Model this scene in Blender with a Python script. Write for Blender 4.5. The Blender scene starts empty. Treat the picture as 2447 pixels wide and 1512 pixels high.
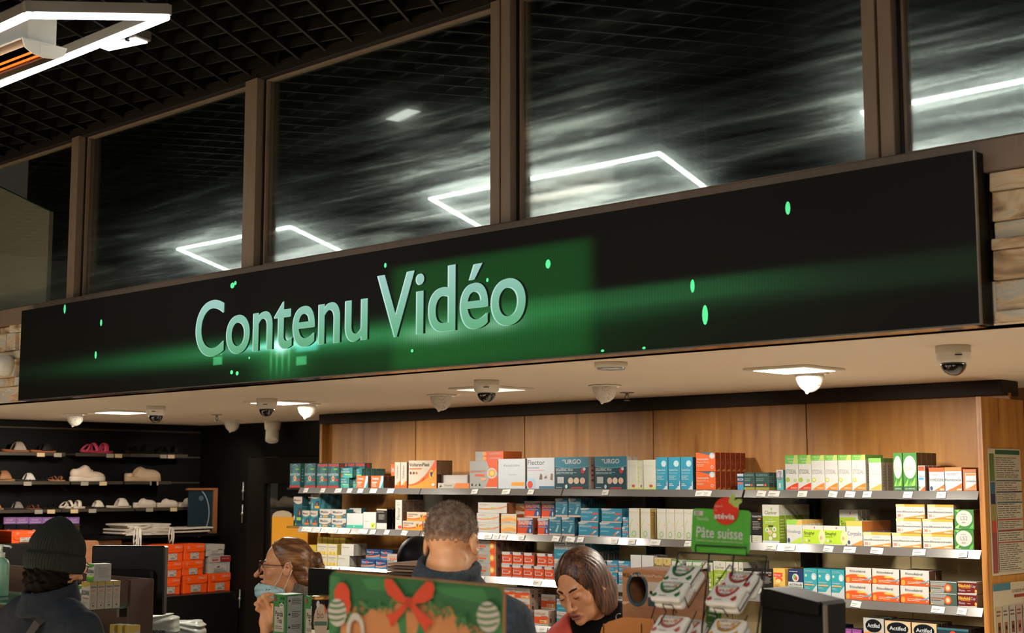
import bpy, bmesh, math, random
import numpy as np
from mathutils import Vector, Matrix, Euler

C = bpy.context.scene.collection
PI = math.pi
R = math.radians
random.seed(7)
NP = np.random.RandomState(3)

# ------------------------------------------------------------------ camera, world, exposure
sc = bpy.context.scene
cam_d = bpy.data.cameras.new('camera')
cam = bpy.data.objects.new('camera', cam_d)
C.objects.link(cam)
cam_d.sensor_width = 36.0
cam_d.lens = 36.0 * 3350 / 2447
cam.location = (0, 0, 1.82)
cam.rotation_euler = (R(90 + 6.674), 0, R(43.35))
cam_d.clip_start = 0.05
cam_d.clip_end = 60
cam_d.dof.use_dof = True
cam_d.dof.focus_distance = 6.0
cam_d.dof.aperture_fstop = 4.5
sc.camera = cam
sc.view_settings.view_transform = 'Standard'
sc.view_settings.look = 'None'
sc.view_settings.exposure = 0.0
sc.view_settings.gamma = 1.0
sc.view_settings.use_curve_mapping = False
wd = bpy.data.worlds.new('store_ambient')
sc.world = wd
wd.use_nodes = True
bg = wd.node_tree.nodes['Background']
bg.inputs[0].default_value = (1.0, 0.86, 0.70, 1)
bg.inputs[1].default_value = 0.035

def lamp(name, kind, loc, energy, color=(1, .85, .68), target=None, size=.1, spot=60, blend=.6, sy=None):
    d = bpy.data.lights.new(name, kind)
    d.energy = energy
    d.color = color
    if kind == 'AREA':
        d.size = size
        if sy:
            d.shape = 'RECTANGLE'
            d.size_y = sy
    else:
        d.shadow_soft_size = size
    if kind == 'SPOT':
        d.spot_size = R(spot)
        d.spot_blend = blend
    o = bpy.data.objects.new(name, d)
    C.objects.link(o)
    o.location = loc
    if target is not None:
        o.rotation_euler = (Vector(target) - Vector(loc)).to_track_quat('-Z', 'Y').to_euler()
    return o

WARM = (1.0, .80, .58)
NEUT = (1.0, .92, .82)
# unseen fill lamps added on the hall side for facade, counters, people and floor bounce
for hx, tx, ty, he in ((-2.4, -2.8, 3.2, 5), (.6, -2.2, 2.6, 9), (-5.8, -5.5, 4.6, 6)):
    h = lamp('hall_fill', 'AREA', (hx, -.3, 3.25), he, NEUT, (tx, ty, 1.1), .9)  # added fill towards counters and people from the camera side
    h.data.spread = R(64)
for hx in (-7.4, -5.9, -4.4, -2.9, -1.5):
    lamp('fill_spot', 'SPOT', (hx, .2, 3.3), 60, NEUT, (hx, 3.8, 1.95), .05, 33, .8)  # added spots; their cone edges leave the mullion tops darker
lamp('fill_spot', 'SPOT', (-1.3, .4, 3.3), 85, NEUT, (-3.05, 2.95, 1.55), .05, 16, .8)  # added narrow spot that brightens the man in fleece
for hx in (-8.2, -5.6, -3.0, -.4):
    h = lamp('floor_bounce_fill', 'AREA', (hx, .55, 3.3), 80, NEUT, (hx, .55, 0), .6)  # added; its floor bounce brightens the low ceiling
    h.data.spread = R(75)

# ------------------------------------------------------------------ materials
_m = {}
def lin(h):
    if not isinstance(h, str):
        return tuple(h)
    h = h.lstrip('#')
    return tuple(((c / 255 + .055) / 1.055) ** 2.4 if c / 255 > .04045 else c / 255 / 12.92 for c in (int(h[i:i + 2], 16) for i in (0, 2, 4)))

def board(h):
    """carton board and ink reflect less than the nominal swatch"""
    c = lin(h)
    k = .58 if min(c) > .38 else .78
    return tuple(round(v * k, 4) for v in c)

def newmat(name):
    m = bpy.data.materials.new(name)
    m.use_nodes = True
    nt = m.node_tree
    return m, nt, nt.nodes['Principled BSDF']

def nd(nt, t, **kw):
    n = nt.nodes.new(t)
    for k, v in kw.items():
        if k in n.inputs.keys():
            n.inputs[k].default_value = v
        else:
            setattr(n, k, v)
    return n

def mat(h, rough=.5, metal=0., emit=0., var=.06, scale=40., bump=0., coat=0., name=None):
    """plain coloured material with a little procedural mottling"""
    key = (h, rough, metal, emit, var, scale, bump, coat)
    if key in _m:
        return _m[key]
    m, nt, p = newmat(name or 'paint_%s' % (h if isinstance(h, str) else 'x'))
    c = lin(h)
    p.inputs['Roughness'].default_value = rough
    p.inputs['Metallic'].default_value = metal
    p.inputs['Coat Weight'].default_value = coat
    if max(c) < .03 and rough >= .45:
        p.inputs['Specular IOR Level'].default_value = .15      # matt black finishes
    if emit:
        p.inputs['Base Color'].default_value = (*c, 1)
        p.inputs['Emission Color'].default_value = (*c, 1)
        p.inputs['Emission Strength'].default_value = emit
    else:
        tc = nd(nt, 'ShaderNodeTexCoord')
        n = nd(nt, 'ShaderNodeTexNoise', Scale=scale, Detail=4.)
        nt.links.new(tc.outputs['Object'], n.inputs['Vector'])
        mx = nd(nt, 'ShaderNodeMix', data_type='RGBA')
        mx.inputs[6].default_value = (*[max(0, x * (1 - var)) for x in c], 1)
        mx.inputs[7].default_value = (*[min(1, x * (1 + var)) for x in c], 1)
        nt.links.new(n.outputs['Fac'], mx.inputs[0])
        nt.links.new(mx.outputs[2], p.inputs['Base Color'])
        if bump:
            b = nd(nt, 'ShaderNodeBump', Strength=bump, Distance=.01)
            nt.links.new(n.outputs['Fac'], b.inputs['Height'])
            nt.links.new(b.outputs[0], p.inputs['Normal'])
    _m[key] = m
    return m

def ramp(nt, stops):
    r = nd(nt, 'ShaderNodeValToRGB')
    e = r.color_ramp.elements
    while len(e) < len(stops):
        e.new(.5)
    for i, (p, c) in enumerate(stops):
        e[i].position = p
        e[i].color = (*lin(c), 1)
    return r

def noise_mat(name, stops, scale=(1, 1, 1), nscale=5., detail=6., rough=.5, bump=0., dist=0., sss=0., metal=0., rot=(0, 0, 0), aniso=0., obj_random=0.):
    """stretched noise run through a colour ramp: wood, stone, hair, cloth, skin"""
    m, nt, p = newmat(name)
    tc = nd(nt, 'ShaderNodeTexCoord')
    mp = nd(nt, 'ShaderNodeMapping')
    mp.inputs['Scale'].default_value = scale
    mp.inputs['Rotation'].default_value = rot
    nt.links.new(tc.outputs['Object'], mp.inputs['Vector'])
    src = mp.outputs[0]
    if obj_random:
        oi = nd(nt, 'ShaderNodeObjectInfo')
        ml = nd(nt, 'ShaderNodeMath', operation='MULTIPLY')
        ml.inputs[1].default_value = obj_random
        nt.links.new(oi.outputs['Random'], ml.inputs[0])
        va = nd(nt, 'ShaderNodeVectorMath', operation='ADD')
        nt.links.new(src, va.inputs[0])
        nt.links.new(ml.outputs[0], va.inputs[1])
        src = va.outputs[0]
    n = nd(nt, 'ShaderNodeTexNoise', Scale=nscale, Detail=detail, Distortion=dist)
    nt.links.new(src, n.inputs['Vector'])
    r = ramp(nt, stops)
    nt.links.new(n.outputs['Fac'], r.inputs[0])
    nt.links.new(r.outputs[0], p.inputs['Base Color'])
    p.inputs['Roughness'].default_value = rough
    p.inputs['Metallic'].default_value = metal
    if sss:
        p.inputs['Subsurface Weight'].default_value = sss
        p.inputs['Subsurface Radius'].default_value = (.012, .005, .003)
    if bump:
        b = nd(nt, 'ShaderNodeBump', Strength=bump, Distance=.01)
        nt.links.new(n.outputs['Fac'], b.inputs['Height'])
        nt.links.new(b.outputs[0], p.inputs['Normal'])
    return m

# ------------------------------------------------------------------ mesh building
class MB:
    def __init__(s):
        s.v, s.f, s.mi, s.mats = [], [], [], []
    def slot(s, m):
        if m not in s.mats:
            s.mats.append(m)
        return s.mats.index(m)
    def add(s, vs, fs, m=None):
        o = len(s.v)
        s.v += [tuple(v) for v in vs]
        k = s.slot(m) if m else 0
        for f in fs:
            s.f.append([i + o for i in f])
            s.mi.append(k)
    def box(s, x0, y0, z0, x1, y1, z1, m=None):
        s.add([(x0, y0, z0), (x1, y0, z0), (x1, y1, z0), (x0, y1, z0), (x0, y0, z1), (x1, y0, z1), (x1, y1, z1), (x0, y1, z1)],
              [(0, 3, 2, 1), (4, 5, 6, 7), (0, 1, 5, 4), (1, 2, 6, 5), (2, 3, 7, 6), (3, 0, 4, 7)], m)
        return s
    def cbox(s, x0, y0, z0, x1, y1, z1, m=None, b=.004):
        """box with chamfered edges"""
        bm = bmesh.new()
        bmesh.ops.create_cube(bm, size=1)
        for v in bm.verts:
            v.co = ((x0 + x1) / 2 + v.co.x * (x1 - x0), (y0 + y1) / 2 + v.co.y * (y1 - y0), (z0 + z1) / 2 + v.co.z * (z1 - z0))
        bmesh.ops.bevel(bm, geom=bm.edges[:], offset=b, segments=1, affect='EDGES', profile=.5)
        bm.verts.index_update()
        s.add([v.co[:] for v in bm.verts], [[v.index for v in f.verts] for f in bm.faces], m)
        bm.free()
        return s
    def tube(s, pts, r, m=None, n=8, closed=False, cap=True):
        pts = [Vector(p) for p in pts]
        L = len(pts)
        rs = r if isinstance(r, (list, tuple)) else [r] * L
        vs, fs = [], []
        prev = None
        for i, p in enumerate(pts):
            if closed:
                t = pts[(i + 1) % L] - pts[i - 1]
            else:
                t = pts[min(i + 1, L - 1)] - pts[max(i - 1, 0)]
            t.normalize()
            if prev is None:
                a = t.orthogonal().normalized()
            else:
                a = (prev - t * prev.dot(t)).normalized()
            prev = a
            b = t.cross(a)
            for k in range(n):
                an = 2 * PI * k / n
                vs.append(p + (a * math.cos(an) + b * math.sin(an)) * rs[i])
        for i in range(L if closed else L - 1):
            for k in range(n):
                j = (i + 1) % L
                fs.append((i * n + k, i * n + (k + 1) % n, j * n + (k + 1) % n, j * n + k))
        if cap and not closed:
            fs.append(tuple(range(n))[::-1])
            fs.append(tuple(range((L - 1) * n, L * n)))
        s.add(vs, fs, m)
        return s
    def lathe(s, prof, m=None, n=24, c=(0, 0, 0), axis='z'):
        vs, fs = [], []
        for r, z in prof:
            for k in range(n):
                a = 2 * PI * k / n
                vs.append((c[0] + r * math.cos(a), c[1] + r * math.sin(a), c[2] + z))
        for i in range(len(prof) - 1):
            for k in range(n):
                fs.append((i * n + k, i * n + (k + 1) % n, (i + 1) * n + (k + 1) % n, (i + 1) * n + k))
        fs.append(tuple(range(n))[::-1])
        fs.append(tuple(range((len(prof) - 1) * n, len(prof) * n)))
        s.add(vs, fs, m)
        return s
    def prism(s, poly, y0, y1, m=None):
        """extrude an (x, z) outline from y0 to y1"""
        n = len(poly)
        vs = [(x, y0, z) for x, z in poly] + [(x, y1, z) for x, z in poly]
        fs = [tuple(range(n)), tuple(range(n, 2 * n))[::-1]] + [(i, n + i, n + (i + 1) % n, (i + 1) % n) for i in range(n)]
        s.add(vs, fs, m)
        return s
    def xf(s, M):
        M = Matrix(M)
        s.v = [tuple(M @ Vector(v)) for v in s.v]
        return s
    def mesh(s, name, smooth=False):
        me = bpy.data.meshes.new(name)
        me.from_pydata(s.v, [], s.f)
        for m in s.mats:
            me.materials.append(m)
        if len(s.mats) > 1:
            me.polygons.foreach_set('material_index', s.mi)
        bm = bmesh.new()
        bm.from_mesh(me)
        bmesh.ops.recalc_face_normals(bm, faces=bm.faces)
        bm.to_mesh(me)
        bm.free()
        if smooth:
            me.polygons.foreach_set('use_smooth', [True] * len(me.polygons))
        me.update()
        return me

def link(name, me, parent=None, loc=(0, 0, 0), rot=(0, 0, 0)):
    o = bpy.data.objects.new(name, me)
    C.objects.link(o)
    o.parent = parent
    o.location = loc
    o.rotation_euler = rot
    return o

def ob(name, mb, m=None, parent=None, smooth=False, loc=(0, 0, 0), rot=(0, 0, 0), label=None):
    if m is not None and not mb.mats:
        mb.mats.append(m)
    o = link(name, mb.mesh(name, smooth), parent, loc, rot)
    if label:
        o['label'] = label
    return o

def tag(o, label, cat, group=None):
    o['label'] = label
    o['category'] = cat
    if group:
        o['group'] = group
    return o

def thing(name, label, cat, loc=(0, 0, 0), rot=(0, 0, 0), group=None):
    return tag(link(name, None, None, loc, rot), label, cat, group)

def struct(o, label, cat='structure'):
    o['kind'] = 'structure'
    o['label'] = label
    o['category'] = cat
    return o

# ------------------------------------------------------------------ implicit surfaces (one continuous skin per figure)
def nv(a):
    return np.asarray(a, np.float32)

def ell(P, c, r, rot=None):
    q = P - nv(c)
    if rot is not None:
        q = q @ nv(rot)
    r = nv(r)
    k0 = np.linalg.norm(q / r, axis=-1)
    k1 = np.linalg.norm(q / (r * r), axis=-1) + 1e-9
    return k0 * (k0 - 1) / k1

def cap(P, a, b, ra, rb=None):
    rb = ra if rb is None else rb
    a, b = nv(a), nv(b)
    ba = b - a
    h = np.clip(((P - a) @ ba) / (ba @ ba + 1e-12), 0, 1)
    return np.linalg.norm(P - a - h[..., None] * ba, axis=-1) - (ra + (rb - ra) * h)

def chain(P, pts, rs, k=.01):
    d = None
    for i in range(len(pts) - 1):
        e = cap(P, pts[i], pts[i + 1], rs[i], rs[i + 1])
        d = e if d is None else smin(d, e, k)
    return d

def rbox(P, c, half, r=.01, rot=None):
    q = P - nv(c)
    if rot is not None:
        q = q @ nv(rot)
    q = np.abs(q) - nv(half) + r
    return np.linalg.norm(np.maximum(q, 0), axis=-1) + np.minimum(q.max(-1), 0) - r

def smin(a, b, k=.01):
    h = np.clip(.5 + .5 * (b - a) / k, 0, 1)
    return b + (a - b) * h - k * h * (1 - h)

def smax(a, b, k=.01):
    return -smin(-a, -b, k)

def rotm(x=0, y=0, z=0):
    return np.array(Euler((R(x), R(y), R(z))).to_matrix(), np.float32)

def nets(f, lo, hi, h):
    """surface nets: (verts, quads) of f = 0 sampled on a regular grid"""
    lo, hi = np.array(lo, float), np.array(hi, float)
    n = np.ceil((hi - lo) / h).astype(int) + 1
    ax = [lo[i] + h * np.arange(n[i]) for i in range(3)]
    G = np.stack(np.meshgrid(*ax, indexing='ij'), -1).astype(np.float32)
    F = f(G)
    del G
    S = F < 0
    m = n - 1
    cnt = np.zeros(m, np.int32)
    acc = np.zeros((*m, 3), np.float32)
    offs = [(i, j, k) for i in (0, 1) for j in (0, 1) for k in (0, 1)]
    sl = lambda o: tuple(slice(o[i], o[i] + m[i]) for i in range(3))
    for a in offs:
        for d in range(3):
            if a[d]:
                continue
            b = list(a)
            b[d] = 1
            fa, fb = F[sl(a)], F[sl(b)]
            x = S[sl(a)] != S[sl(b)]
            t = np.where(x, fa / np.where(fa == fb, 1, fa - fb), 0)
            cnt += x
            for q in range(3):
                acc[..., q] += np.where(x, a[q] + (t if q == d else 0), 0)
    act = cnt > 0
    idx = -np.ones(m, np.int64)
    idx[act] = np.arange(act.sum())
    base = np.argwhere(act)
    V = lo + h * (base + acc[act] / cnt[act][:, None])
    quads = []
    for d in range(3):
        u, w = [(1, 2), (2, 0), (0, 1)][d]
        s0 = [slice(None)] * 3
        s1 = [slice(None)] * 3
        s0[d] = slice(0, n[d] - 1)
        s1[d] = slice(1, n[d])
        A, B = S[tuple(s0)], S[tuple(s1)]
        e = np.argwhere(A != B)
        e = e[(e[:, u] > 0) & (e[:, w] > 0) & (e[:, u] < n[u] - 1) & (e[:, w] < n[w] - 1)]
        fl = A[tuple(e.T)]
        def g(du, dw):
            q = e.copy()
            q[:, u] -= du
            q[:, w] -= dw
            return idx[tuple(q.T)]
        Q = np.stack([g(1, 1), g(0, 1), g(0, 0), g(1, 0)], 1)
        Q[~fl] = Q[~fl][:, ::-1]
        quads.append(Q)
    Q = np.concatenate(quads)
    return V, Q[(Q >= 0).all(1)]

def sdf_mesh(name, f, lo, hi, h, mats, pick=None):
    V, Q = nets(f, lo, hi, h)
    me = bpy.data.meshes.new(name)
    me.from_pydata(V.tolist(), [], Q.tolist())
    for m in (mats if isinstance(mats, list) else [mats]):
        me.materials.append(m)
    if pick is not None:
        me.polygons.foreach_set('material_index', pick(V[Q].mean(1)).astype(np.int32))
    me.polygons.foreach_set('use_smooth', [True] * len(me.polygons))
    me.update()
    return me

# ------------------------------------------------------------------ flat print (lettering and artwork on cartons, cards and signs)
_glyph = {}
def glyphs(text, bold=0., res=3):
    """triangulated lettering of height 1 (capital height) as (verts, faces, width)"""
    key = (text, bold, res)
    if key not in _glyph:
        cu = bpy.data.curves.new('lettering', 'FONT')
        cu.body = text
        cu.resolution_u = res
        cu.offset = bold
        o = bpy.data.objects.new('lettering', cu)
        me = bpy.data.meshes.new_from_object(o)
        vs = np.array([v.co[:] for v in me.vertices]) if len(me.vertices) else np.zeros((1, 3))
        fs = [list(p.vertices) for p in me.polygons]
        vs = vs / .682
        x0 = vs[:, 0].min()
        vs[:, 0] -= x0
        _glyph[key] = (vs, fs, vs[:, 0].max())
        bpy.data.objects.remove(o)
        bpy.data.curves.remove(cu)
        bpy.data.meshes.remove(me)
    return _glyph[key]

def mesh_print(elems, w, h, rough=.45, step=.00022, emit=0.):
    """artwork on a w x h panel in the xz plane, facing -y; elements in unit coordinates"""
    mb = MB()
    k = 0
    for e in elems:
        k += 1
        y = -step * k
        t = e[0]
        M = lambda c: mat(board(c), rough, emit=emit)
        if t == 'r':
            _, u0, v0, u1, v1, c = e
            mb.add([(u0 * w, y, v0 * h), (u1 * w, y, v0 * h), (u1 * w, y, v1 * h), (u0 * w, y, v1 * h)], [(0, 1, 2, 3)], M(c))
        elif t == 'e':
            _, cx, cy, rx, ry, c = e
            n = 18
            mb.add([((cx + rx * math.cos(2 * PI * i / n)) * w, y, cy * h + ry * math.sin(2 * PI * i / n) * (h if ry > 0 else -w)) for i in range(n)], [tuple(range(n))], M(c))
        elif t == 'ring':
            _, cx, cy, rx, ry, c, th, a0, a1 = e
            n = 24
            vs, fs = [], []
            for i in range(n + 1):
                a = R(a0 + (a1 - a0) * i / n)
                for q in (1, 1 - th):
                    vs.append(((cx + rx * q * math.cos(a)) * w, y, (cy + ry * q * math.sin(a)) * h))
            for i in range(n):
                fs.append((2 * i, 2 * i + 2, 2 * i + 3, 2 * i + 1))
            mb.add(vs, fs, M(c))
        elif t == 'p':
            _, pts, c = e
            mb.add([(u * w, y, v * h) for u, v in pts], [tuple(range(len(pts)))], M(c))
        elif t == 'w':
            # band between two curves given as lists of heights
            _, lo, hi, c = e[:4]
            n = 12
            ev = lambda ys, q: float(np.interp(q, np.linspace(0, 1, len(ys)), ys)) if len(ys) != 3 else (ys[0] * (1 - q) ** 2 + 2 * ys[1] * q * (1 - q) + ys[2] * q * q)
            u0, u1 = e[4:6] if len(e) > 4 else (0, 1)
            vs, fs = [], []
            for i in range(n + 1):
                q = i / n
                u = u0 + (u1 - u0) * q
                vs += [(u * w, y, ev(lo, q) * h), (u * w, y, ev(hi, q) * h)]
            for i in range(n):
                fs.append((2 * i, 2 * i + 2, 2 * i + 3, 2 * i + 1))
            mb.add(vs, fs, M(c))
        elif t == 't':
            # text, u, v, cap height (fraction of h), colour, width (fraction of w or 0), bold
            _, s, u, v, ch, c = e[:6]
            fw = e[6] if len(e) > 6 else 0
            bold = e[7] if len(e) > 7 else 0.
            vs, fs, gw = glyphs(s, bold)
            sz = ch * h
            sx = fw * w / gw if fw else sz
            rot = len(e) > 8 and e[8]
            if rot:     # reads upwards
                sx = fw * h / gw if fw else ch * w
                mb.add([(u * w - q[1] * ch * w, y, v * h + q[0] * sx) for q in vs], fs, M(c))
            else:
                mb.add([(u * w + q[0] * sx, y, v * h + q[1] * sz) for q in vs], fs, M(c))
        elif t == 'l':
            # block of small print: rows of broken hairlines
            _, u0, v0, u1, v1, n, c = e
            rr = random.Random(int(u0 * 97 + v0 * 131 + n))
            vs, fs = [], []
            for i in range(n):
                z = v1 - (v1 - v0) * (i + .5) / n
                hh = (v1 - v0) / n * .22
                u = u0
                end = u1 - (u1 - u0) * (rr.random() * .35)
                while u < end:
                    l = min(end - u, (u1 - u0) * (.1 + .25 * rr.random()))
                    b = len(vs)
                    vs += [(u * w, y, (z - hh) * h), ((u + l) * w, y, (z - hh) * h), ((u + l) * w, y, (z + hh) * h), (u * w, y, (z + hh) * h)]
                    fs.append((b, b + 1, b + 2, b + 3))
                    u += l + (u1 - u0) * .03
            mb.add(vs, fs, M(c))
    # the artwork faces -y: build without recalculating orientation
    me = bpy.data.meshes.new('print')
    me.from_pydata(mb.v, [], mb.f)
    for m in mb.mats:
        me.materials.append(m)
    me.polygons.foreach_set('material_index', mb.mi)
    me.update()
    return me

# ------------------------------------------------------------------ the setting
YF, ZC, YB = 3.80, 2.26, 6.52          # facade plane, low ceiling height, rear wall
XW = -9.6                              # slatted side wall

m_ceil = mat('#e0d2bd', .7, var=.03, scale=3., name='ceiling_paint')
m_brown = noise_mat('mullion_brown', [(0, '#705a48'), (1, '#84705a')], (1, 1, .2), 30, 4, rough=.5)
m_dark = mat('#070604', .6, var=.15, scale=20, name='dark_laminate')
m_black = mat('#0a0a09', .35, name='black_plastic')
m_white = mat('#d9d2c4', .45, var=.02, name='white_plastic')
m_steel = mat('#8d8b86', .35, metal=.9, var=.1, name='brushed_steel')

struct(ob('ceiling', MB().box(-9.7, YF, ZC, 1.5, 7.2, ZC + .12), m_ceil), 'cream lowered ceiling behind the facade')
struct(ob('floor', MB().box(-12, -4, -.1, 3, 7.4, 0), mat('#ddd0bc', .35, var=.05, scale=2., name='floor_tile')), 'beige tiled shop floor')
wb = struct(ob('wall_back', MB().box(-7.9, YB + .02, 0, 1.5, YB + .12, ZC), mat('#8a5c37', .7, name='brown_paint')), 'brown rear wall behind the wooden display')

# stone cladding left and right of the display screen
m_stone = noise_mat('stone_cladding', [(.25, '#6a543f'), (.38, '#b08f68'), (.5, '#cdb592'), (.6, '#b0aa9a'), (.75, '#dccdb2')], (1, 1, 2.6), 5., 9, rough=.8, bump=.5, dist=1.5, obj_random=60.)
sw = struct(ob('wall_facade', MB().box(-9.7, YF + .04, ZC, 1.5, YF + .14, 2.70), mat('#3a2f25', .9, name='mortar')), 'facade wall clad in split stone between ceiling and windows')
def stones(x0, x1, seed):
    rr = random.Random(seed)
    z = ZC
    hs = []
    while z < 2.68:
        h = rr.choice([.028, .034, .05, .062, .085, .1])
        if z + h > 2.66:
            h = 2.69 - z
        hs.append((z, h))
        z += h
    for z, h in hs:
        x = x0 - rr.random() * .2
        while x < x1:
            w = rr.uniform(.1, .34)
            a, b = max(x, x0), min(x + w, x1)
            if b - a > .01:
                d = rr.uniform(.004, .034)
                mb = MB().cbox(a + .001, YF - d, z + .001, b - .001, YF + .045, z + h - .001, b=.003)
                mb.v = [(p[0], p[1] + (rr.uniform(-.005, .005) if p[1] < YF else 0), p[2]) for p in mb.v]
                ob('stone', mb, m_stone, sw)
            x += w
stones(-1.70, -.7, 3)
stones(-8.6, -7.2, 5)
sill = struct(ob('trim_1', MB().cbox(-9.7, YF - .035, 2.69, 1.5, YF + .06, 2.785), m_brown), 'brown metal sill rail along the foot of the windows')
struct(ob('trim_2', MB().cbox(-9.7, YF - .02, 3.66, 1.5, YF + .06, 3.72), mat('#241d18', .6, name='head_shade_brown')), 'head rail above the windows, coloured dark for shade')  # shade at the window tops is put into this dark brown

# window panes: dark room behind, wiped and greasy glass that smears the reflected lamps
gm, nt, p = newmat('smeared_glass')
nt.nodes.remove(p)
out = nt.nodes['Material Output']
tc = nd(nt, 'ShaderNodeTexCoord')
mp = nd(nt, 'ShaderNodeMapping')
mp.inputs['Scale'].default_value = (.5, 1, 8.5)
mp.inputs['Rotation'].default_value = (0, R(9), 0)
nt.links.new(tc.outputs['Object'], mp.inputs[0])
n1 = nd(nt, 'ShaderNodeTexNoise', Scale=2.1, Detail=10., Distortion=.35, Roughness=.62)
nt.links.new(mp.outputs[0], n1.inputs['Vector'])
n2 = nd(nt, 'ShaderNodeTexNoise', Scale=1.3, Detail=2.)
nt.links.new(tc.outputs['Object'], n2.inputs['Vector'])
r1 = ramp(nt, [(.34, '#2c2c2c'), (.5, '#767676'), (.68, '#e4e4e4')])
r2 = ramp(nt, [(.3, '#8a8a8a'), (.65, '#ffffff')])
nt.links.new(n1.outputs['Fac'], r1.inputs[0])
nt.links.new(n2.outputs['Fac'], r2.inputs[0])
# wiped smears set where the lamp glow gathers, so the mask paints that glow
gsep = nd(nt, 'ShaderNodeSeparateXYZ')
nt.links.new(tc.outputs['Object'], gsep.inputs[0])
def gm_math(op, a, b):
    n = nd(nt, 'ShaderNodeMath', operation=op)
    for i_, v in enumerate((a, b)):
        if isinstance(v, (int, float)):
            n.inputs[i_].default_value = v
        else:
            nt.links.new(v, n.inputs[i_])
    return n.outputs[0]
smear_glow = None
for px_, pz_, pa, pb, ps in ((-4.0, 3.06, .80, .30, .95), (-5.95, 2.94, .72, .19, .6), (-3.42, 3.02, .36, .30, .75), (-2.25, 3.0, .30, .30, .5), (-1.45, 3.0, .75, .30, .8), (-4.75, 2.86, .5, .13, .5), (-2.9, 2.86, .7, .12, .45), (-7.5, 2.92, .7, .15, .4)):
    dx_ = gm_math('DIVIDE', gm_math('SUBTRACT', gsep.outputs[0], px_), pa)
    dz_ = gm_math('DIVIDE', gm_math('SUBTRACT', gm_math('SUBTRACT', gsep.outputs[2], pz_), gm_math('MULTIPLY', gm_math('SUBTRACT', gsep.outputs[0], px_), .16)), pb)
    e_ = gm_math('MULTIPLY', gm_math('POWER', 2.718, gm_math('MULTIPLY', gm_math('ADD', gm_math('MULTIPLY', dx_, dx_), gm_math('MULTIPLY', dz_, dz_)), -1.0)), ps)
    smear_glow = e_ if smear_glow is None else gm_math('ADD', smear_glow, e_)
smear_glow = gm_math('ADD', smear_glow, .05)
mm = nd(nt, 'ShaderNodeMix', data_type='RGBA', blend_type='MULTIPLY')
mm.inputs[0].default_value = 1
nt.links.new(r1.outputs[0], mm.inputs[6])
nt.links.new(r2.outputs[0], mm.inputs[7])
tint = nd(nt, 'ShaderNodeMix', data_type='RGBA', blend_type='MULTIPLY')
tint.inputs[0].default_value = 1
tint.inputs[7].default_value = (1.35, 1.46, 1.33, 1)
nt.links.new(mm.outputs[2], tint.inputs[6])
gs = nd(nt, 'ShaderNodeBsdfGlossy', Roughness=.004)
gs.inputs['Color'].default_value = (.085, .09, .088, 1)
gr = nd(nt, 'ShaderNodeBsdfGlossy', Roughness=.25)
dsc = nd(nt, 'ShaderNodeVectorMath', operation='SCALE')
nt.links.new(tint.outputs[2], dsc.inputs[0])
nt.links.new(smear_glow, dsc.inputs['Scale'])
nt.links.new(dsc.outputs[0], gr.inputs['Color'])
gr2 = nd(nt, 'ShaderNodeBsdfGlossy', Roughness=.12)
gr2.inputs['Color'].default_value = (.07, .078, .072, 1)
tr = nd(nt, 'ShaderNodeBsdfTransparent')
tr.inputs['Color'].default_value = (.8, .82, .8, 1)
def addsh(a, b):
    s = nd(nt, 'ShaderNodeAddShader')
    nt.links.new(a, s.inputs[0])
    nt.links.new(b, s.inputs[1])
    return s.outputs[0]
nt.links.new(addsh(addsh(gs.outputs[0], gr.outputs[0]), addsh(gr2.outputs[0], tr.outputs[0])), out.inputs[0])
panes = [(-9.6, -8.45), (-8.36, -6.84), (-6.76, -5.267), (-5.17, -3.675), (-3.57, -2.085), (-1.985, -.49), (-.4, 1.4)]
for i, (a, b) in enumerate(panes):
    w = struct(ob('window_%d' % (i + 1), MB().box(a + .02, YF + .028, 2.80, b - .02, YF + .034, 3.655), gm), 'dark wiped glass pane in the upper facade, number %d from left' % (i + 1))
    fr = MB()
    for x0, x1, z0, z1 in ((a, a + .02, 2.785, 3.67), (b - .02, b, 2.785, 3.67), (a + .02, b - .02, 2.785, 2.80), (a + .02, b - .02, 3.655, 3.67)):
        fr.box(x0, YF + .012, z0, x1, YF + .05, z1)
    ob('window_frame', fr, m_brown, w)
    ob('gasket', MB().box(a + .001, YF + .005, 2.79, a + .011, YF + .013, 3.66), m_black, w)
k = 3
for a, b, dbl in ((-8.45, -8.36, 0), (-6.84, -6.76, 0), (-5.267, -5.17, 0), (-3.675, -3.57, 1), (-2.085, -1.985, 1), (-.49, -.4, 1)):
    mb = MB()
    c = (a + b) / 2
    mb.cbox(a, YF - .03, 2.785, c - (.004 if dbl else .001), YF + .055, 3.665, b=.002)
    mb.cbox(c + (.004 if dbl else .001), YF - .03 - (.004 if not dbl else 0), 2.785, b, YF + .055, 3.665, b=.002)
    mb.box(c - .006, YF - .01, 2.785, c + .006, YF + .05, 3.665)
    struct(ob('trim_%d' % k, mb, m_brown), 'brown metal mullion between two dark window panes, number %d from left' % (k - 2))
    k += 1
# dark space behind the glass, and an added board imitating a pale reflection
struct(ob('wall_behind_glass', MB().box(-9.7, 5.0, 2.45, 1.5, 5.05, 4.4), mat('#0b0b0a', .95, name='plenum_black')), 'black wall of the dark space behind the windows')
t = tag(ob('reflection_board', MB().prism([(-8.35, 2.80), (-7.25, 2.80), (-7.25, 3.33), (-8.35, 3.74)], YF + .075, YF + .10), mat('#9c907a', .8, name='reflection_board')),
        'added pale grey board with slanted top, imitating a reflection in the leftmost window pane', 'board')
struct(ob('wall_plenum', MB().box(-12, -4, 4.35, 3, 5.05, 4.45), mat('#060605', 1., name='plenum')), 'black roof above the open grid ceiling')

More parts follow.
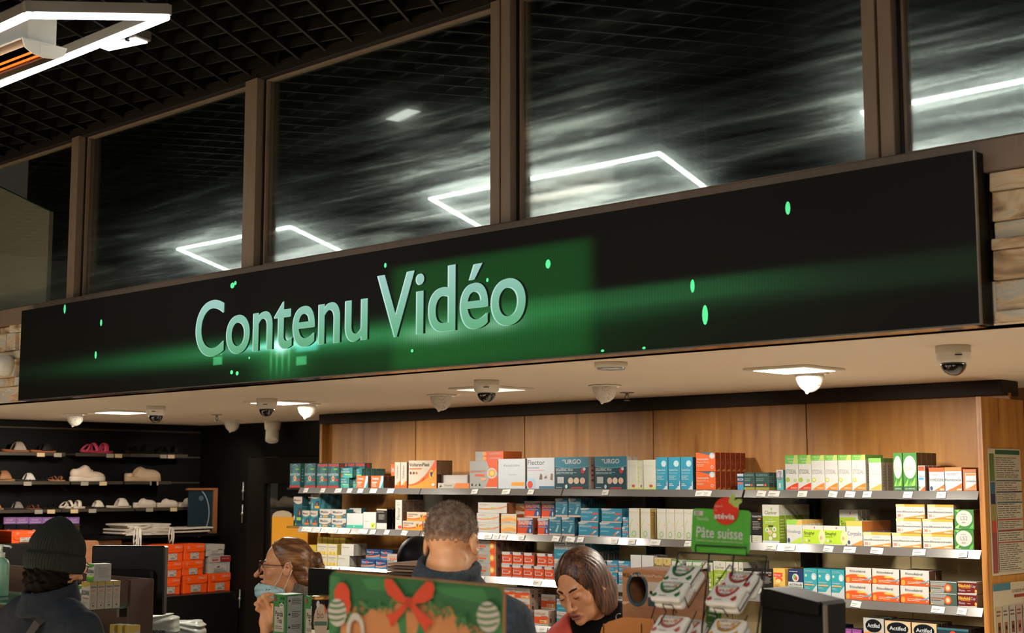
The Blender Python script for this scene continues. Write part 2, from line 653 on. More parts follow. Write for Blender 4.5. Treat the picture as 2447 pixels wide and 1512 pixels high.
# open grid ceiling of the hall: every blade is its own piece
grid = struct(link('ceiling_grid', None), 'open metal grid ceiling of the hall in front of the windows')
m_blade = mat('#35322c', .38, metal=.7, var=.12, scale=6, name='grid_metal')
def blade_set(ang, step, h, z, name, ph):
    d = Vector((math.cos(R(ang)), math.sin(R(ang)), 0))
    nrm = Vector((-d.y, d.x, 0))
    x0, x1, y0, y1 = -11., .8, -2.2, YF - .03
    cs = [Vector(q).dot(nrm) for q in ((x0, y0, 0), (x1, y0, 0), (x0, y1, 0), (x1, y1, 0))]
    c = math.ceil((min(cs) - ph) / step) * step + ph
    while c < max(cs):
        # clip the line p = nrm*c + d*s to the rectangle
        o = nrm * c
        s0, s1 = -99, 99
        for ov, dv, lo, hi in ((o.x, d.x, x0, x1), (o.y, d.y, y0, y1)):
            if abs(dv) < 1e-6:
                continue
            a, b = sorted(((lo - ov) / dv, (hi - ov) / dv))
            s0, s1 = max(s0, a), min(s1, b)
        if s1 - s0 > .05:
            p, q = o + d * s0, o + d * s1
            w = nrm * .006
            mb = MB()
            vs = [(*(v).xy, zz) for zz in (z, z + h) for v in (p - w, q - w, q + w, p + w)]
            mb.add(vs, [(0, 3, 2, 1), (4, 5, 6, 7), (0, 1, 5, 4), (1, 2, 6, 5), (2, 3, 7, 6), (3, 0, 4, 7)])
            ob(name, mb, m_blade, grid)
        c += step
blade_set(121, .157, .075, 3.685, 'grid_blade', .03)
blade_set(13, .15, .045, 3.70, 'grid_slat', 0)

# slatted side wall with metal grooves
wl = struct(ob('wall_left', MB().box(XW - .08, -1, 0, XW - .012, YB + .2, ZC), m_dark), 'dark slatted wall behind the shoe shelves')
m_slat = mat('#080605', .5, var=.2, scale=8, name='slat_board')
m_groove = mat('#4a4236', .45, metal=.6, name='slat_groove')
z = .2
while z < 2.2:
    ob('slat', MB().cbox(XW - .012, 2.5, z + .012, XW, YB, min(z + .198, 2.25), b=.003), m_slat, wl)
    ob('groove_strip', MB().box(XW - .012, 2.5, z - .002, XW - .003, YB, z + .010), m_groove, wl)
    z += .2
# wall with the dark door between slatted wall and wooden display
struct(ob('wall_door', MB().box(XW - .1, YB, 0, -8.93, YB + .1, ZC).box(-8.93, YB, 2.0, -7.4, YB + .1, ZC).box(-7.95, YB, 0, -7.4, YB + .1, 2.0), m_dark), 'dark wall around the glazed door beside the slatted wall')
dr = struct(ob('door_1', MB().box(-8.93, YB - .02, 0, -8.72, YB + .04, 1.995).box(-8.72, YB - .02, 1.80, -7.95, YB + .04, 1.995).box(-8.05, YB - .02, 0, -7.95, YB + .04, 1.80).box(-8.72, YB - .02, 0, -8.05, YB + .04, .25),
               mat('#110d09', .55, name='door_wood')), 'dark brown door with a tall glass light, beside the slatted wall')
dg, nt2, p2 = newmat('door_glass')
p2.inputs['Base Color'].default_value = (.02, .02, .018, 1)
p2.inputs['Roughness'].default_value = .04
p2.inputs['Alpha'].default_value = .35
ob('pane', MB().box(-8.72, YB + .006, .25, -8.05, YB + .012, 1.80), dg, dr)  # see-through pane built in place of a mirror
for hx, hz in ((-8.977, 1.74), (-8.981, 1.567), (-8.99, 0.924)):
    mb = MB().lathe([(.006, -.07), (.006, .07)], c=(hx, YB - .028, hz), n=8)
    mb.lathe([(.004, -.012), (.013, -.008), (.013, .008), (.004, .012)], c=(hx, YB - .028, hz), n=8)
    ob('hinge', mb, m_steel, dr, smooth=True)

# ------------------------------------------------------------------ video screen on the facade
SX0, SX1, SZ0, SZ1, SY = -7.193, -1.710, 2.254, 2.744, 3.704
scr = thing('video_screen', 'long black video screen across the facade showing green-lit lettering', 'screen', (SX0, SY, SZ0))
SW, SH = SX1 - SX0, SZ1 - SZ0
m_cab = mat('#14120f', .45, name='screen_cabinet')
cabm = MB().box(0, .004, 0, SW, .088, SH, m_cab)
cabm.box(.02, .01, -.004, SW - .02, .086, -.001, mat('#7a4a26', .12, metal=.95, name='screen_underside'))
ob('cabinet', cabm, None, scr)
ob('edge_trim', MB().box(SW, -.002, -.003, SW + .004, .01, SH).box(0, -.002, -.005, SW, .004, 0), mat('#8f877b', .3, metal=.8, name='edge_metal'), scr)
ms, nt, p = newmat('screen_image')
tc = nd(nt, 'ShaderNodeTexCoord')
sep = nd(nt, 'ShaderNodeSeparateXYZ')
nt.links.new(tc.outputs['Object'], sep.inputs[0])
def M2(op, a, b=None, c=None):
    n = nd(nt, 'ShaderNodeMath', operation=op)
    for i, v in enumerate((a, b, c)):
        if v is None:
            continue
        if isinstance(v, (int, float)):
            n.inputs[i].default_value = v
        else:
            nt.links.new(v, n.inputs[i])
    return n.outputs[0]
X, Z = sep.outputs[0], sep.outputs[2]
def gauss(cx, cz, a, b, tilt=0., pw=2.):
    dx = M2('SUBTRACT', X, cx)
    dz = M2('SUBTRACT', M2('SUBTRACT', Z, cz), M2('MULTIPLY', dx, tilt))
    q = M2('ADD', M2('POWER', M2('ABSOLUTE', M2('DIVIDE', dx, a)), pw), M2('POWER', M2('ABSOLUTE', M2('DIVIDE', dz, b)), pw))
    return M2('POWER', 2.718, M2('MULTIPLY', q, -1))
acc = None
def glow(g, col, s):
    global acc
    v = nd(nt, 'ShaderNodeVectorMath', operation='SCALE')
    v.inputs[0].default_value = lin(col)
    nt.links.new(M2('MULTIPLY', g, s), v.inputs['Scale'])
    if acc is None:
        acc = v.outputs[0]
    else:
        a = nd(nt, 'ShaderNodeVectorMath', operation='ADD')
        nt.links.new(acc, a.inputs[0])
        nt.links.new(v.outputs[0], a.inputs[1])
        acc = a.outputs[0]
# image content: dark ground, two soft green blocks, a light band, a bright flare
glow(gauss(2.7, .25, 5., 3.), '#1c1a16', .15)
glow(gauss(3.56, .20, .52, .21, 0, 20), '#1f6a2c', .36)
glow(gauss(3.2, .05, .95, .09, 0), '#1f7a33', .2)
glow(gauss(2.5, .145, 1.35, .045, 0), '#2f9450', .65)
glow(gauss(4.1, .185, .75, .035, 0, 4), '#2a7a40', .3)
glow(gauss(4.6, .17, 1.6, .05, 0, 4), '#26402b', .24)
glow(gauss(2.325, .148, .30, .016, 0), '#8ff0dc', .9)
glow(gauss(2.325, .150, .045, .03, 0), '#c8fff4', 1.6)
glow(gauss(2.325, .10, .16, .11, 0), '#2f8f4a', .5)
glow(gauss(2.50, .135, .075, .025, 0, 6), '#63d8c4', .6)
glow(gauss(3.3, .135, .16, .03, 0), '#9ac7ae', .5)
glow(gauss(3.62, .14, .1, .025, 0), '#9ac7ae', .4)
for i, (sx, sz) in enumerate(((1.855, .107), (2.465, .072), (1.855, .15))):
    glow(gauss(sx, sz, .036, .019, 0, 10), '#49b070', .8)
for a in (-1.2, -.5, .15, .9):
    glow(gauss(2.325 + .06 * a, .09, .008, .05, 0), '#49b070', .5)
# faint column lines of the diode modules
wv = M2('MULTIPLY_ADD', M2('SINE', M2('MULTIPLY', X, 2 * PI / .012)), .09, .95)
sv = nd(nt, 'ShaderNodeVectorMath', operation='SCALE')
nt.links.new(acc, sv.inputs[0])
nt.links.new(wv, sv.inputs['Scale'])
p.inputs['Base Color'].default_value = (.0045, .0038, .0026, 1)
p.inputs['Roughness'].default_value = .6
p.inputs['Specular IOR Level'].default_value = .12
nt.links.new(sv.outputs[0], p.inputs['Emission Color'])
p.inputs['Emission Strength'].default_value = 1.
ob('display_panel', MB().add([(0, 0, 0), (SW, 0, 0), (SW, 0, SH), (0, 0, SH)], [(0, 1, 2, 3)]) or MB().box(0, 0, 0, SW, .004, SH), ms, scr)
# lettering shown on the screen: emits light, paler towards the top
def letter_mat(name, lo, mid, hi, s):
    m, nt, p = newmat(name)
    tc = nd(nt, 'ShaderNodeTexCoord')
    sp = nd(nt, 'ShaderNodeSeparateXYZ')
    nt.links.new(tc.outputs['Object'], sp.inputs[0])
    mr = nd(nt, 'ShaderNodeMapRange')
    mr.inputs[1].default_value = -.01
    mr.inputs[2].default_value = .25
    nt.links.new(sp.outputs[2], mr.inputs[0])
    r = ramp(nt, [(0, lo), (.45, mid), (1, hi)])
    nt.links.new(mr.outputs[0], r.inputs[0])
    p.inputs['Base Color'].default_value = (.01, .01, .01, 1)
    nt.links.new(r.outputs[0], p.inputs['Emission Color'])
    p.inputs['Emission Strength'].default_value = s
    return m
mlet = letter_mat('letter_glow', '#5faf7c', '#7fc0a4', '#a3cfc6', .92)
mlet2 = letter_mat('letter_edge', '#9fd6c0', '#b9e2d6', '#c9ece4', .95)
mlet3 = mat('#0c1f12', .6, name='letter_shadow')
def word(s, x0, x1, z0, cap, prefix):
    vs, fs, gw = glyphs(s, .007, 14)
    sx = (x1 - x0) / gw
    for dx, dz, dy, m in ((.011, .0, -.0006, mlet3), (-.008, -.001, -.0012, mlet2), (0, 0, -.0018, mlet)):
        mb = MB()
        mb.add([(q[0] * sx + dx, dy, q[1] * cap + dz) for q in vs], fs, m)
        me = bpy.data.meshes.new('lettering')
        me.from_pydata(mb.v, [], mb.f)
        me.materials.append(m)
        link('lettering', me, scr, (x0 - SX0, 0, z0 - SZ0))
word('Contenu', -5.511, -4.30, 2.390, .248, 'a')
word('Vidéo', -4.237, -3.427, 2.390, .248, 'b')
msp = mat('#4fd38a', .5, emit=.9, name='spark_glow')
for i, (sx, sz, rx, rz) in enumerate(((-6.727, 2.715, 0.0108, 0.0245), (-6.358, 2.614, 0.0101, 0.0172), (-6.4, 2.453, 0.0101, 0.0193), (-5.236, 2.697, 0.0161, 0.0134), (-5.214, 2.706, 0.0096, 0.0096), (-4.196, 2.679, 0.0076, 0.0102), (-3.318, 2.591, 0.0121, 0.0167), (-3.622, 2.563, 0.0065, 0.0079), (-5.097, 2.36, 0.0062, 0.0056), (-5.227, 2.303, 0.0111, 0.0094), (-5.185, 2.296, 0.011, 0.0094), (-2.685, 2.451, 0.0084, 0.022), (-2.637, 2.352, 0.0115, 0.0327), (-2.318, 2.66, 0.009, 0.0211), (-3.068, 2.263, 0.0074, 0.0043), (-2.888, 2.261, 0.0071, 0.0042), (-4.033, 2.324, 0.0072, 0.0066), (-4.903, 2.366, 0.003, 0.0018))):
    mb = MB()
    mb.add([(sx - SX0 + rx * math.cos(2 * PI * k / 12), -.001, sz - SZ0 + rz * math.sin(2 * PI * k / 12)) for k in range(12)], [tuple(range(12))], msp)
    ob('light_spark', mb, None, scr)

# ------------------------------------------------------------------ fittings on the facade and the ceilings
def turret_camera(loc, lab):
    t = thing('security_camera', lab, 'camera', loc)
    body = MB().lathe([(.062, 0), (.062, .02), (.055, .055), (.03, .08), (0.002, .085)], c=(0, 0, 0), n=24)
    body.xf(Matrix.Rotation(R(90), 4, 'X'))
    ob('base', body, m_white, t, True)
    eye = sdf_mesh('eyeball', lambda P: smax(ell(P, (0, 0, 0), (.048, .048, .048)), P[..., 1] * 1. - 9, .001), (-.06, -.06, -.06), (.06, .06, .06), .006, m_white)
    e = link('eyeball', eye, t, (-.02, -.08, -.005))
    face = MB().lathe([(.034, 0), (.036, .004), (.03, .008), (.001, .008)], n=20, m=m_white)
    face.lathe([(.016, .009), (.014, .012), (.001, .012)], n=16, m=m_black, c=(.002, .006, 0))
    face.lathe([(.005, .009), (.001, .011)], n=10, m=m_black, c=(.012, -.017, 0))
    face.lathe([(.005, .009), (.001, .011)], n=10, m=m_black, c=(-.014, -.017, 0))
    face.xf(Matrix.Translation((-.028, -.02, -.016)) @ Vector((-.55, -.62, -.3)).to_track_quat('Z', 'Y').to_matrix().to_4x4() @ Matrix.Translation((0, 0, .022)))
    f = ob('lens_face', face, None, t, True, loc=(-.02, -.08, -.005))
    return t
turret_camera((-7.44, YF - .032, 2.46), 'white ball security camera on the stone cladding left of the screen')
turret_camera((-1.43, YF - .034, 2.47), 'white ball security camera on the stone cladding right of the screen')

m_smoke, ntd, pd = newmat('dome_plastic')
pd.inputs['Base Color'].default_value = (.006, .006, .006, 1)
pd.inputs['Roughness'].default_value = .05
pd.inputs['Coat Weight'].default_value = 1.
def dome_camera(x, y, lab, r=.056):
    t = thing('dome_camera', lab, 'camera', (x, y, ZC))
    ob('housing', MB().lathe([(r, 0), (r * 1.0, -.022), (r * 1.02, -.024), (r, -.026), (r * .98, -.045), (r * .82, -.056), (r * .72, -.057)], n=32), m_white, t, True)
    ob('dome', MB().lathe([(r * .74, -.054)] + [(r * .74 * math.cos(R(a)), -.056 - r * .78 * math.sin(R(a))) for a in range(10, 90, 10)] + [(.0005, -.056 - r * .78)], n=28), m_smoke, t, True)
    ob('maker_plate', MB().box(-.012, -r * 1.0 - .001, -.036, .012, -r * .9, -.032), m_black, t, rot=(0, 0, R(43)))
for x, y, lab in ((-7.266, 4.614, 'white dome camera with black bubble, leftmost on the cream ceiling'),
                  (-6.16, 4.598, 'white dome camera with black bubble before the lit panel above the shelf end'),
                  (-4.32, 4.413, 'white dome camera with black bubble under the middle of the screen'),
                  (-2.096, 4.332, 'white dome camera with black bubble at the right end of the ceiling')):
    dome_camera(x, y, lab)

m_lampface = mat('#fff2dc', .5, emit=14., name='lamp_face')
def hooded_spot(x, y, lab, e, tgt):
    t = thing('hooded_downlight', lab, 'ceiling light', (x, y, ZC))
    ob('flange', MB().lathe([(.076, -.0005), (.078, -.004), (.07, -.008), (.05, -.008)], n=32), m_white, t, True)
    f = lambda P: smax(smax(smax(ell(P, (0, 0, 0), (.06, .06, .082)), -ell(P, (0, 0, 0), (.055, .055, .077)), .003), P[..., 2], .002),
                       P[..., 1] * .75 - P[..., 2] * -.45 - .012, .003)
    g = lambda P: smin(f(P), ell(P, (-.008, -.012, -.080), (.008, .008, .010)), .006)
    link('hood', sdf_mesh('hood', g, (-.08, -.08, -.1), (.08, .08, .02), .004, m_white), t)
    ob('lamp_disc', MB().lathe([(.034, -.012), (.034, -.014), (.001, -.014)], n=20, c=(0, .004, 0)), m_lampface, t)
    l = lamp('spot_beam', 'SPOT', (x, y + .03, ZC - .03), e, (1, .93, .83), tgt, .03, 105, .9)
    l.parent = t
    l.location = (0, .03, -.03)
for x, y, lab, e in ((-8.476, 4.77, 'white hooded spot at the far left of the ceiling', 110),
                     (-8.643, 6.139, 'white hooded spot near the slatted wall corner', 62),
                     (-6.429, 5.088, 'white hooded spot before the left end of the dark crown beam', 46),
                     (-5.233, 5.013, 'white hooded spot left of the middle dome camera', 46),
                     (-4.15, 5.024, 'white hooded spot beside a sprinkler above the display', 50),
                     (-3.052, 5.013, 'white hooded spot next to the bright lit square panel', 50)):
    hooded_spot(x, y, lab, e, (x, 5.9, 1.3) if x > -7 else (XW, y + .2, 1.2))

def panel_light(x, y, lab, on, w=.29):
    t = thing('panel_light', lab, 'ceiling light', (x, y, ZC))
    h = w / 2
    ob('frame', MB().cbox(-h, -h, -.010, h, h, 0, b=.002), m_white, t)
    ob('diffuser', MB().box(-h + .03, -h + .03, -.012, h - .03, h - .03, -.0101), mat('#fff6ea', .4, emit=5. if on else .9, name='panel_diffuser_%d' % on), t)  # the unlit panel's diffuser is given a weaker glow too
    if on:
        l = lamp('panel_beam', 'AREA', (0, 0, 0), 36, (1, .92, .80), None, w - .06)
        l.parent = t
        l.location = (0, 0, -.016)
panel_light(-2.98, 4.78, 'lit square ceiling panel near the right end of the display', 1)
panel_light(-4.67, 4.80, 'unlit square ceiling panel with an added glow behind the middle dome camera', 0)
panel_light(-6.34, 4.82, 'lit square ceiling panel behind the second dome camera from left', 1)
panel_light(-8.0, 4.82, 'lit square ceiling panel at the left near the slatted wall', 1)
for px_, lab in ((-1.29, 'lit square ceiling panel out of view to the right'), (.40, 'lit square ceiling panel furthest right')):
    panel_light(px_, 4.78, lab, 1)
t = thing('smoke_detector', 'round flat white detector on the cream ceiling below the screen', 'detector', (-3.332, 4.071, ZC))
ob('base', MB().lathe([(.062, 0), (.064, -.012), (.06, -.02), (.03, -.021)], n=32), m_white, t, True)
ob('sensor_cap', MB().lathe([(.055, -.0195), (.05, -.027), (.012, -.03), (.001, -.03)], n=28), mat('#b9c0c4', .15, metal=.6, name='sensor'), t, True)
def sprinkler(x, y, lab):
    t = thing('sprinkler', lab, 'sprinkler', (x, y, ZC))
    ob('cover_plate', MB().lathe([(.036, 0), (.036, -.003), (.012, -.006)], n=24), m_steel, t, True)
    hd = MB().lathe([(.008, -.004), (.008, -.016), (.005, -.018)], n=12)
    hd.tube([(.01, 0, -.016), (.013, 0, -.026), (.005, 0, -.04)], .0025, n=6).tube([(-.01, 0, -.016), (-.013, 0, -.026), (-.005, 0, -.04)], .0025, n=6)
    ob('head', hd, m_steel, t, True)
    ob('deflector', MB().lathe([(.004, -.038), (.018, -.041), (.018, -.043), (.002, -.044)], n=14), m_steel, t)
sprinkler(-7.895, 5.482, 'small steel sprinkler at the left of the ceiling')
sprinkler(-4.407, 5.508, 'small steel sprinkler right of a hooded spot over the display')
t = thing('ceiling_camera', 'beige bullet camera hanging from the ceiling beside the crown beam', 'camera', (-8.50, 6.40, ZC))
ob('mount', MB().lathe([(.062, 0), (.06, -.03), (.056, -.06), (.04, -.075)], n=24), m_white, t, True)
b = MB().lathe([(.045, -.05), (.05, 0), (.05, .07), (.044, .075), (.001, .075)], n=24)
b.xf(Matrix.Translation((0, 0, -.08)) @ Vector((.30, -.25, -.8)).to_track_quat('Z', 'Y').to_matrix().to_4x4())
ob('barrel', b, m_white, t, True)
ob('slot', MB().box(-.004, -.053, -.13, .02, -.045, -.122), m_black, t)

# ------------------------------------------------------------------ light fittings of the hall
m_tube = mat('#eef4f4', .4, emit=11., name='led_tube')
m_prof = mat('#b9b2a6', .4, metal=.5, name='led_profile')
def led_frame(pts, lab):
    t = thing('led_light_frame', lab, 'light', pts[0])
    o = Vector(pts[0])
    P = [Vector(q) - o for q in pts]
    n = len(P)
    for i in range(n):
        a, b = P[i], P[(i + 1) % n]
        d = (b - a).normalized()
        L = (b - a).length
        M = Matrix.Translation(a) @ d.to_track_quat('X', 'Z').to_matrix().to_4x4()
        pr = MB().box(-.010, -.012, .010, L + .010, .012, .045)
        ob('profile', pr.xf(M), m_prof, t)
        tu = MB().cbox(-.008, -.009, -.008, L + .008, .009, .0095, b=.004)
        ob('light_tube', tu.xf(M), m_tube, t)
    ws = MB()
    for q in P:
        ws.tube([q + Vector((0, 0, .05)), Vector((q.x, q.y, 3.72 - o.z))], .0015, n=5)
    ob('hanging_wire', ws, m_steel, t)
LZ = 3.346
for x1, x0, lab in ((-6.73, -7.93, 'four-sided LED light frame hung from the grid ceiling at the far left'),
                    (-3.93, -5.49, 'four-sided LED light frame in view below the grid ceiling'),
                    (-1.55, -2.86, 'four-sided LED light frame out to the right, seen mirrored in the glass')):
    led_frame([(x1, 2.492, LZ), (x0, 2.492, LZ), (x0 - .06, 2.035, LZ - .093), (x1 - .055, 2.035, LZ - .093)], lab)
# infra-red heater hanging near the camera
HD = thing('infrared_heater', 'white infrared heater with glowing orange element under the grid ceiling', 'heater', (-4.40, 2.30, 3.42), (0, 0, R(182)))
ob('housing', MB().cbox(0, -.055, -.105, .62, .055, 0, b=.004), m_white, HD)
hr = MB()
hp = [(-.085, -.105), (-.075, -.135), (-.045, -.152), (0, -.158), (.045, -.152), (.075, -.135), (.085, -.105)]
hr.add([(x, y, z) for x in (-.012, .632) for y, z in hp], [(i, i + 1, i + 8, i + 7) for i in range(3)] + [(5, 6, 13, 12), (0, 7, 13, 6)] )
ob('reflector', hr, mat('#b08a68', .2, metal=.9, name='heater_reflector'), HD)
for x in (-.014, .632):
    ec = MB()
    ec.add([(x, y, z) for y, z in hp] + [(x - .006, y, z) for y, z in hp], [tuple(range(7)), tuple(range(7, 14))[::-1]] + [(i, (i + 1) % 7, (i + 1) % 7 + 7, i + 7) for i in range(7)])
    ob('end_cap', ec, m_white, HD)
ob('rim', MB().tube([(-.012, .085, -.107), (.632, .085, -.107)], .004, n=6).tube([(-.012, -.085, -.107), (.632, -.085, -.107)], .004, n=6), m_white, HD)
ob('heating_element', MB().tube([(.01, .015, -.130), (.61, .015, -.130)], .004, n=10).tube([(.01, -.02, -.130), (.61, -.02, -.130)], .004, n=10), mat('#ff6a1c', .4, emit=1.6, name='glowing_element'), HD)
ob('clip', MB().cbox(-.022, -.018, -.150, -.018, .018, -.112, b=.001), m_white, HD)
ob('bracket', MB().box(.1, -.01, 0, .12, .01, .21).box(.5, -.01, 0, .52, .01, .21), m_steel, HD)
FL = thing('floodlight', 'small bright white floodlight panel fixed under the grid ceiling', 'light', (-5.12, 3.035, 3.64), (0, 0, R(14)))
ob('case', MB().cbox(-.125, -.045, .006, .125, .045, .05, b=.004), mat('#6a665e', .5, name='lamp_case'), FL)
ob('lens', MB().cbox(-.112, -.036, -.002, .112, .036, .0055, b=.002), mat('#f4f6f4', .4, emit=2.4, name='flood_lens'), FL)
for sx in (-1, 1):
    ob('clip', MB().cbox(sx * .07 - .006, -.048, -.006, sx * .07 + .006, -.030, .01, b=.001), m_black, FL)

# ------------------------------------------------------------------ the wooden display behind the counter
m_wood = noise_mat('honey_wood', [(.25, '#6d401c'), (.36, '#98642c'), (.55, '#a87334'), (.72, '#b5813f')], (5.5, 5.5, .55), 3.2, 7, rough=.45, dist=.7, obj_random=30.)
m_cream = mat('#dcc894', .55, var=.04, scale=5, name='cream_panel')
m_grey = mat('#8a8474', .14, metal=.7, var=.1, scale=5, name='mirror_panel')
unit = thing('display_unit', 'tall wooden wall display with lit shelves full of medicine boxes', 'shelf unit', (-5, 5.99, 0))
U = Vector((-5, 5.99, 0))
def upart(name, mb, m, smooth=False, label=None):
    mb.v = [(v[0] - U.x, v[1] - U.y, v[2] - U.z) for v in mb.v]
    return ob(name, mb, m, unit, smooth, label=label)
seams = [-7.36, -6.485, -5.554, -4.616, -3.673, -2.64]
for a, b in zip(seams, seams[1:]):
    low = .1 if a < -7 else 1.775
    mb = MB()
    mb.cbox(a + .003, 5.99, low, b - .003, 6.01, 2.205, b=.0015)
    upart('back_panel', mb, m_wood)
for a, b in zip(seams[1:], seams[2:]):
    for z0, z1 in ((1.53, 1.77), (1.27, 1.525), (.1, 1.265)):
        n = 2
        for q in range(n):
            w = (b - a - .1) / n
            x = a + .06 + q * w
            upart('drawer_front', MB().cbox(x + .002, 6.0, z0 + .003, x + w - .002, 6.014, z1 - .003, b=.002), m_cream if z1 < 1.6 else m_grey)
    upart('upright', MB().cbox(a - .03, 5.955, .1, a + .055, 6.03, 1.77, b=.002), m_black)
upart('crown_beam', MB().cbox(-7.37, 5.93, 2.194, -2.65, 6.10, 2.2585, b=.002), mat('#2a231c', .5, var=.1, scale=10, name='crown_brown'))
upart('side_panel', MB().cbox(-2.637, 5.64, 0, -2.612, 6.06, 2.172, b=.0015), m_wood)
upart('side_panel', MB().cbox(-7.36, 5.93, 0, -7.335, 6.01, 2.194, b=.0015), m_wood)
upart('plinth', MB().cbox(-7.3, 5.66, 0, -2.64, 5.98, .78, b=.003), m_wood)
m_shelf = mat('#4b4842', .3, metal=.3, var=.1, scale=6, name='shelf_metal')
m_shelf.node_tree.nodes['Principled BSDF'].inputs['Alpha'].default_value = .35      # smoked glass boards let the light through
ml, ntl, pl = newmat('shelf_lip')
pl.inputs['Base Color'].default_value = (.17, .165, .155, 1)
pl.inputs['Roughness'].default_value = .22
pl.inputs['Metallic'].default_value = .55
m_tag = mat('#b5b3ac', .5, var=.02, name='price_card')
BAYS = [(-7.2, -6.066), (-6.06, -4.962), (-4.955, -3.818), (-3.806, -2.642)]
SHZ = [1.775, 1.530, 1.293, 1.050, .80]
TAGS = [[-7.125, -6.957, -6.806, -6.697, -6.595, -6.475, -6.319, -5.611, -5.367, -5.182, -4.659, -4.058, -4.02, -3.709, -3.64, -3.487, -3.328, -3.241, -3.156, -2.96, -2.805], [-7.251, -7.135, -7.093, -6.997, -6.926, -6.881, -6.833, -6.712, -6.586, -6.547, -6.474, -6.349, -6.194, -6.01, -5.505, -5.44, -5.383, -5.251, -5.002, -4.899, -4.829, -4.601, -4.489, -4.338, -4.137, -3.662, -3.563, -3.359, -3.251, -3.117, -2.916, -2.718], [-6.892, -6.811, -5.559, -5.137, -4.62, -3.37, -3.227, -2.838, -2.73], [-5.301, -5.096, -4.798, -4.522]]
for si, z in enumerate(SHZ):
    for bi, (a, b) in enumerate(BAYS):
        aa = a - (.14 if bi == 0 and si < 2 else 0)
        sh = upart('shelf', MB().cbox(aa, 5.652, z - .014, b, 5.985, z, b=.002), m_shelf)
        lip = MB()
        lip.add([(a, 5.650, z + .001), (b, 5.650, z + .001), (b, 5.632, z - .034), (a, 5.632, z - .034), (a, 5.653, z + .001), (b, 5.653, z + .001), (b, 5.636, z - .036), (a, 5.636, z - .036)],
                [(0, 1, 2, 3), (4, 7, 6, 5), (0, 4, 5, 1), (3, 2, 6, 7), (0, 3, 7, 4), (1, 5, 6, 2)], ml)
        lip.v = [(v[0] - U.x, v[1] - U.y, v[2]) for v in lip.v]
        ob('price_strip', lip, None, sh)
        for tx in (TAGS[si] if si < len(TAGS) else []):
            if a + .02 < tx < b - .02:
                rr = random.Random(int(tx * 1000))
                w, h = rr.choice([.021, .021, .024, .03]), .0145
                an = rr.uniform(-.08, .08)
                tgm = MB().box(-w, -.0012, -h, w, .0006, h, m_tag)
                tgm.box(-w * .8, -.0016, -h * .1, w * .3, -.0011, h * .15, mat('#6b6a66', .6)).box(-w * .8, -.0016, -h * .6, w * .1, -.0011, -h * .45, mat('#6b6a66', .6))
                ob('price_tag', tgm, None, sh, loc=(tx - U.x, 5.638 - U.y, z - .0165), rot=(-.47, an, 0))

# ------------------------------------------------------------------ medicine cartons
W_, TEAL, DTEAL, ORG, GRN, LGRN, BRN, RED, NAVY, BLK, GREY = '#d8dee2', '#2b7f86', '#15484d', '#d8551c', '#3d8a34', '#9bb43c', '#6d4630', '#b3221f', '#1d3350', '#171513', '#8b8a86'
PALE = '#c3c7c4'
def orange_wave(c=ORG, t='', tc='#333333', sub=1):
    e = [('w', [0, 0, 0], [.08, .10, .42], c, .25, 1)]
    if t:
        e.append(('t', t, .08, .52, .16, tc, .84))
    return e
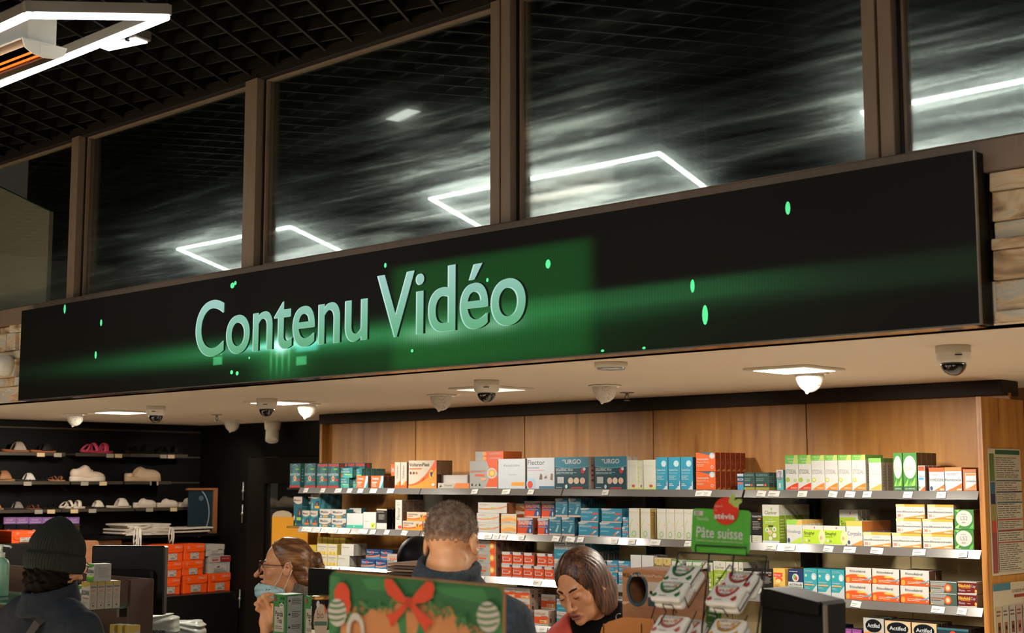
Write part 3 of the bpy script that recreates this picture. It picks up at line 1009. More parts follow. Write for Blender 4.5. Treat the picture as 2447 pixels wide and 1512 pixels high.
# design: body colour, side colour, front artwork, side artwork
D = {
 'gavi': (DTEAL, '#1c5a52', [('p', [(.1, .1), (.3, .78), (.42, .98), (.58, .98), (.72, .78), (.95, .1)], '#1f6a6e'), ('r', 0, 0, 1, .085, RED), ('t', 'GAVISCON', .04, .50, .09, W_, .92, .02), ('e', .5, .38, .13, .10, '#e8c9a0'), ('e', .5, .38, .08, .07, ORG),
      ('l', .25, .22, .75, .3, 2, '#a9c8c4'), ('r', .72, .28, .98, .36, RED), ('ring', .5, .78, .3, .18, '#9fc3c4', .06, 20, 160), ('r', .55, .73, .9, .79, '#6fae3a')], [('l', .2, .2, .5, .8, 5, '#7fa6a0')]),
 'gavired': (DTEAL, '#1c4f48', [('p', [(.1, .1), (.3, .78), (.42, .9), (.58, .9), (.72, .78), (.95, .1)], '#1f6a6e'), ('r', 0, 0, 1, .085, RED), ('r', .1, .88, 1, .97, RED), ('t', 'GAVISCON', .04, .50, .09, W_, .92, .02), ('e', .5, .38, .13, .10, '#e8c9a0'), ('e', .5, .38, .08, .07, ORG),
      ('l', .25, .22, .75, .3, 2, '#a9c8c4'), ('r', .72, .28, .98, .36, RED), ('r', .55, .73, .9, .79, '#6fae3a')], [('r', .3, .8, .7, .97, RED)]),
 'gavs': (TEAL, '#23504a', [('p', [(0, .1), (.35, .0), (1, .0), (1, .3), (.4, .45)], '#49a39c'), ('t', 'GAVISCON', .08, .5, .18, W_, .7, .02), ('e', .2, .25, .09, .14, ORG), ('r', .45, .28, .95, .36, '#a7cf5a'), ('l', .3, .75, .9, .92, 2, '#cfe3df')], [('l', .2, .2, .8, .8, 4, '#5d8a82')]),
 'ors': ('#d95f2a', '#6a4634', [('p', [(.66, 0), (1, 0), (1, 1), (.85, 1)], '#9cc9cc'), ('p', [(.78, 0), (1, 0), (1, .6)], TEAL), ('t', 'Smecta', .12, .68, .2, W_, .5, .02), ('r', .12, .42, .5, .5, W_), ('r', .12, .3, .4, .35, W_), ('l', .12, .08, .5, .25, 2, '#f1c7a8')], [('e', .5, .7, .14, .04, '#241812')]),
 'vtall': ('#c9bfae', '#a89a86', [('w', [0, 0, 0], [.10, .12, .3], ORG), ('t', 'Voltaren', .62, .36, .36, '#4a4640', .5, .0, 1), ('e', .6, .16, .2, .06, '#e08a2c')], [('l', .2, .1, .8, .9, 9, '#8d8375')]),
 'vplast': ('#d3c4ae', '#a98a6c', [('w', [0, 0, 0], [.14, .12, 1.1], ORG), ('w', [0, 0, 0], [.09, .06, .72], '#e08a2c'), ('t', 'VoltarenPlast', .03, .79, .12, '#2d2b28', .72, .01), ('r', .03, .68, .48, .72, ORG), ('e', .08, .55, .035, .05, '#6a2a18'), ('e', .19, .55, .035, .05, '#5a3520'), ('e', .29, .55, .035, .05, '#b05a28'),
      ('e', .83, .5, .09, .16, '#e2a02c'), ('e', .83, .55, .03, .05, NAVY), ('p', [(.76, .62), (.83, .5), (.92, .66), (.85, .45), (.87, .36), (.8, .45)], NAVY), ('p', [(.45, .28), (.6, .42), (.5, .26)], ORG), ('e', .9, .13, .06, .05, W_)], [('r', .1, 0, .9, .5, '#3a2a20')]),
 'vflat': ('#d8c9b2', '#b0562a', [('w', [0, 0, 0], [.36, .1, .8], ORG), ('w', [0, 0, 0], [.22, .02, .5], '#e08a2c'), ('t', 'VoltarenActigo', .05, .68, .18, '#4a4640', .5), ('e', .74, .5, .09, .26, '#e2a02c'), ('p', [(.68, .8), (.74, .6), (.81, .84), (.76, .5), (.78, .2), (.72, .45)], NAVY), ('r', .05, .5, .3, .58, ORG)], [('r', 0, 0, 1, .3, ORG)]),
 'vthin': ('#d8d2c4', '#c9642a', [('p', [(.5, 0), (1, 0), (1, 1), (.58, 1)], '#e0803a'), ('t', 'Voltaren', .2, .4, .34, '#5a554c', .26), ('p', [(.04, .2), (.12, .8), (.1, .45), (.16, .4)], '#2d2b28')], []),
 'tray': ('#d0cdc6', '#b9b4aa', [('r', .04, .08, .96, .92, '#dedbd4')], []),
 'nuropatch': ('#b9b8b2', '#b98a6a', [('p', [(.55, 0), (1, 0), (1, .45), (.8, .5), (1, .6), (1, 1), (.6, 1), (.78, .55)], ORG), ('ring', .8, .55, .17, .19, W_, .25, 0, 360), ('e', .8, .55, .12, .135, '#e89a2c'), ('e', .8, .55, .07, .08, '#f3c56a'), ('t', 'NUROFENPATCH', .03, .58, .075, '#d56a4a', .58), ('r', .2, .44, .55, .52, ORG), ('e', .5, .34, .1, .05, '#e0a070'),
      ('p', [(.06, .1), (.1, .2), (.12, .1)], BLK), ('p', [(.2, .1), (.26, .18), (.24, .1)], BLK), ('p', [(.34, .1), (.37, .2), (.4, .1)], BLK), ('r', .55, .02, 1, .06, W_)], [('l', .2, .2, .8, .8, 4, '#7a5a44')]),
 'nuroflat': ('#c9a890', '#a8552a', [('r', .32, 0, 1, 1, ORG), ('r', 0, 0, .32, 1, '#b9b8b2'), ('e', .33, .5, .07, .42, '#e89a2c'), ('t', 'NUROFEN', .5, .35, .3, W_, .4)], [('r', 0, 0, 1, 1, '#c9642a')]),
 'nurorhume': ('#8d9088', '#3a423c', [('p', [(.5, 0), (1, 0), (1, .95), (.62, .95)], '#3e5a50'), ('t', 'NUROFENRHUME', .03, .5, .13, '#a8431f', .5, .01), ('l', .03, .33, .45, .45, 1, '#4a4640'), ('e', .67, .45, .14, .36, '#c9431a'), ('e', .67, .45, .10, .27, '#e8853a'), ('e', .67, .45, .065, .18, '#e9d6c0'), ('r', .02, .05, .1, .15, '#e0b050'), ('r', 0, .93, 1, 1, '#c9ccc6')], []),
 'nurostack': ('#b5b3ac', '#8a6650', [('p', [(.68, 0), (1, 0), (.95, .5), (1, 1), (.68, 1), (.8, .5)], ORG), ('e', .8, .5, .13, .28, '#e89a2c'), ('e', .8, .5, .075, .16, '#f0cf8a'), ('t', 'NUROFEN', .04, .58, .2, '#d8916a', .55), ('r', .12, .36, .48, .5, ORG), ('l', .04, .1, .4, .3, 2, '#77746c')], [('r', .35, .45, .65, .7, '#4a3830')]),
 'antalcalm': (W_, '#b9ad9c', [('t', 'Antalcalm', .2, .74, .085, '#6f7a88', .6), ('r', .5, .1, .97, .22, '#e0942c'), ('l', .4, .44, .7, .5, 1, '#a9a9a4')], []),
 'flector': (W_, '#b5aea2', [('t', 'Flector', .03, .77, .16, '#3a3a3c', .62, .0), ('r', .0, .66, .45, .69, '#7a93b0'), ('l', .03, .58, .68, .62, 1, '#d0603a'), ('e', .14, .17, .16, .18, '#9cc0d8'), ('e', .12, .14, .1, .12, '#d04a2c'), ('p', [(.45, .3), (.5, .5), (.55, .45), (.56, .3)], '#7a5a4a'), ('p', [(.62, .34), (.7, .44), (.74, .34)], '#8a6a5a'), ('p', [(.85, .3), (.88, .5), (.94, .48), (.93, .28)], '#8a6a5a'), ('r', .45, 0, 1, .09, '#3f6f86')], []),
 'urgo': ('#123f4a', '#b9a79c', [('w', [.72, .6, .72], [1, 1, 1], '#2a7384'), ('w', [.70, .58, .70], [.72, .6, .72], '#4fa0a8'), ('t', '*URGO', .22, .79, .13, W_, .56, .025), ('t', 'DICLOFENAC 140 mg', .04, .56, .085, W_, .5, .02), ('l', .04, .46, .66, .53, 2, '#9fc0c4'), ('e', .84, .57, .06, .09, RED), ('e', .88, .62, .04, .05, W_), ('r', .08, .18, .28, .38, PALE),
      ('e', .48, .26, .08, .10, '#c9b09a'), ('e', .65, .26, .08, .10, '#d0b8a4'), ('e', .83, .26, .08, .10, '#c9a58c'), ('e', .35, .08, .04, .06, W_), ('r', .5, .015, .85, .065, '#a03428'), ('l', .05, .03, .25, .07, 1, '#cfdedc')], [('r', 0, 0, .45, 1, '#c9c3b8'), ('l', .5, .2, .9, .8, 4, '#a03428')]),
 'greenwhite': ('#dcdccb', '#cdd2a4', [('w', [0, 0, 0], [.04, .02, .09], '#b9c86a'), ('e', .62, .12, .16, .05, '#b8502c'), ('t', 'Phytoxil', .2, .78, .05, '#a8a890', .6), ('p', [(.3, .2), (.45, .4), (.36, .2)], '#c9d29a')], [('l', .2, .2, .8, .8, 4, '#a9b070')]),
 'bluetall': ('#2f88a0', '#1e5a6c', [('e', .68, .8, .22, .10, '#9cc4d0'), ('e', .66, .78, .14, .06, W_), ('w', [0, 0, 0], [0, 0, .3], W_, .5, 1), ('t', 'CalmoTux', .08, .58, .055, W_, .74, .01), ('t', 'Toux sèche', .08, .49, .05, '#bcd8de', .7), ('l', .08, .3, .75, .44, 3, '#bcd8de'), ('e', .84, .15, .1, .04, '#4a78a8'), ('l', .08, .1, .5, .2, 2, W_)], []),
 'orange': ('#cf5a22', '#8f3413', [('p', [(.1, 1), (.95, 1), (.95, .7), (.7, .85)], '#3d5a6a'), ('e', .84, .82, .14, .16, '#c9d0d0'), ('e', .84, .8, .09, .1, W_), ('t', 'Acétylcystéine', .06, .6, .1, W_, .6, .01), ('t', 'Biogaran 200 mg', .06, .45, .09, '#e8c8b0', .6), ('l', .06, .25, .5, .38, 2, '#e8c8b0'), ('ring', .84, .22, .07, .09, W_, .3, 0, 360)], [('e', .3, .75, .12, .05, '#3d2a20'), ('l', .2, .35, .7, .5, 2, '#b0603a'), ('p', [(.1, 0), (.9, 0), (.8, .15)], '#c9894a')]),
 'mucom': ('#3f8fb0', '#2a5f78', [('r', 0, .5, 1, .82, NAVY), ('t', 'MUCOM', .06, .58, .14, W_, .9, .02), ('r', 0, .86, 1, 1, W_), ('r', .1, .36, .9, .46, ORG)], []),
 'fluim': ('#2c4a45', '#28443f', [('r', 0, 0, 1, .16, '#8f8a35'), ('t', 'FLUIMUCIL', .06, .8, .1, '#93b0a8', .85), ('l', .06, .5, .7, .68, 2, '#6d908a'), ('r', .1, .24, .6, .34, PALE), ('e', .74, .28, .08, .07, ORG)], [('r', 0, 0, 1, .16, '#7d7a30'), ('l', .1, .4, .9, .8, 4, '#5f807a')]),
 'tealnarrow': ('#5aa8a4', '#3a6e6c', [('r', 0, .62, 1, 1, W_), ('t', 'Eludril', .68, .6, .3, '#2f4f6a', .32, .02, 1), ('ring', .5, .72, .4, .22, RED, .15, 0, 360), ('r', .35, .1, .65, .35, W_)], []),
 'stodal': ('#dfdfd8', '#b9b29a', [('r', 0, .85, 1, 1, '#6fb04a'), ('p', [(.6, .85), (1, .85), (1, 1), (.75, 1)], '#b5c66a'), ('t', 'Rhume', .2, .93, .045, '#d8e6c0', .5), ('t', 'et toux', .28, .87, .04, '#d8e6c0', .4), ('t', 'STODAL', .08, .47, .12, '#8a8d90', .8), ('e', .2, .3, .14, .06, '#a9b04a'), ('e', .2, .3, .09, .035, '#cdd08a'), ('w', [.02, .02, .02], [.04, .16, .22], '#e07a2c', .12, 1), ('t', 'BOIRON', .45, .045, .05, '#ecd9c4', .48)], [('r', 0, .88, 1, 1, '#5f9a44'), ('l', .2, .2, .8, .75, 7, '#9a947c')]),
 'stodred': ('#dfdfd8', '#b9b29a', [('r', 0, .75, 1, 1, '#6fb04a'), ('p', [(.6, .75), (1, .75), (1, 1), (.75, 1)], '#b5c66a'), ('t', 'Rhume', .2, .87, .055, W_, .5, .01), ('t', 'toux', .28, .79, .05, W_, .4, .01), ('t', 'STODAL', .08, .47, .12, '#5a6a44', .8), ('e', .2, .3, .15, .065, '#8fae3a'), ('e', .78, .28, .13, .05, '#a9b87a'), ('w', [.02, .02, .02], [.04, .16, .22], '#c93a1c', .05, 1), ('t', 'BOIRON', .45, .045, .05, '#ecd9c4', .48)], [('r', 0, .88, 1, 1, '#5f9a44'), ('l', .2, .2, .8, .75, 7, '#9a947c')]),
 'drosetux': ('#dcdcd4', '#b5ab90', [('r', 0, .86, 1, 1, '#7db25a'), ('t', 'Drosetux', .12, .48, .06, '#a9a9a0', .75), ('w', [.02, .02, .02], [.05, .14, .22], '#e0a04c', .1, 1)], [('r', 0, .88, 1, 1, '#5f9a44'), ('l', .2, .1, .8, .8, 8, '#968d72')]),
 'phyto': ('#3f7f34', '#6b4a34', [('e', .5, .62, .46, .30, '#d9d8cf'), ('t', 'Phyto', .14, .56, .07, '#8a9a7a', .6), ('p', [(.05, .12), (.4, .34), (.3, .12)], '#7fb84a'), ('p', [(.5, .12), (.9, .36), (.85, .14)], '#8cc455'), ('p', [(.3, .1), (.6, .28), (.62, .1)], '#5fa040'), ('r', 0, 0, 1, .12, '#2c5a28'), ('t', 'LEHNING', .15, .035, .045, W_, .7)], [('r', .2, .1, .8, .3, '#4a3324')]),
 'rhinexil': (W_, '#9c8c7c', [('r', .05, .79, .95, .97, '#d84a24'), ('t', 'Baccl', .12, .56, .09, '#7a8088', .7), ('r', .1, .44, .8, .53, '#4a8ab8'), ('p', [(.2, .0), (1, 0), (1, .2)], '#d8551c'), ('e', .2, .14, .1, .05, '#5a8a3a')], [('r', .1, .8, .9, .97, '#a8503a'), ('l', .2, .1, .8, .7, 7, '#7a6c60')]),
 'homeogene': (W_, '#8f4a28', [('r', 0, .82, 1, 1, '#d8551c'), ('t', 'HOMÉOGÈNE', .05, .42, .11, '#3a3a3c', .9), ('w', [.02, .02, .02], [.02, .14, .3], '#e06a28', .3, 1), ('e', .14, .12, .1, .09, '#3a4a6a'), ('l', .2, .65, .8, .75, 1, '#a9a9a4'), ('r', .7, .04, .98, .11, '#f0d0b4')], [('l', .1, .1, .9, .9, 6, '#b07a5a')]),
 'homeovox': (W_, '#8f4a28', [('r', 0, .84, 1, 1, '#e07a3a'), ('t', 'Homéovox', .02, .42, .12, '#3a3a3c', .94), ('w', [.02, .02, .02], [.02, .14, .34], '#e06a28', .1, 1), ('l', .1, .66, .9, .78, 2, '#9aa0a8'), ('r', .7, .04, .98, .11, '#f0d0b4')], [('r', 0, .86, 1, 1, '#b8552a'), ('l', .1, .1, .9, .8, 6, '#b07a5a')]),
 'kraftbox': ('#a8693a', '#7a4a28', [('r', .18, .08, .98, .82, W_), ('r', .22, .7, .95, .8, '#e0803a'), ('t', 'à la mandarine', .24, .42, .09, '#3a3a3c', .7), ('w', [.1, .1, .1], [.12, .16, .36], '#e07a2c', .22, .96)], []),
 'maaloxtall': ('#1d5560', '#1a4148', [('w', [.84, .68, .8], [1, 1, 1], '#d6c2ae'), ('t', 'Maalox', .06, .85, .07, '#2a2c38', .8, .01), ('p', [(.4, .1), (.55, .62), (.95, .62), (.9, .1)], '#123a48'), ('p', [(.62, .4), (.72, .56), (.8, .42), (.74, .36)], ORG), ('r', .38, .2, .9, .3, '#8fae4a'), ('r', .04, .02, .2, .24, '#232a2c'), ('e', .12, .28, .07, .09, '#c9c9c0'), ('e', .3, .06, .08, .04, '#6fae3a')], [('l', .1, .2, .9, .7, 6, '#4a7a80')]),
 'maaloxbig': ('#2a6e7a', '#2f6f78', [('w', [.80, .62, .85], [1, 1, 1], '#d0c0ae'), ('t', 'Maalox', .25, .83, .1, '#2a2c38', .7, .01), ('p', [(.5, .3), (.6, .6), (.95, .6), (.9, .3)], '#123a48'), ('p', [(.6, .32), (.7, .52), (.78, .36), (.72, .3)], ORG), ('r', .45, .14, .95, .28, '#d8a03a'), ('e', .2, .3, .05, .2, PALE)], [('p', [(0, 0), (.4, 0), (1, 1), (.5, 1)], '#4f929a')]),
 'maaloxs': ('#2f7884', '#23565e', [('w', [.72, .5, .75], [1, 1, 1], '#d8c8b4'), ('t', 'Maalox', .06, .76, .12, '#3a3c48', .7, .01), ('p', [(.4, .1), (.5, .5), (.95, .6), (.9, .1)], '#1a4856'), ('p', [(.62, .3), (.72, .48), (.8, .32), (.74, .26)], ORG), ('r', .3, .1, .9, .24, '#d06a2a'), ('e', .12, .3, .06, .16, PALE)], []),
 'maaloxflat': ('#2f8290', '#23565e', [('w', [.5, .1, .62], [1, 1, 1], '#d9d4c8'), ('w', [.46, .04, .58], [.5, .1, .62], '#e0906a'), ('t', 'Maalox', .1, .55, .26, '#3a3c48', .66, .01), ('p', [(.78, .1), (.84, .5), (.97, .5), (.95, .1)], '#1a4856'), ('p', [(.84, .2), (.9, .45), (.95, .22)], ORG), ('r', .3, .06, .7, .2, '#d8a03a'), ('e', .12, .14, .06, .1, W_)], []),
 'whiteteal': ('#dcdedb', '#a9b4b0', [('r', 0, 0, 1, .22, '#3fa890'), ('e', .46, .11, .04, .05, W_), ('w', [.2, .2, .2], [.22, .22, .3], '#8fd0c0')], []),
 'greenspeck': ('#e0e0da', '#b9b8a8', [('e', .78, .2, .2, .2, '#c9cf5a'), ('e', .75, .18, .07, .08, '#6f9a2c'), ('e', .86, .28, .05, .06, '#7fae3a'), ('l', .1, .4, .5, .5, 1, '#b9b9b4')], []),
 'blackwhite': ('#1c1915', '#100e0c', [('r', 0, 0, 1, .3, '#dcdad4'), ('r', .0, .93, 1, 1, '#c9b9a0'), ('r', .2, .45, .85, .75, '#3a3632'), ('l', .22, .47, .83, .73, 5, '#8a857c'), ('l', .1, .82, .9, .88, 1, '#c9c4ba')], []),
 'flectall': ('#ddd8cc', '#a89c8a', [('t', 'Flector', .72, .34, .5, '#3a3a3c', .42, .0, 1), ('e', .7, .09, .28, .055, '#d04a3a'), ('r', .0, .0, .3, .03, '#c9b08a'), ('l', .2, .8, .8, .95, 2, '#a9a49a')], [('l', .2, .1, .8, .9, 6, '#8a8070')]),
 'swoosh': ('#e2ded4', '#8a5a38', [('w', [.4, .2, .62], [.48, .34, .72], '#d8833a'), ('p', [(.4, .4), (.5, .62), (.62, .4)], '#a9c04a'), ('r', .52, .4, .82, .52, '#e09a70'), ('t', 'Nutri', .08, .76, .1, '#c0685a', .3)], [('r', .3, 0, .7, 1, '#a8683a')]),
 'orwhite': ('#e6d9c4', '#b0602a', [('w', [.1, .4, .15], [.35, .75, .45], '#e8a04a'), ('w', [.5, .8, .5], [.65, .95, .62], '#efc07a'), ('l', .2, .05, .8, .2, 1, '#c08a5a')], []),
 'dalf': ('#d2481e', '#a8663e', [('p', [(.55, 0), (1, 0), (1, 1), (.86, 1)], '#2a4a78'), ('t', 'DALFEINE', .1, .6, .2, W_, .84, .025), ('r', .12, .42, .9, .52, '#3a4f80'), ('l', .14, .44, .88, .5, 1, W_), ('e', .84, .22, .05, .14, W_), ('w', [.84, .8, .9], [1, 1, 1], PALE), ('r', 0, 0, 1, .06, '#e0a58a')], [('r', .3, .2, .7, .4, '#6a4030')]),
 'effup': ('#2a6a7e', '#1c4654', [('w', [.86, .84, .92], [1, 1, 1], PALE, 0, .6), ('t', 'EFFERALGAN', .08, .74, .085, '#b9cdd2', .84, .02), ('p', [(.5, .2), (.72, .58), (.86, .54), (.68, .16)], '#6fa0aa'), ('p', [(.56, .2), (.72, .5), (.76, .48), (.62, .18)], '#a9c8cc'), ('r', .05, .42, .45, .48, '#4f8a98'), ('r', 0, 0, 1, .1, '#d8b8a8'), ('e', .12, .3, .07, .05, '#d8d0c8'), ('l', .66, .62, .95, .68, 1, '#c9dde0')], [('p', [(.2, .3), (.5, .9), (.9, .5)], '#2f6a7a'), ('l', .1, .2, .9, .7, 6, '#4f7a86')]),
 'effflat': ('#2f7f98', '#255f70', [('w', [.88, .8, .96], [1, 1, 1], PALE, 0, .5), ('t', 'EFFERALGAN', .06, .64, .15, '#bdd4d8', .6, .02), ('r', .68, .56, .98, .68, '#c94a3a'), ('p', [(.62, .16), (.86, .44), (.95, .4), (.72, .12)], '#c9d4d4'), ('p', [(.62, .16), (.74, .3), (.8, .26), (.7, .12)], '#c9694a'), ('r', .06, .34, .45, .44, '#5aa0b0'), ('r', 0, 0, 1, .08, '#d8c0b0')], []),
 'effsmall': ('#2d84a4', '#245f78', [('w', [.84, .74, .9], [1, 1, 1], W_, 0, .5), ('t', 'EFFERALGAN', .05, .62, .14, W_, .8, .02), ('r', .08, .48, .62, .56, '#d86a3a'), ('r', .7, .48, 1, .56, '#d86a3a'), ('l', .08, .22, .7, .4, 2, '#bcd8de'), ('e', .88, .16, .1, .1, '#e0883a'), ('r', 0, 0, 1, .07, '#d8d0c8')], []),
 'effmed': ('#d8d6ce', '#aeb4b0', [('r', 0, .12, 1, .62, '#2f7f94'), ('t', 'EFFERALGANMED', .03, .76, .14, '#55606a', .9, .01), ('r', .1, .3, .6, .42, '#5aa0b0'), ('l', .05, .66, .95, .72, 1, '#88949a'), ('r', .0, .0, 1, .06, '#d8b49c'), ('e', .85, .3, .06, .07, '#c9dde0')], [('r', 0, .5, 1, 1, '#2a6f80'), ('r', .2, .05, .4, .45, '#3a4448'), ('r', .6, .05, .8, .4, '#3a4448')]),
 'phytoxil': ('#e2e0d4', '#b89a58', [('t', 'Phytoxil', .04, .84, .065, '#b5a878', .86), ('ring', .72, .3, .62, .4, '#b3c36a', .1, 120, 250), ('ring', .5, .15, .22, .1, '#7fae4a', .25, 0, 360), ('e', .5, .13, .1, .05, W_), ('e', .86, .46, .06, .025, '#e8a04a')], [('t', 'Phytoxil', .2, .84, .05, '#3a342a', .75), ('l', .2, .1, .8, .7, 12, '#8f7640'), ('r', .1, .78, .9, .8, ORG)]),
 'tuxactifs': ('#191512', '#231c16', [('t', 'TUXACTIFS', .06, .84, .055, W_, .86, .02), ('r', .6, .76, .85, .8, '#d8803a'), ('l', .1, .42, .9, .72, 6, '#8d8880'), ('r', .05, 0, .95, .26, '#d6d4c8'), ('l', .2, .04, .7, .18, 2, '#9ab06a'), ('r', .0, .24, 1, .27, '#191512')], []),
 'clariver': ('#8fa832', '#7a9030', [('r', 0, .7, 1, 1, '#e0ddd0'), ('t', 'Clariver', .14, .75, .085, '#5d6a2c', .74, .01), ('e', .55, .89, .05, .04, '#7fae4a'), ('t', 'TOUX', .36, .6, .04, W_, .24, .01), ('l', .15, .5, .85, .58, 2, '#cfd89a'), ('r', .35, .42, .65, .46, '#3a3a2c'), ('e', .28, .34, .12, .065, '#e6e8d4'), ('e', .72, .36, .13, .07, '#e6e8d4'), ('e', .46, .27, .11, .06, '#e8e0cc'), ('e', .72, .2, .12, .065, '#e6e8d4'), ('e', .48, .12, .11, .06, '#e6e8d4'), ('e', .28, .34, .06, .035, '#8a9a5a'), ('e', .46, .27, .05, .03, '#e0883a'), ('e', .72, .36, .05, .035, '#8a8a6a'), ('r', 0, 0, 1, .06, W_)], [('r', 0, .72, 1, 1, '#c9c6b4'), ('l', .1, .1, .9, .65, 7, '#aebf6a')]),
 'rhinallergy': ('#e0e0d8', '#c9c4a4', [('r', 0, .8, 1, 1, '#8cc04a'), ('p', [(.6, .8), (1, .8), (1, 1), (.8, 1)], '#e0b05a'), ('t', 'Rhinallergy', .06, .46, .12, '#7a808a', .86), ('e', .14, .14, .09, .1, '#3a4f6a'), ('w', [.02, .02, .02], [.04, .2, .3], '#a9c84a', .25, 1)], [('r', 0, .84, 1, 1, '#d8a850'), ('l', .2, .2, .8, .7, 3, '#a9a48a')]),
 'sinuphyl': ('#e4e2d8', '#c9c8b4', [('r', .02, .05, .96, .78, '#a9c832'), ('e', .95, .4, .17, .38, '#dfe6b0'), ('e', .9, .36, .06, .1, '#e09a7a'), ('t', 'Sinuphyl', .08, .52, .16, '#2c3a1c', .5, .015), ('e', .6, .9, .03, .05, '#c95a3a'), ('e', .2, .22, .06, .09, '#dfe0c4'), ('e', .33, .2, .05, .06, '#8a9a3a'), ('l', .08, .4, .5, .46, 1, '#6f8a2a')], [('l', .2, .2, .8, .8, 4, '#a9a894')]),
 'coryzalia': ('#e0dfd8', '#b9a890', [('r', 0, .8, 1, 1, '#e6b050'), ('t', 'Coryzalia', .08, .42, .16, '#5a6478', .86), ('w', [.02, .02, .02], [.03, .14, .24], '#e0883a', .3, 1), ('e', .16, .14, .08, .08, '#3a4f6a')], [('r', 0, .6, 1, 1, '#d8803a'), ('l', .2, .05, .8, .5, 3, '#7a7468')]),
 'oscillo': ('#e3e0d8', '#a89474', [('w', [.82, .82, .82], [1, 1, 1], '#e0a23a', 0, 1), ('r', 0, .82, .3, 1, '#e8c888'), ('t', 'oscillococcinum', .03, .42, .13, '#3f4652', .93, .01), ('l', .35, .64, .7, .72, 1, '#a9a9a4'), ('t', '30', .05, .12, .18, '#c9502a', .12, .01), ('w', [.02, .02, .02], [.06, .16, .3], '#e0883a', .28, 1), ('r', .72, .06, .96, .15, '#f0d8b8'), ('e', .24, .2, .02, .07, '#d8a05a')], [('l', .1, .2, .9, .8, 3, '#8a7858')]),
 'l52': ('#3c7a38', '#5a3c28', [('e', .5, .56, .42, .40, '#dcdbd2'), ('t', 'L52', .32, .47, .2, '#7a7f78', .36), ('l', .35, .73, .68, .8, 1, '#8a9a7a'), ('p', [(.02, .1), (.3, .3), (.2, .05)], '#9ccf6a'), ('p', [(.75, .05), (.98, .35), (.95, .05)], '#5fae4a'), ('p', [(.05, .95), (.2, .85), (.3, .99)], '#7fc060'), ('l', .38, .32, .62, .4, 2, '#a9a9a0'), ('t', 'LEHNING', .05, .03, .05, W_, .3)], [('r', .25, .2, .75, .7, '#6d4a34')]),
 'oxy': ('#d2c07a', '#a8924a', [('w', [.38, .2, .38], [.96, .96, .96], '#e0d8c4', .04, .96), ('t', 'Oxyboldine', .08, .68, .13, '#6d5a3a', .84), ('r', .4, .52, .7, .56, '#c0953a'), ('e', .3, .15, .08, .16, '#c9a23a'), ('e', .5, .15, .08, .16, '#d8b44a'), ('e', .72, .15, .08, .16, '#c9a23a')], []),
 'oxyside': ('#c0a238', '#a8892c', [('r', .1, .1, .9, .3, '#d6bd60'), ('l', .1, .5, .9, .8, 2, '#8a7028')], []),
 'dulcen': ('#dedbd0', '#9a9284', [('t', 'Dulcen', .1, .66, .14, '#6a5f48', .55), ('r', 0, .84, .12, .96, '#d8b04a'), ('r', 0, .6, .06, .7, '#c9a23a')], [('r', .15, .05, .35, .95, '#c9c4b8'), ('r', .5, .05, .62, .95, '#7a6c5a'), ('r', .75, .05, .88, .95, '#c9c4b8')]),
 'vogalib': ('#22406a', '#1c3050', [('t', 'Vogalib', .06, .58, .22, W_, .5, .02), ('r', .36, .56, .5, .8, '#c9403a'), ('w', [.22, .1, .4], [.34, .24, .5], '#e0803a'), ('w', [.0, .0, .0], [.22, .1, .4], '#4a7aa0'), ('l', .08, .4, .6, .5, 1, '#a9b8cc'), ('l', .58, .62, .9, .74, 1, '#c9d2dc')], []),
 'doli': ('#d4481a', '#a8693e', [('w', [.8, .7, .86], [1, 1, 1], '#dcd8d0'), ('r', .8, .84, 1, 1, '#2a3f6a'), ('t', 'Doliprane', .1, .52, .13, '#f0d0c0', .6, .01), ('r', .1, .28, .8, .34, W_), ('r', .1, .3, .16, .62, W_), ('e', .8, .44, .08, .1, '#e8b090'), ('r', 0, 0, 1, .1, '#e0cfc4')], [('r', .35, .3, .65, .6, '#4a3226')]),
 'dafal': ('#d8d2c6', '#b59a86', [('r', 0, .12, 1, .58, '#d4521c'), ('t', 'DAFALGAN', .08, .72, .13, '#c9785a', .7, .01), ('w', [.12, .12, .12], [.3, .2, .5], '#e0883a', .4, 1), ('r', .4, .3, .8, .36, '#f0d8c8'), ('e', .82, .28, .06, .12, '#ead8c8'), ('r', .5, .6, .95, .66, '#c9634a')], [('r', .35, .2, .65, .5, '#4a3c36'), ('r', .38, .6, .62, .75, '#8a6a5a')]),
 'drill': ('#e2e0da', '#c9c6be', [('t', 'Drill', .22, .3, .13, '#8a8d84', .56), ('e', .9, .05, .1, .1, '#e0907a')], []),
 'phytsml': ('#d9cfae', '#b0935a', [('r', .02, .44, .98, .96, '#c2ab68'), ('t', 'Phytoxil', .06, .66, .13, '#2f2a1c', .86, .015), ('r', .2, .52, .9, .56, ORG), ('e', .5, .9, .06, .05, '#6f8a3a')], []),
 'leafwhite': ('#e2e2dc', '#bfc0b4', [('w', [.7, .55, .78], [.86, .74, .92], '#6fae4a', .3, 1), ('r', 0, .95, 1, 1, '#5f9a44'), ('e', .7, .15, .2, .12, '#e08a4a')], []),
 'sirop': ('#d6b25a', '#c99a40', [('r', .05, .68, .8, .84, '#d8471f'), ('t', 'Sirop', .1, .72, .07, W_, .55, .01), ('e', .5, .58, .3, .1, '#d8592c'), ('e', .45, .52, .22, .08, '#e8c88a'), ('r', .55, .1, 1, .3, '#d8471f'), ('l', .1, .25, .6, .4, 3, '#a8743a')], []),
 'actirub': ('#22345a', '#1c2a48', [('r', 0, .1, 1, .52, '#dcdedc'), ('e', .5, .68, .22, .15, '#dcdedc'), ('e', .45, .7, .1, .1, '#5fae4a'), ('e', .55, .66, .08, .08, '#c9403a'), ('t', 'ACTIRUB', .08, .38, .075, '#2f5a34', .84, .01), ('r', .05, .31, .95, .35, '#6fae5a'), ('l', .1, .88, .9, .94, 1, W_)], []),
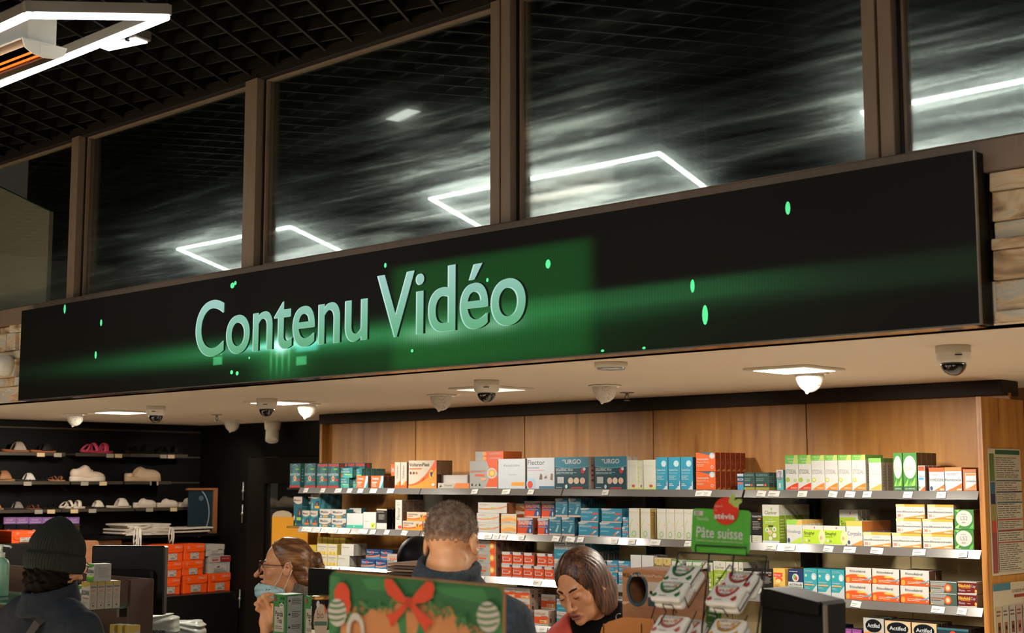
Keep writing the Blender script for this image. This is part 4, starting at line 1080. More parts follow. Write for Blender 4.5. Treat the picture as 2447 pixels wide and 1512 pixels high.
 'tealtall': ('#2f97a0', '#23666e', [('w', [.3, .12, .2], [1, 1, 1], '#2f97a0'), ('r', 0, 0, 1, .2, '#d6d8d4'), ('p', [(0, .2), (.6, .2), (1, .45), (1, .2), (.6, .14)], '#d6d8d4'), ('e', .78, .72, .2, .13, '#b9d8dc'), ('e', .76, .7, .13, .09, '#e2ecec'), ('e', .18, .75, .08, .05, '#d8e6c0'), ('t', 'Oxomémazine', .08, .5, .055, W_, .62, .01), ('r', .06, .4, .8, .45, '#e0a06a'), ('l', .08, .28, .5, .36, 2, '#bce0e0'), ('l', .1, .86, .9, .94, 2, '#a9d4d8')], []),
 'rhinofeb': ('#e2e0d8', '#6d4a38', [('w', [.02, .02, .02], [.46, .75, .2], '#d8561f'), ('w', [.46, .75, .2], [.50, .80, .28], '#f0b088'), ('w', [.3, .1, .34], [.36, .18, .44], '#6f9ab0', .55, 1), ('t', 'Rhinofebral', .18, .7, .14, '#55595c', .6, .01), ('e', .62, .48, .18, .06, '#e6b84a'), ('e', .1, .2, .07, .18, '#e8953a'), ('l', .25, .12, .8, .3, 2, '#f0b898'), ('e', .93, .16, .025, .05, W_)], [('r', .1, .1, .9, .9, '#7a4f3a')]),
 'rhinadvil': ('#6d1210', '#b0aca4', [('w', [0, 0, 0], [.05, .04, .12], '#dcdad2'), ('r', 0, .94, 1, 1, '#d0cdc4'), ('t', 'RhinAdvil', .04, .54, .26, '#e8c04a', .62, .015), ('r', .2, .47, .68, .5, '#e0892c'), ('t', 'Cap', .7, .56, .22, W_, .24), ('t', 'Rhume', .06, .2, .2, W_, .32), ('l', .5, .22, .75, .32, 1, '#e0d8c8'), ('e', .96, .26, .06, .14, '#e8a23a')], []),
 'actifed': ('#3fa0a8', '#8a8478', [('r', 0, .62, 1, 1, '#cfcdc4'), ('w', [.55, .6, .55], [.62, .7, .62], '#d88a3a'), ('e', .5, .80, .42, .185, '#c9c9c4'), ('e', .5, .80, .40, .17, '#15171a'), ('t', 'Actifed', .2, .76, .1, W_, .6, .02), ('t', 'RHUME', .3, .46, .07, '#d8e6e4', .4), ('e', .2, .3, .1, .12, W_), ('p', [(.1, .05), (.2, .3), (.35, .1)], W_), ('l', .42, .2, .8, .4, 3, '#a9d4d8')], []),
 'actinuit': ('#d4b98e', '#6d5a46', [('p', [(.35, 0), (1, 0), (1, .55), (.75, .48)], '#1a2430'), ('p', [(0, 0), (.45, 0), (.7, .45), (.3, .38), (0, .3)], '#e09a3a'), ('e', .5, .80, .44, .185, '#c9c9c4'), ('e', .5, .80, .42, .17, '#15171a'), ('w', [.56, .6, .56], [.6, .68, .6], '#d88a3a', .1, .9), ('t', 'Actifed', .18, .76, .1, W_, .64, .02), ('t', 'JOUR NUIT', .22, .46, .06, '#e8e0d0', .56, .02), ('t', 'RHUME', .3, .55, .045, '#3a2f24', .4)], []),
 'humex': ('#173640', '#4a3026', [('w', [.0, .0, .0], [.14, .08, .2], '#3f8a94'), ('w', [.12, .05, .18], [.16, .1, .24], W_), ('t', 'HUMEX', .18, .44, .22, W_, .62, .03), ('e', .5, .84, .1, .09, '#d8401f'), ('r', 0, .94, 1, 1, '#2f6a74')], [('r', .1, .0, .2, 1, '#2a1c16'), ('r', .4, .0, .5, 1, '#2a1c16'), ('r', .7, .0, .8, 1, '#2a1c16')]),
 'navylow': ('#232f4c', '#1a2236', [('r', .05, .3, .95, .9, '#2c3a5c'), ('e', .5, .8, .12, .12, '#e0c03a'), ('p', [(.3, .2), (.5, .7), (.7, .2)], '#d8dcdc')], []),
 'purplelow': ('#8a4a90', '#2a2030', [('r', .1, .1, .9, .9, '#a9589c'), ('e', .5, .5, .3, .3, '#d8c0d8')], []),
}
_cm = {}
def carton_mesh(w, d, h, body, side):
    key = ('c', w, d, h, body, side)
    if key not in _cm:
        mb = MB()
        b = .0012
        mb.cbox(0, 0, 0, w, d, h, mat(board(body), .42, name='carton_board'), b)
        # side colour on the flanks and lid, plus the folded lid flap proud of the top
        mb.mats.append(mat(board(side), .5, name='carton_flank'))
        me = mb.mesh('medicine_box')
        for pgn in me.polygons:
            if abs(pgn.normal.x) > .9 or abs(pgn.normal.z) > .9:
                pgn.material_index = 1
        _cm[key] = me
    return _cm[key]
def print_mesh(key, elems, w, h):
    k = ('p', key, w, h)
    if k not in _cm:
        _cm[k] = mesh_print(elems, w, h)
    return _cm[k]
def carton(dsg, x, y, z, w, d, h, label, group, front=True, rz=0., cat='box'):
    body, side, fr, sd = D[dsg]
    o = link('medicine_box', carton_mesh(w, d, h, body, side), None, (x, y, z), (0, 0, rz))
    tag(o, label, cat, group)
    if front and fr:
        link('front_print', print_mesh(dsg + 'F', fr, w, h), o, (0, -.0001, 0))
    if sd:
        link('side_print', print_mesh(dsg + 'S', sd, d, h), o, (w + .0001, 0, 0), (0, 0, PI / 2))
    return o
# x, y, z, width, depth, height in millimetres; run = description, group
RUNS = [
('dark teal tall carton with orange drop', 'row of dark teal tall carton with orange drop on top shelf'),
('teal tall carton with red top band', 'row of teal tall carton with red top band on top shelf'),
('teal carton behind the light teal packs', 'row of teal carton behind the light teal packs on top shelf'),
('light teal small flat carton', 'row of light teal small flat carton on top shelf'),
('light teal flat carton beside the stack', 'row of light teal flat carton beside the stack on top shelf'),
('small orange sachet carton', 'row of small orange sachet carton on top shelf'),
('orange carton peeping over the brown boxes', ''),
('narrow tall beige and orange carton', 'row of narrow tall beige and orange carton on top shelf'),
('large cream plaster carton with orange swoosh', 'row of large cream plaster carton with orange swoosh on top shelf'),
('blank white tray carton', ''),
('thin flat white and orange carton', ''),
('silver and orange plaster carton', 'row of silver and orange plaster carton on top shelf'),
('thin flat orange carton lying on the silver pack', 'row of thin flat orange carton lying on the silver pack on top shelf'),
('plain white plaster carton with small orange bar', ''),
('white plaster carton with blue spot', ''),
('large dark petrol patch carton', 'row of large dark petrol patch carton on top shelf'),
('slim white carton with pale green foot', 'row of slim white carton with pale green foot on top shelf'),
('slim white carton set back behind labels', 'row of slim white carton set back behind labels on top shelf'),
('wider white carton with pale green foot', 'row of wider white carton with pale green foot on top shelf'),
('tall blue and white syrup carton', 'row of tall blue and white syrup carton on top shelf'),
('deep orange carton with blue roof stripe', 'row of deep orange carton with blue roof stripe on top shelf'),
('small blue and white carton', 'row of small blue and white carton on top shelf'),
('dark green flat carton with olive foot', 'row of dark green flat carton with olive foot on top shelf'),
('narrow turquoise and white carton', ''),
('white syrup carton with red wave and green head', 'row of white syrup carton with red wave and green head on top shelf'),
('white syrup carton with orange wave', 'row of white syrup carton with orange wave on top shelf'),
('shorter white carton with green head', 'row of shorter white carton with green head on top shelf'),
('green leaf carton with white disc', 'row of green leaf carton with white disc on top shelf'),
('small white carton with orange corner block', 'row of small white carton with orange corner block on top shelf'),
('white carton with orange band and curve', 'row of white carton with orange band and curve on top shelf'),
('wider white carton with orange band', 'row of wider white carton with orange band on top shelf'),
('kraft display carton with white label', ''),
('tall dark teal bottle carton with pale flap', ''),
('dark teal carton hidden behind the small ones', 'row of dark teal carton hidden behind the small ones on second shelf'),
('small teal carton with flame', 'row of small teal carton with flame on second shelf'),
('big teal carton stacked on the small ones', 'row of big teal carton stacked on the small ones on second shelf'),
('flat teal carton with cream flap', 'row of flat teal carton with cream flap on second shelf'),
('plain white carton with green foot', ''),
('flat carton behind the plain white one', ''),
('white carton with yellow green spots', ''),
('black and white carton', 'row of black and white carton on second shelf'),
('tall narrow white carton lettered upwards', 'row of tall narrow white carton lettered upwards on second shelf'),
('flat cream and orange gel carton', 'row of flat cream and orange gel carton on second shelf'),
('wide white carton with orange swoosh', 'row of wide white carton with orange swoosh on second shelf'),
('small white carton with orange waves', 'row of small white carton with orange waves on second shelf'),
('small orange wave carton set further back', 'row of small orange wave carton set further back on second shelf'),
('orange red tablet carton with blue corner', 'row of orange red tablet carton with blue corner on second shelf'),
('orange red tablet carton in the raised row', 'row of orange red tablet carton in the raised row on second shelf'),
('upright teal tablet carton', 'row of upright teal tablet carton on second shelf'),
('upright teal carton in upper row', 'row of upright teal carton in upper row on second shelf'),
('flat teal effervescent carton', 'row of flat teal effervescent carton on second shelf'),
('small blue carton in front of the flat teal ones', 'row of small blue carton in front of the flat teal ones on second shelf'),
('cream syrup carton with green curve', 'row of cream syrup carton with green curve on second shelf'),
('black herbal carton with white foot', 'row of black herbal carton with white foot on second shelf'),
('large lime and white carton with hexagons', 'row of large lime and white carton with hexagons on second shelf'),
('flat white carton with green corner', 'row of flat white carton with green corner on second shelf'),
('flat lime carton with white edge', 'row of flat lime carton with white edge on second shelf'),
('taller lime carton standing further back', 'row of taller lime carton standing further back on second shelf'),
('white tablet carton with orange lid band', 'row of white tablet carton with orange lid band on second shelf'),
('white pill carton with amber stripe', 'row of white pill carton with amber stripe on second shelf'),
('white pill carton with amber stripe above the lowest three', 'row of white pill carton with amber stripe above the lowest three on second shelf'),
('square green carton with white disc', 'row of square green carton with white disc on second shelf'),
('yellow carton at the left end', 'row of yellow carton at the left end on third shelf'),
('cream and yellow carton', 'row of cream and yellow carton on third shelf'),
('yellow carton peeping over the cream pair', 'row of yellow carton peeping over the cream pair on third shelf'),
('white carton with gold tab', 'row of white carton with gold tab on third shelf'),
('navy blue carton with orange wave', 'row of navy blue carton with orange wave on third shelf'),
('navy blue carton in the raised row', 'row of navy blue carton in the raised row on third shelf'),
('silver carton with orange sun beside the navy pair', 'row of silver carton with orange sun beside the navy pair on third shelf'),
('silver carton with orange end', 'row of silver carton with orange end on third shelf'),
('small orange tablet carton', 'row of small orange tablet carton on third shelf'),
('wide white and teal pack', 'row of wide white and teal pack on third shelf'),
('white and teal carton right of the wide packs', 'row of white and teal carton right of the wide packs on third shelf'),
('small blue carton with orange dash', 'row of small blue carton with orange dash on third shelf'),
('white lozenge carton', 'row of white lozenge carton on third shelf'),
('small tan carton with bold lettering', 'row of small tan carton with bold lettering on third shelf'),
('white carton with green leaf mark', 'row of white carton with green leaf mark on third shelf'),
('lime and white carton behind the wire rack', ''),
('lime carton with hexagons', 'row of lime carton with hexagons on third shelf'),
('black carton with pale foot', 'row of black carton with pale foot on third shelf'),
('yellow syrup carton with red label', 'row of yellow syrup carton with red label on third shelf'),
('navy and white carton with leaf drop', ''),
('turquoise carton with white foot', 'row of turquoise carton with white foot on third shelf'),
('white cold carton with orange wave', 'row of white cold carton with orange wave on third shelf'),
('silver carton with red sun', 'row of silver carton with red sun on third shelf'),
('dark red cold carton', 'row of dark red cold carton on third shelf'),
('small white and orange carton', 'row of small white and orange carton on fourth shelf'),
('larger orange and white carton', 'row of larger orange and white carton on fourth shelf'),
('larger orange carton set back', 'row of larger orange carton set back on fourth shelf'),
('flat white and teal pack', 'row of flat white and teal pack on fourth shelf'),
('white and teal pack next to the woman', 'row of white and teal pack next to the woman on fourth shelf'),
('low navy carton', 'row of low navy carton on fourth shelf'),
('low purple carton', 'row of low purple carton on fourth shelf'),
('turquoise cold carton with black oval', 'row of turquoise cold carton with black oval on fourth shelf'),
('amber and black cold carton with oval', 'row of amber and black cold carton with oval on fourth shelf'),
('dark petrol carton with white band', 'row of dark petrol carton with white band on fourth shelf')]
ROWS = [
(0,'gavi',-7325.4,5662,1775.3,107.8,60,154.7,'leftmost on top shelf',1),
(0,'gavi',-7173.4,5662,1775.3,108.8,60,154.7,'rightmost on top shelf',1),
(1,'gavired',-7046.4,5662,1775.3,102.8,50,151.4,'leftmost on top shelf',1),
(1,'gavired',-6938.4,5662,1775.3,104.8,50,151.4,'rightmost on top shelf',1),
(2,'gavired',-6964.4,5772,1775.3,80.8,60,154.5,'leftmost on top shelf',1),
(2,'gavired',-6878.4,5772,1775.3,67.8,60,154.5,'second from left on top shelf',1),
(2,'gavired',-6805.4,5772,1775.3,90.8,60,154.5,'rightmost on top shelf',1),
(3,'gavs',-6868.4,5682,1775.3,111.8,50,62.1,'bottom layer on top shelf',1),
(3,'gavs',-6857.4,5682,1837.8,131.8,50,62.2,'top layer on top shelf',1),
(4,'gavs',-6780.4,5717,1775.3,50.8,38,59.3,'bottom layer front one on top shelf',1),
(4,'gavs',-6780.4,5756,1775.3,50.8,38,59.3,'bottom layer one behind on top shelf',1),
(4,'gavs',-6780.4,5796,1775.3,50.8,38,59.3,'bottom layer third one back on top shelf',1),
(4,'gavs',-6780.4,5836,1775.3,50.8,38,59.3,'bottom layer fourth one back on top shelf',1),
(4,'gavs',-6780.4,5875,1775.3,50.8,38,59.3,'bottom layer fifth one back on top shelf',1),
(4,'gavs',-6761.4,5717,1835,82.8,38,59.3,'top layer front one on top shelf',1),
(4,'gavs',-6761.4,5756,1835,82.8,38,59.3,'top layer one behind on top shelf',1),
(4,'gavs',-6761.4,5796,1835,82.8,38,59.3,'top layer third one back on top shelf',1),
(4,'gavs',-6761.4,5836,1835,82.8,38,59.3,'top layer fourth one back on top shelf',1),
(4,'gavs',-6761.4,5875,1835,82.8,38,59.3,'top layer fifth one back on top shelf',1),
(5,'ors',-6663.4,5662,1775.3,108.8,36,73.8,'leftmost on top shelf',1),
(5,'ors',-6526.4,5662,1775.3,113.8,36,73.8,'rightmost front one on top shelf',1),
(5,'ors',-6526.4,5700,1775.3,113.8,36,73.8,'rightmost one behind on top shelf',1),
(5,'ors',-6526.4,5737,1775.3,113.8,36,73.8,'rightmost third one back on top shelf',1),
(5,'ors',-6526.4,5774,1775.3,113.8,36,73.8,'rightmost fourth one back on top shelf',1),
(6,'ors',-6478.4,5782,1775.3,44.8,40,145,'on top shelf',1),
(7,'vtall',-6310.4,5662,1775.3,48.8,40,154.1,'leftmost on top shelf',1),
(7,'vtall',-6258.4,5662,1775.3,53.8,40,154.1,'rightmost front one on top shelf',1),
(7,'vtall',-6258.4,5704,1775.3,53.8,40,154.1,'rightmost one behind on top shelf',1),
(8,'vplast',-6188.4,5662,1775.3,239.8,42,162.4,'front one on top shelf',1),
(8,'vplast',-6188.4,5706,1775.3,239.8,42,162.4,'one behind on top shelf',1),
(8,'vplast',-6188.4,5749,1775.3,239.8,42,162.4,'third one back on top shelf',1),
(9,'tray',-5943.4,5702,1775.3,209.8,60,77.1,'on top shelf',1),
(10,'vthin',-5936.4,5662,1775.3,256.8,36,30.9,'on top shelf',1),
(11,'nuropatch',-5675.4,5662,1775.3,219.8,46,155.5,'front one on top shelf',1),
(11,'nuropatch',-5675.4,5710,1775.3,219.8,46,155.5,'one behind on top shelf',1),
(12,'nuroflat',-5641.4,5674,1931.2,218.8,75,25.6,'bottom layer front one on top shelf',1),
(12,'nuroflat',-5641.4,5750,1931.2,218.8,75,25.6,'bottom layer one behind on top shelf',1),
(12,'nuroflat',-5641.4,5674,1957.2,218.8,75,25.6,'top layer front one on top shelf',1),
(12,'nuroflat',-5641.4,5750,1957.2,218.8,75,25.6,'top layer one behind on top shelf',1),
(13,'antalcalm',-5451.4,5662,1775.3,204.8,60,164.1,'on top shelf',1),
(14,'flector',-5232.4,5662,1775.3,200.8,60,167.8,'on top shelf',1),
(15,'urgo',-5028.4,5662,1775.3,236.8,46,169.2,'leftmost front one on top shelf',1),
(15,'urgo',-5028.4,5710,1775.3,236.8,46,169.2,'leftmost one behind on top shelf',1),
(15,'urgo',-4750.4,5662,1775.3,213.8,46,169.2,'rightmost front one on top shelf',1),
(15,'urgo',-4750.4,5710,1775.3,213.8,46,169.2,'rightmost one behind on top shelf',1),
(16,'greenwhite',-4532.4,5662,1775.3,63.8,42,148.8,'front one on top shelf',1),
(16,'greenwhite',-4532.4,5706,1775.3,63.8,42,148.8,'one behind on top shelf',1),
(16,'greenwhite',-4532.4,5749,1775.3,63.8,42,148.8,'third one back on top shelf',1),
(16,'greenwhite',-4532.4,5792,1775.3,63.8,42,148.8,'fourth one back on top shelf',1),
(17,'greenwhite',-4473.4,5676,1775.3,30.8,42,141.7,'front one on top shelf',1),
(17,'greenwhite',-4473.4,5720,1775.3,30.8,42,141.7,'one behind on top shelf',1),
(18,'greenwhite',-4427.4,5662,1775.3,75.8,42,149.4,'front one on top shelf',1),
(18,'greenwhite',-4427.4,5706,1775.3,75.8,42,149.4,'one behind on top shelf',1),
(19,'bluetall',-4347.4,5662,1775.3,71.8,50,160.8,'leftmost on top shelf',1),
(19,'bluetall',-4271.4,5662,1775.3,73.8,50,160.8,'second from left on top shelf',1),
(19,'bluetall',-4194.4,5662,1775.3,72.8,50,160.8,'rightmost front one on top shelf',1),
(19,'bluetall',-4194.4,5714,1775.3,72.8,50,160.8,'rightmost one behind on top shelf',1),
(20,'orange',-4102.4,5662,1775.3,115.8,42,89.4,'bottom layer front one on top shelf',1),
(20,'orange',-4102.4,5706,1775.3,115.8,42,89.4,'bottom layer one behind on top shelf',1),
(20,'orange',-4102.4,5749,1775.3,115.8,42,89.4,'bottom layer third one back on top shelf',1),
(20,'orange',-4102.4,5792,1775.3,115.8,42,89.4,'bottom layer fourth one back on top shelf',1),
(20,'orange',-4102.4,5836,1775.3,115.8,42,89.4,'bottom layer fifth one back on top shelf',1),
(20,'orange',-4102.4,5880,1775.3,115.8,42,89.4,'bottom layer sixth one back on top shelf',1),
(20,'orange',-4101.4,5662,1865.1,115.8,42,91.7,'top layer front one on top shelf',1),
(20,'orange',-4101.4,5706,1865.1,115.8,42,91.7,'top layer one behind on top shelf',1),
(20,'orange',-4101.4,5749,1865.1,115.8,42,91.7,'top layer third one back on top shelf',1),
(20,'orange',-4101.4,5792,1865.1,115.8,42,91.7,'top layer fourth one back on top shelf',1),
(20,'orange',-4101.4,5836,1865.1,115.8,42,91.7,'top layer fifth one back on top shelf',1),
(20,'orange',-4101.4,5880,1865.1,115.8,42,91.7,'top layer sixth one back on top shelf',1),
(21,'mucom',-3859.4,5662,1775.3,34.8,50,77.3,'front one on top shelf',1),
(21,'mucom',-3859.4,5714,1775.3,34.8,50,77.3,'one behind on top shelf',1),
(22,'fluim',-3821.4,5662,1775.3,59.8,38,83,'leftmost on top shelf',1),
(22,'fluim',-3757.4,5662,1775.3,75.8,38,83,'rightmost front one on top shelf',1),
(22,'fluim',-3757.4,5702,1775.3,75.8,38,83,'rightmost one behind on top shelf',1),
(22,'fluim',-3757.4,5741,1775.3,75.8,38,83,'rightmost third one back on top shelf',1),
(23,'tealnarrow',-3639.4,5662,1775.3,35.8,45,95.1,'on top shelf',1),
(24,'stodred',-3591.4,5662,1775.3,68.8,50,162.6,'leftmost on top shelf',1),
(24,'stodred',-3520.4,5662,1775.3,66.8,50,162.6,'rightmost on top shelf',1),
(25,'stodal',-3451.4,5662,1775.3,67.8,52,160.2,'leftmost on top shelf',1),
(25,'stodal',-3381.4,5662,1775.3,65.8,52,160.2,'second from left on top shelf',1),
(25,'stodal',-3312.4,5662,1775.3,66.8,52,160.2,'third from left on top shelf',1),
(25,'stodal',-3243.4,5662,1775.3,68.8,52,160.2,'rightmost front one on top shelf',1),
(25,'stodal',-3243.4,5716,1775.3,68.8,52,160.2,'rightmost one behind on top shelf',1),
(25,'stodal',-3243.4,5769,1775.3,68.8,52,160.2,'rightmost third one back on top shelf',1),
(26,'drosetux',-3158.4,5662,1775.3,60.8,52,144.1,'front one on top shelf',1),
(26,'drosetux',-3158.4,5716,1775.3,60.8,52,144.1,'one behind on top shelf',1),
(26,'drosetux',-3158.4,5769,1775.3,60.8,52,144.1,'third one back on top shelf',1),
(26,'drosetux',-3158.4,5822,1775.3,60.8,52,144.1,'fourth one back on top shelf',1),
(27,'phyto',-3038.4,5662,1775.3,42.8,45,166,'leftmost on top shelf',1),
(27,'phyto',-2992.4,5662,1775.3,65.8,45,166,'rightmost front one on top shelf',1),
(27,'phyto',-2992.4,5708,1775.3,65.8,45,166,'rightmost one behind on top shelf',1),
(27,'phyto',-2992.4,5755,1775.3,65.8,45,166,'rightmost third one back on top shelf',1),
(27,'phyto',-2992.4,5802,1775.3,65.8,45,166,'rightmost fourth one back on top shelf',1),
(28,'rhinexil',-2918.4,5656,1775.3,31.8,36,109.5,'front one on top shelf',1),
(28,'rhinexil',-2918.4,5693,1775.3,31.8,36,109.5,'one behind on top shelf',1),
(28,'rhinexil',-2918.4,5731,1775.3,31.8,36,109.5,'third one back on top shelf',1),
(28,'rhinexil',-2918.4,5768,1775.3,31.8,36,109.5,'fourth one back on top shelf',1),
(29,'homeogene',-2870.4,5662,1775.3,69.8,40,100,'front one on top shelf',1),
(29,'homeogene',-2870.4,5704,1775.3,69.8,40,100,'one behind on top shelf',1),
(29,'homeogene',-2870.4,5745,1775.3,69.8,40,100,'third one back on top shelf',1),
(30,'homeovox',-2798.4,5662,1775.3,76.8,40,101,'front one on top shelf',1),
(30,'homeovox',-2798.4,5704,1775.3,76.8,40,101,'one behind on top shelf',1),
(30,'homeovox',-2798.4,5745,1775.3,76.8,40,101,'third one back on top shelf',1),
(30,'homeovox',-2798.4,5786,1775.3,76.8,40,101,'fourth one back on top shelf',1),
(31,'kraftbox',-2716.4,5662,1775.3,59.8,90,92.9,'on top shelf',1),
(32,'maaloxtall',-7279.4,5662,1530.3,86.8,50,186.5,'on second shelf',1),
(33,'maaloxtall',-7264.4,5722,1530.3,54.8,50,184.6,'leftmost on second shelf',1),
(33,'maaloxtall',-7206.4,5722,1530.3,26.8,50,184.6,'rightmost on second shelf',1),
(34,'maaloxs',-7188.4,5662,1530.3,75.8,50,100.3,'leftmost on second shelf',1),
(34,'maaloxs',-7107.4,5662,1530.3,74.8,50,100.3,'rightmost on second shelf',1),
(35,'maaloxbig',-7123.4,5676,1631,91.8,60,102.8,'front one on second shelf',1),
(35,'maaloxbig',-7123.4,5738,1631,91.8,60,102.8,'one behind on second shelf',1),
(35,'maaloxbig',-7123.4,5799,1631,91.8,60,102.8,'third one back on second shelf',1),
(36,'maaloxflat',-7019.4,5662,1530.3,118.8,60,57.1,'leftmost bottom layer on second shelf',1),
(36,'maaloxflat',-6895.4,5662,1530.3,139.8,60,57.1,'rightmost bottom layer on second shelf',1),
(36,'maaloxflat',-7012.4,5662,1587.8,112.8,60,54.5,'leftmost top layer on second shelf',1),
(36,'maaloxflat',-6897.4,5662,1587.8,140.8,60,54.5,'rightmost top layer on second shelf',1),
(37,'whiteteal',-6750.4,5662,1530.3,152.8,60,89.2,'on second shelf',1),
(38,'maaloxflat',-6817.4,5742,1530.3,110.8,40,118.8,'on second shelf',1),
(39,'greenspeck',-6594.4,5662,1530.3,116.8,60,98.2,'on second shelf',1),
(40,'blackwhite',-6470.4,5662,1530.3,91.8,48,119.8,'front one on second shelf',1),
(40,'blackwhite',-6470.4,5712,1530.3,91.8,48,119.8,'one behind on second shelf',1),
(40,'blackwhite',-6470.4,5761,1530.3,91.8,48,119.8,'third one back on second shelf',1),
(40,'blackwhite',-6470.4,5810,1530.3,91.8,48,119.8,'fourth one back on second shelf',1),
(41,'flectall',-6302.4,5662,1530.3,57.8,44,175.2,'front one on second shelf',1),
(41,'flectall',-6302.4,5708,1530.3,57.8,44,175.2,'one behind on second shelf',1),
(41,'flectall',-6302.4,5753,1530.3,57.8,44,175.2,'third one back on second shelf',1),
(41,'flectall',-6302.4,5798,1530.3,57.8,44,175.2,'fourth one back on second shelf',1),
(42,'vflat',-6236.4,5662,1530.3,172.8,60,53.6,'leftmost bottom layer on second shelf',1),
(42,'vflat',-6058.4,5662,1530.3,136.8,60,53.6,'rightmost bottom layer on second shelf',1),
(42,'vflat',-6200.4,5662,1584.3,171.8,60,51.1,'leftmost top layer on second shelf',1),
(42,'vflat',-6023.4,5662,1584.3,135.8,60,51.1,'rightmost top layer on second shelf',1),
(43,'swoosh',-5617.4,5662,1530.3,174.8,70,53.2,'bottom layer on second shelf',1),
(43,'swoosh',-5618.4,5662,1583.9,174.8,70,55.6,'middle layer on second shelf',1),
(43,'swoosh',-5608.4,5662,1639.9,222.8,70,58,'top layer on second shelf',1),
(44,'orwhite',-5428.4,5662,1530.3,115.8,60,56.9,'bottom layer on second shelf',1),
(44,'orwhite',-5428.4,5662,1587.6,116.8,60,50.1,'top layer on second shelf',1),
(45,'orwhite',-5426.4,5737,1530.3,103.8,60,110.5,'bottom layer on second shelf',1),
(45,'orwhite',-5426.4,5737,1641.2,103.8,60,52.8,'top layer on second shelf',1),
(46,'dalf',-5304.4,5662,1530.3,113.8,55,88.1,'leftmost on second shelf',1),
(46,'dalf',-5153.4,5662,1530.3,77.8,55,88.1,'rightmost on second shelf',1),
(47,'dalf',-5309.4,5724,1530.3,119.8,60,90.9,'leftmost bottom layer on second shelf',1),
(47,'dalf',-5181.4,5724,1530.3,96.8,60,90.9,'rightmost bottom layer on second shelf',1),
(47,'dalf',-5309.4,5724,1621.6,119.8,60,86.6,'leftmost top layer on second shelf',1),
(47,'dalf',-5181.4,5724,1621.6,96.8,60,86.6,'rightmost top layer on second shelf',1),
(48,'effup',-5071.4,5662,1530.3,85.8,40,97.3,'leftmost on second shelf',1),
(48,'effup',-4981.4,5662,1530.3,89.8,40,97.3,'rightmost front one on second shelf',1),
(48,'effup',-4981.4,5704,1530.3,89.8,40,97.3,'rightmost one behind on second shelf',1),
(48,'effup',-4981.4,5745,1530.3,89.8,40,97.3,'rightmost third one back on second shelf',1),
(49,'effup',-5040.4,5678,1628,87.8,42,97.5,'leftmost on second shelf',1),
(49,'effup',-4947.4,5678,1628,86.8,42,97.5,'rightmost front one on second shelf',1),
(49,'effup',-4947.4,5722,1628,86.8,42,97.5,'rightmost one behind on second shelf',1),
(49,'effup',-4947.4,5765,1628,86.8,42,97.5,'rightmost third one back on second shelf',1),
(49,'effup',-4947.4,5808,1628,86.8,42,97.5,'rightmost fourth one back on second shelf',1),
(49,'effup',-4947.4,5852,1628,86.8,42,97.5,'rightmost fifth one back on second shelf',1),
(50,'effflat',-4869.4,5668,1530.3,133.8,50,73.8,'leftmost bottom layer on second shelf',1),
(50,'effflat',-4723.4,5668,1530.3,140.8,50,73.8,'rightmost bottom layer front one on second shelf',1),
(50,'effflat',-4723.4,5720,1530.3,140.8,50,73.8,'rightmost bottom layer one behind on second shelf',1),
(50,'effflat',-4854.4,5668,1604.5,121.8,50,71.7,'leftmost top layer on second shelf',1),
(50,'effflat',-4711.4,5668,1604.5,134.8,50,71.7,'rightmost top layer front one on second shelf',1),
(50,'effflat',-4711.4,5720,1604.5,134.8,50,71.7,'rightmost top layer one behind on second shelf',1),
(51,'effsmall',-4572.4,5664,1530.3,42.8,60,52.6,'bottom layer on second shelf',1),
(51,'effsmall',-4566.4,5664,1583.3,36.8,60,50.5,'top layer on second shelf',1),
(52,'phytoxil',-4525.4,5662,1530.3,66.8,45,149.6,'leftmost front one on second shelf',1),
(52,'phytoxil',-4525.4,5708,1530.3,66.8,45,149.6,'leftmost one behind on second shelf',1),
(52,'phytoxil',-4449.4,5662,1530.3,59.8,45,149.6,'second from left front one on second shelf',1),
(52,'phytoxil',-4449.4,5708,1530.3,59.8,45,149.6,'second from left one behind on second shelf',1),
(52,'phytoxil',-4345.4,5662,1530.3,54.8,45,149.6,'third from left on second shelf',1),
(52,'phytoxil',-4288.4,5662,1530.3,50.8,45,149.6,'fourth from left on second shelf',1),
(52,'phytoxil',-4235.4,5662,1530.3,53.8,45,149.6,'fifth from left on second shelf',1),
(52,'phytoxil',-4179.4,5662,1530.3,55.8,45,149.6,'rightmost front one on second shelf',1),
(52,'phytoxil',-4179.4,5708,1530.3,55.8,45,149.6,'rightmost one behind on second shelf',1),
(53,'tuxactifs',-3812.4,5662,1530.3,27.8,45,139.4,'leftmost on second shelf',1),
(53,'tuxactifs',-3782.4,5662,1530.3,58.8,45,139.4,'rightmost on second shelf',1),
(54,'clariver',-3721.4,5662,1530.3,90.8,52,177.2,'front one on second shelf',1),
(54,'clariver',-3721.4,5716,1530.3,90.8,52,177.2,'one behind on second shelf',1),
(54,'clariver',-3721.4,5769,1530.3,90.8,52,177.2,'third one back on second shelf',1),
(54,'clariver',-3721.4,5822,1530.3,90.8,52,177.2,'fourth one back on second shelf',1),
(54,'clariver',-3721.4,5876,1530.3,90.8,52,177.2,'fifth one back on second shelf',1),
(55,'rhinallergy',-3591.4,5662,1530.3,82.8,36,109.2,'front one on second shelf',1),
(55,'rhinallergy',-3591.4,5700,1530.3,82.8,36,109.2,'one behind on second shelf',1),
(55,'rhinallergy',-3591.4,5737,1530.3,82.8,36,109.2,'third one back on second shelf',1),
(55,'rhinallergy',-3591.4,5774,1530.3,82.8,36,109.2,'fourth one back on second shelf',1),
(55,'rhinallergy',-3591.4,5812,1530.3,82.8,36,109.2,'fifth one back on second shelf',1),
(56,'sinuphyl',-3506.4,5662,1530.3,107.8,55,85.3,'leftmost on second shelf',1),
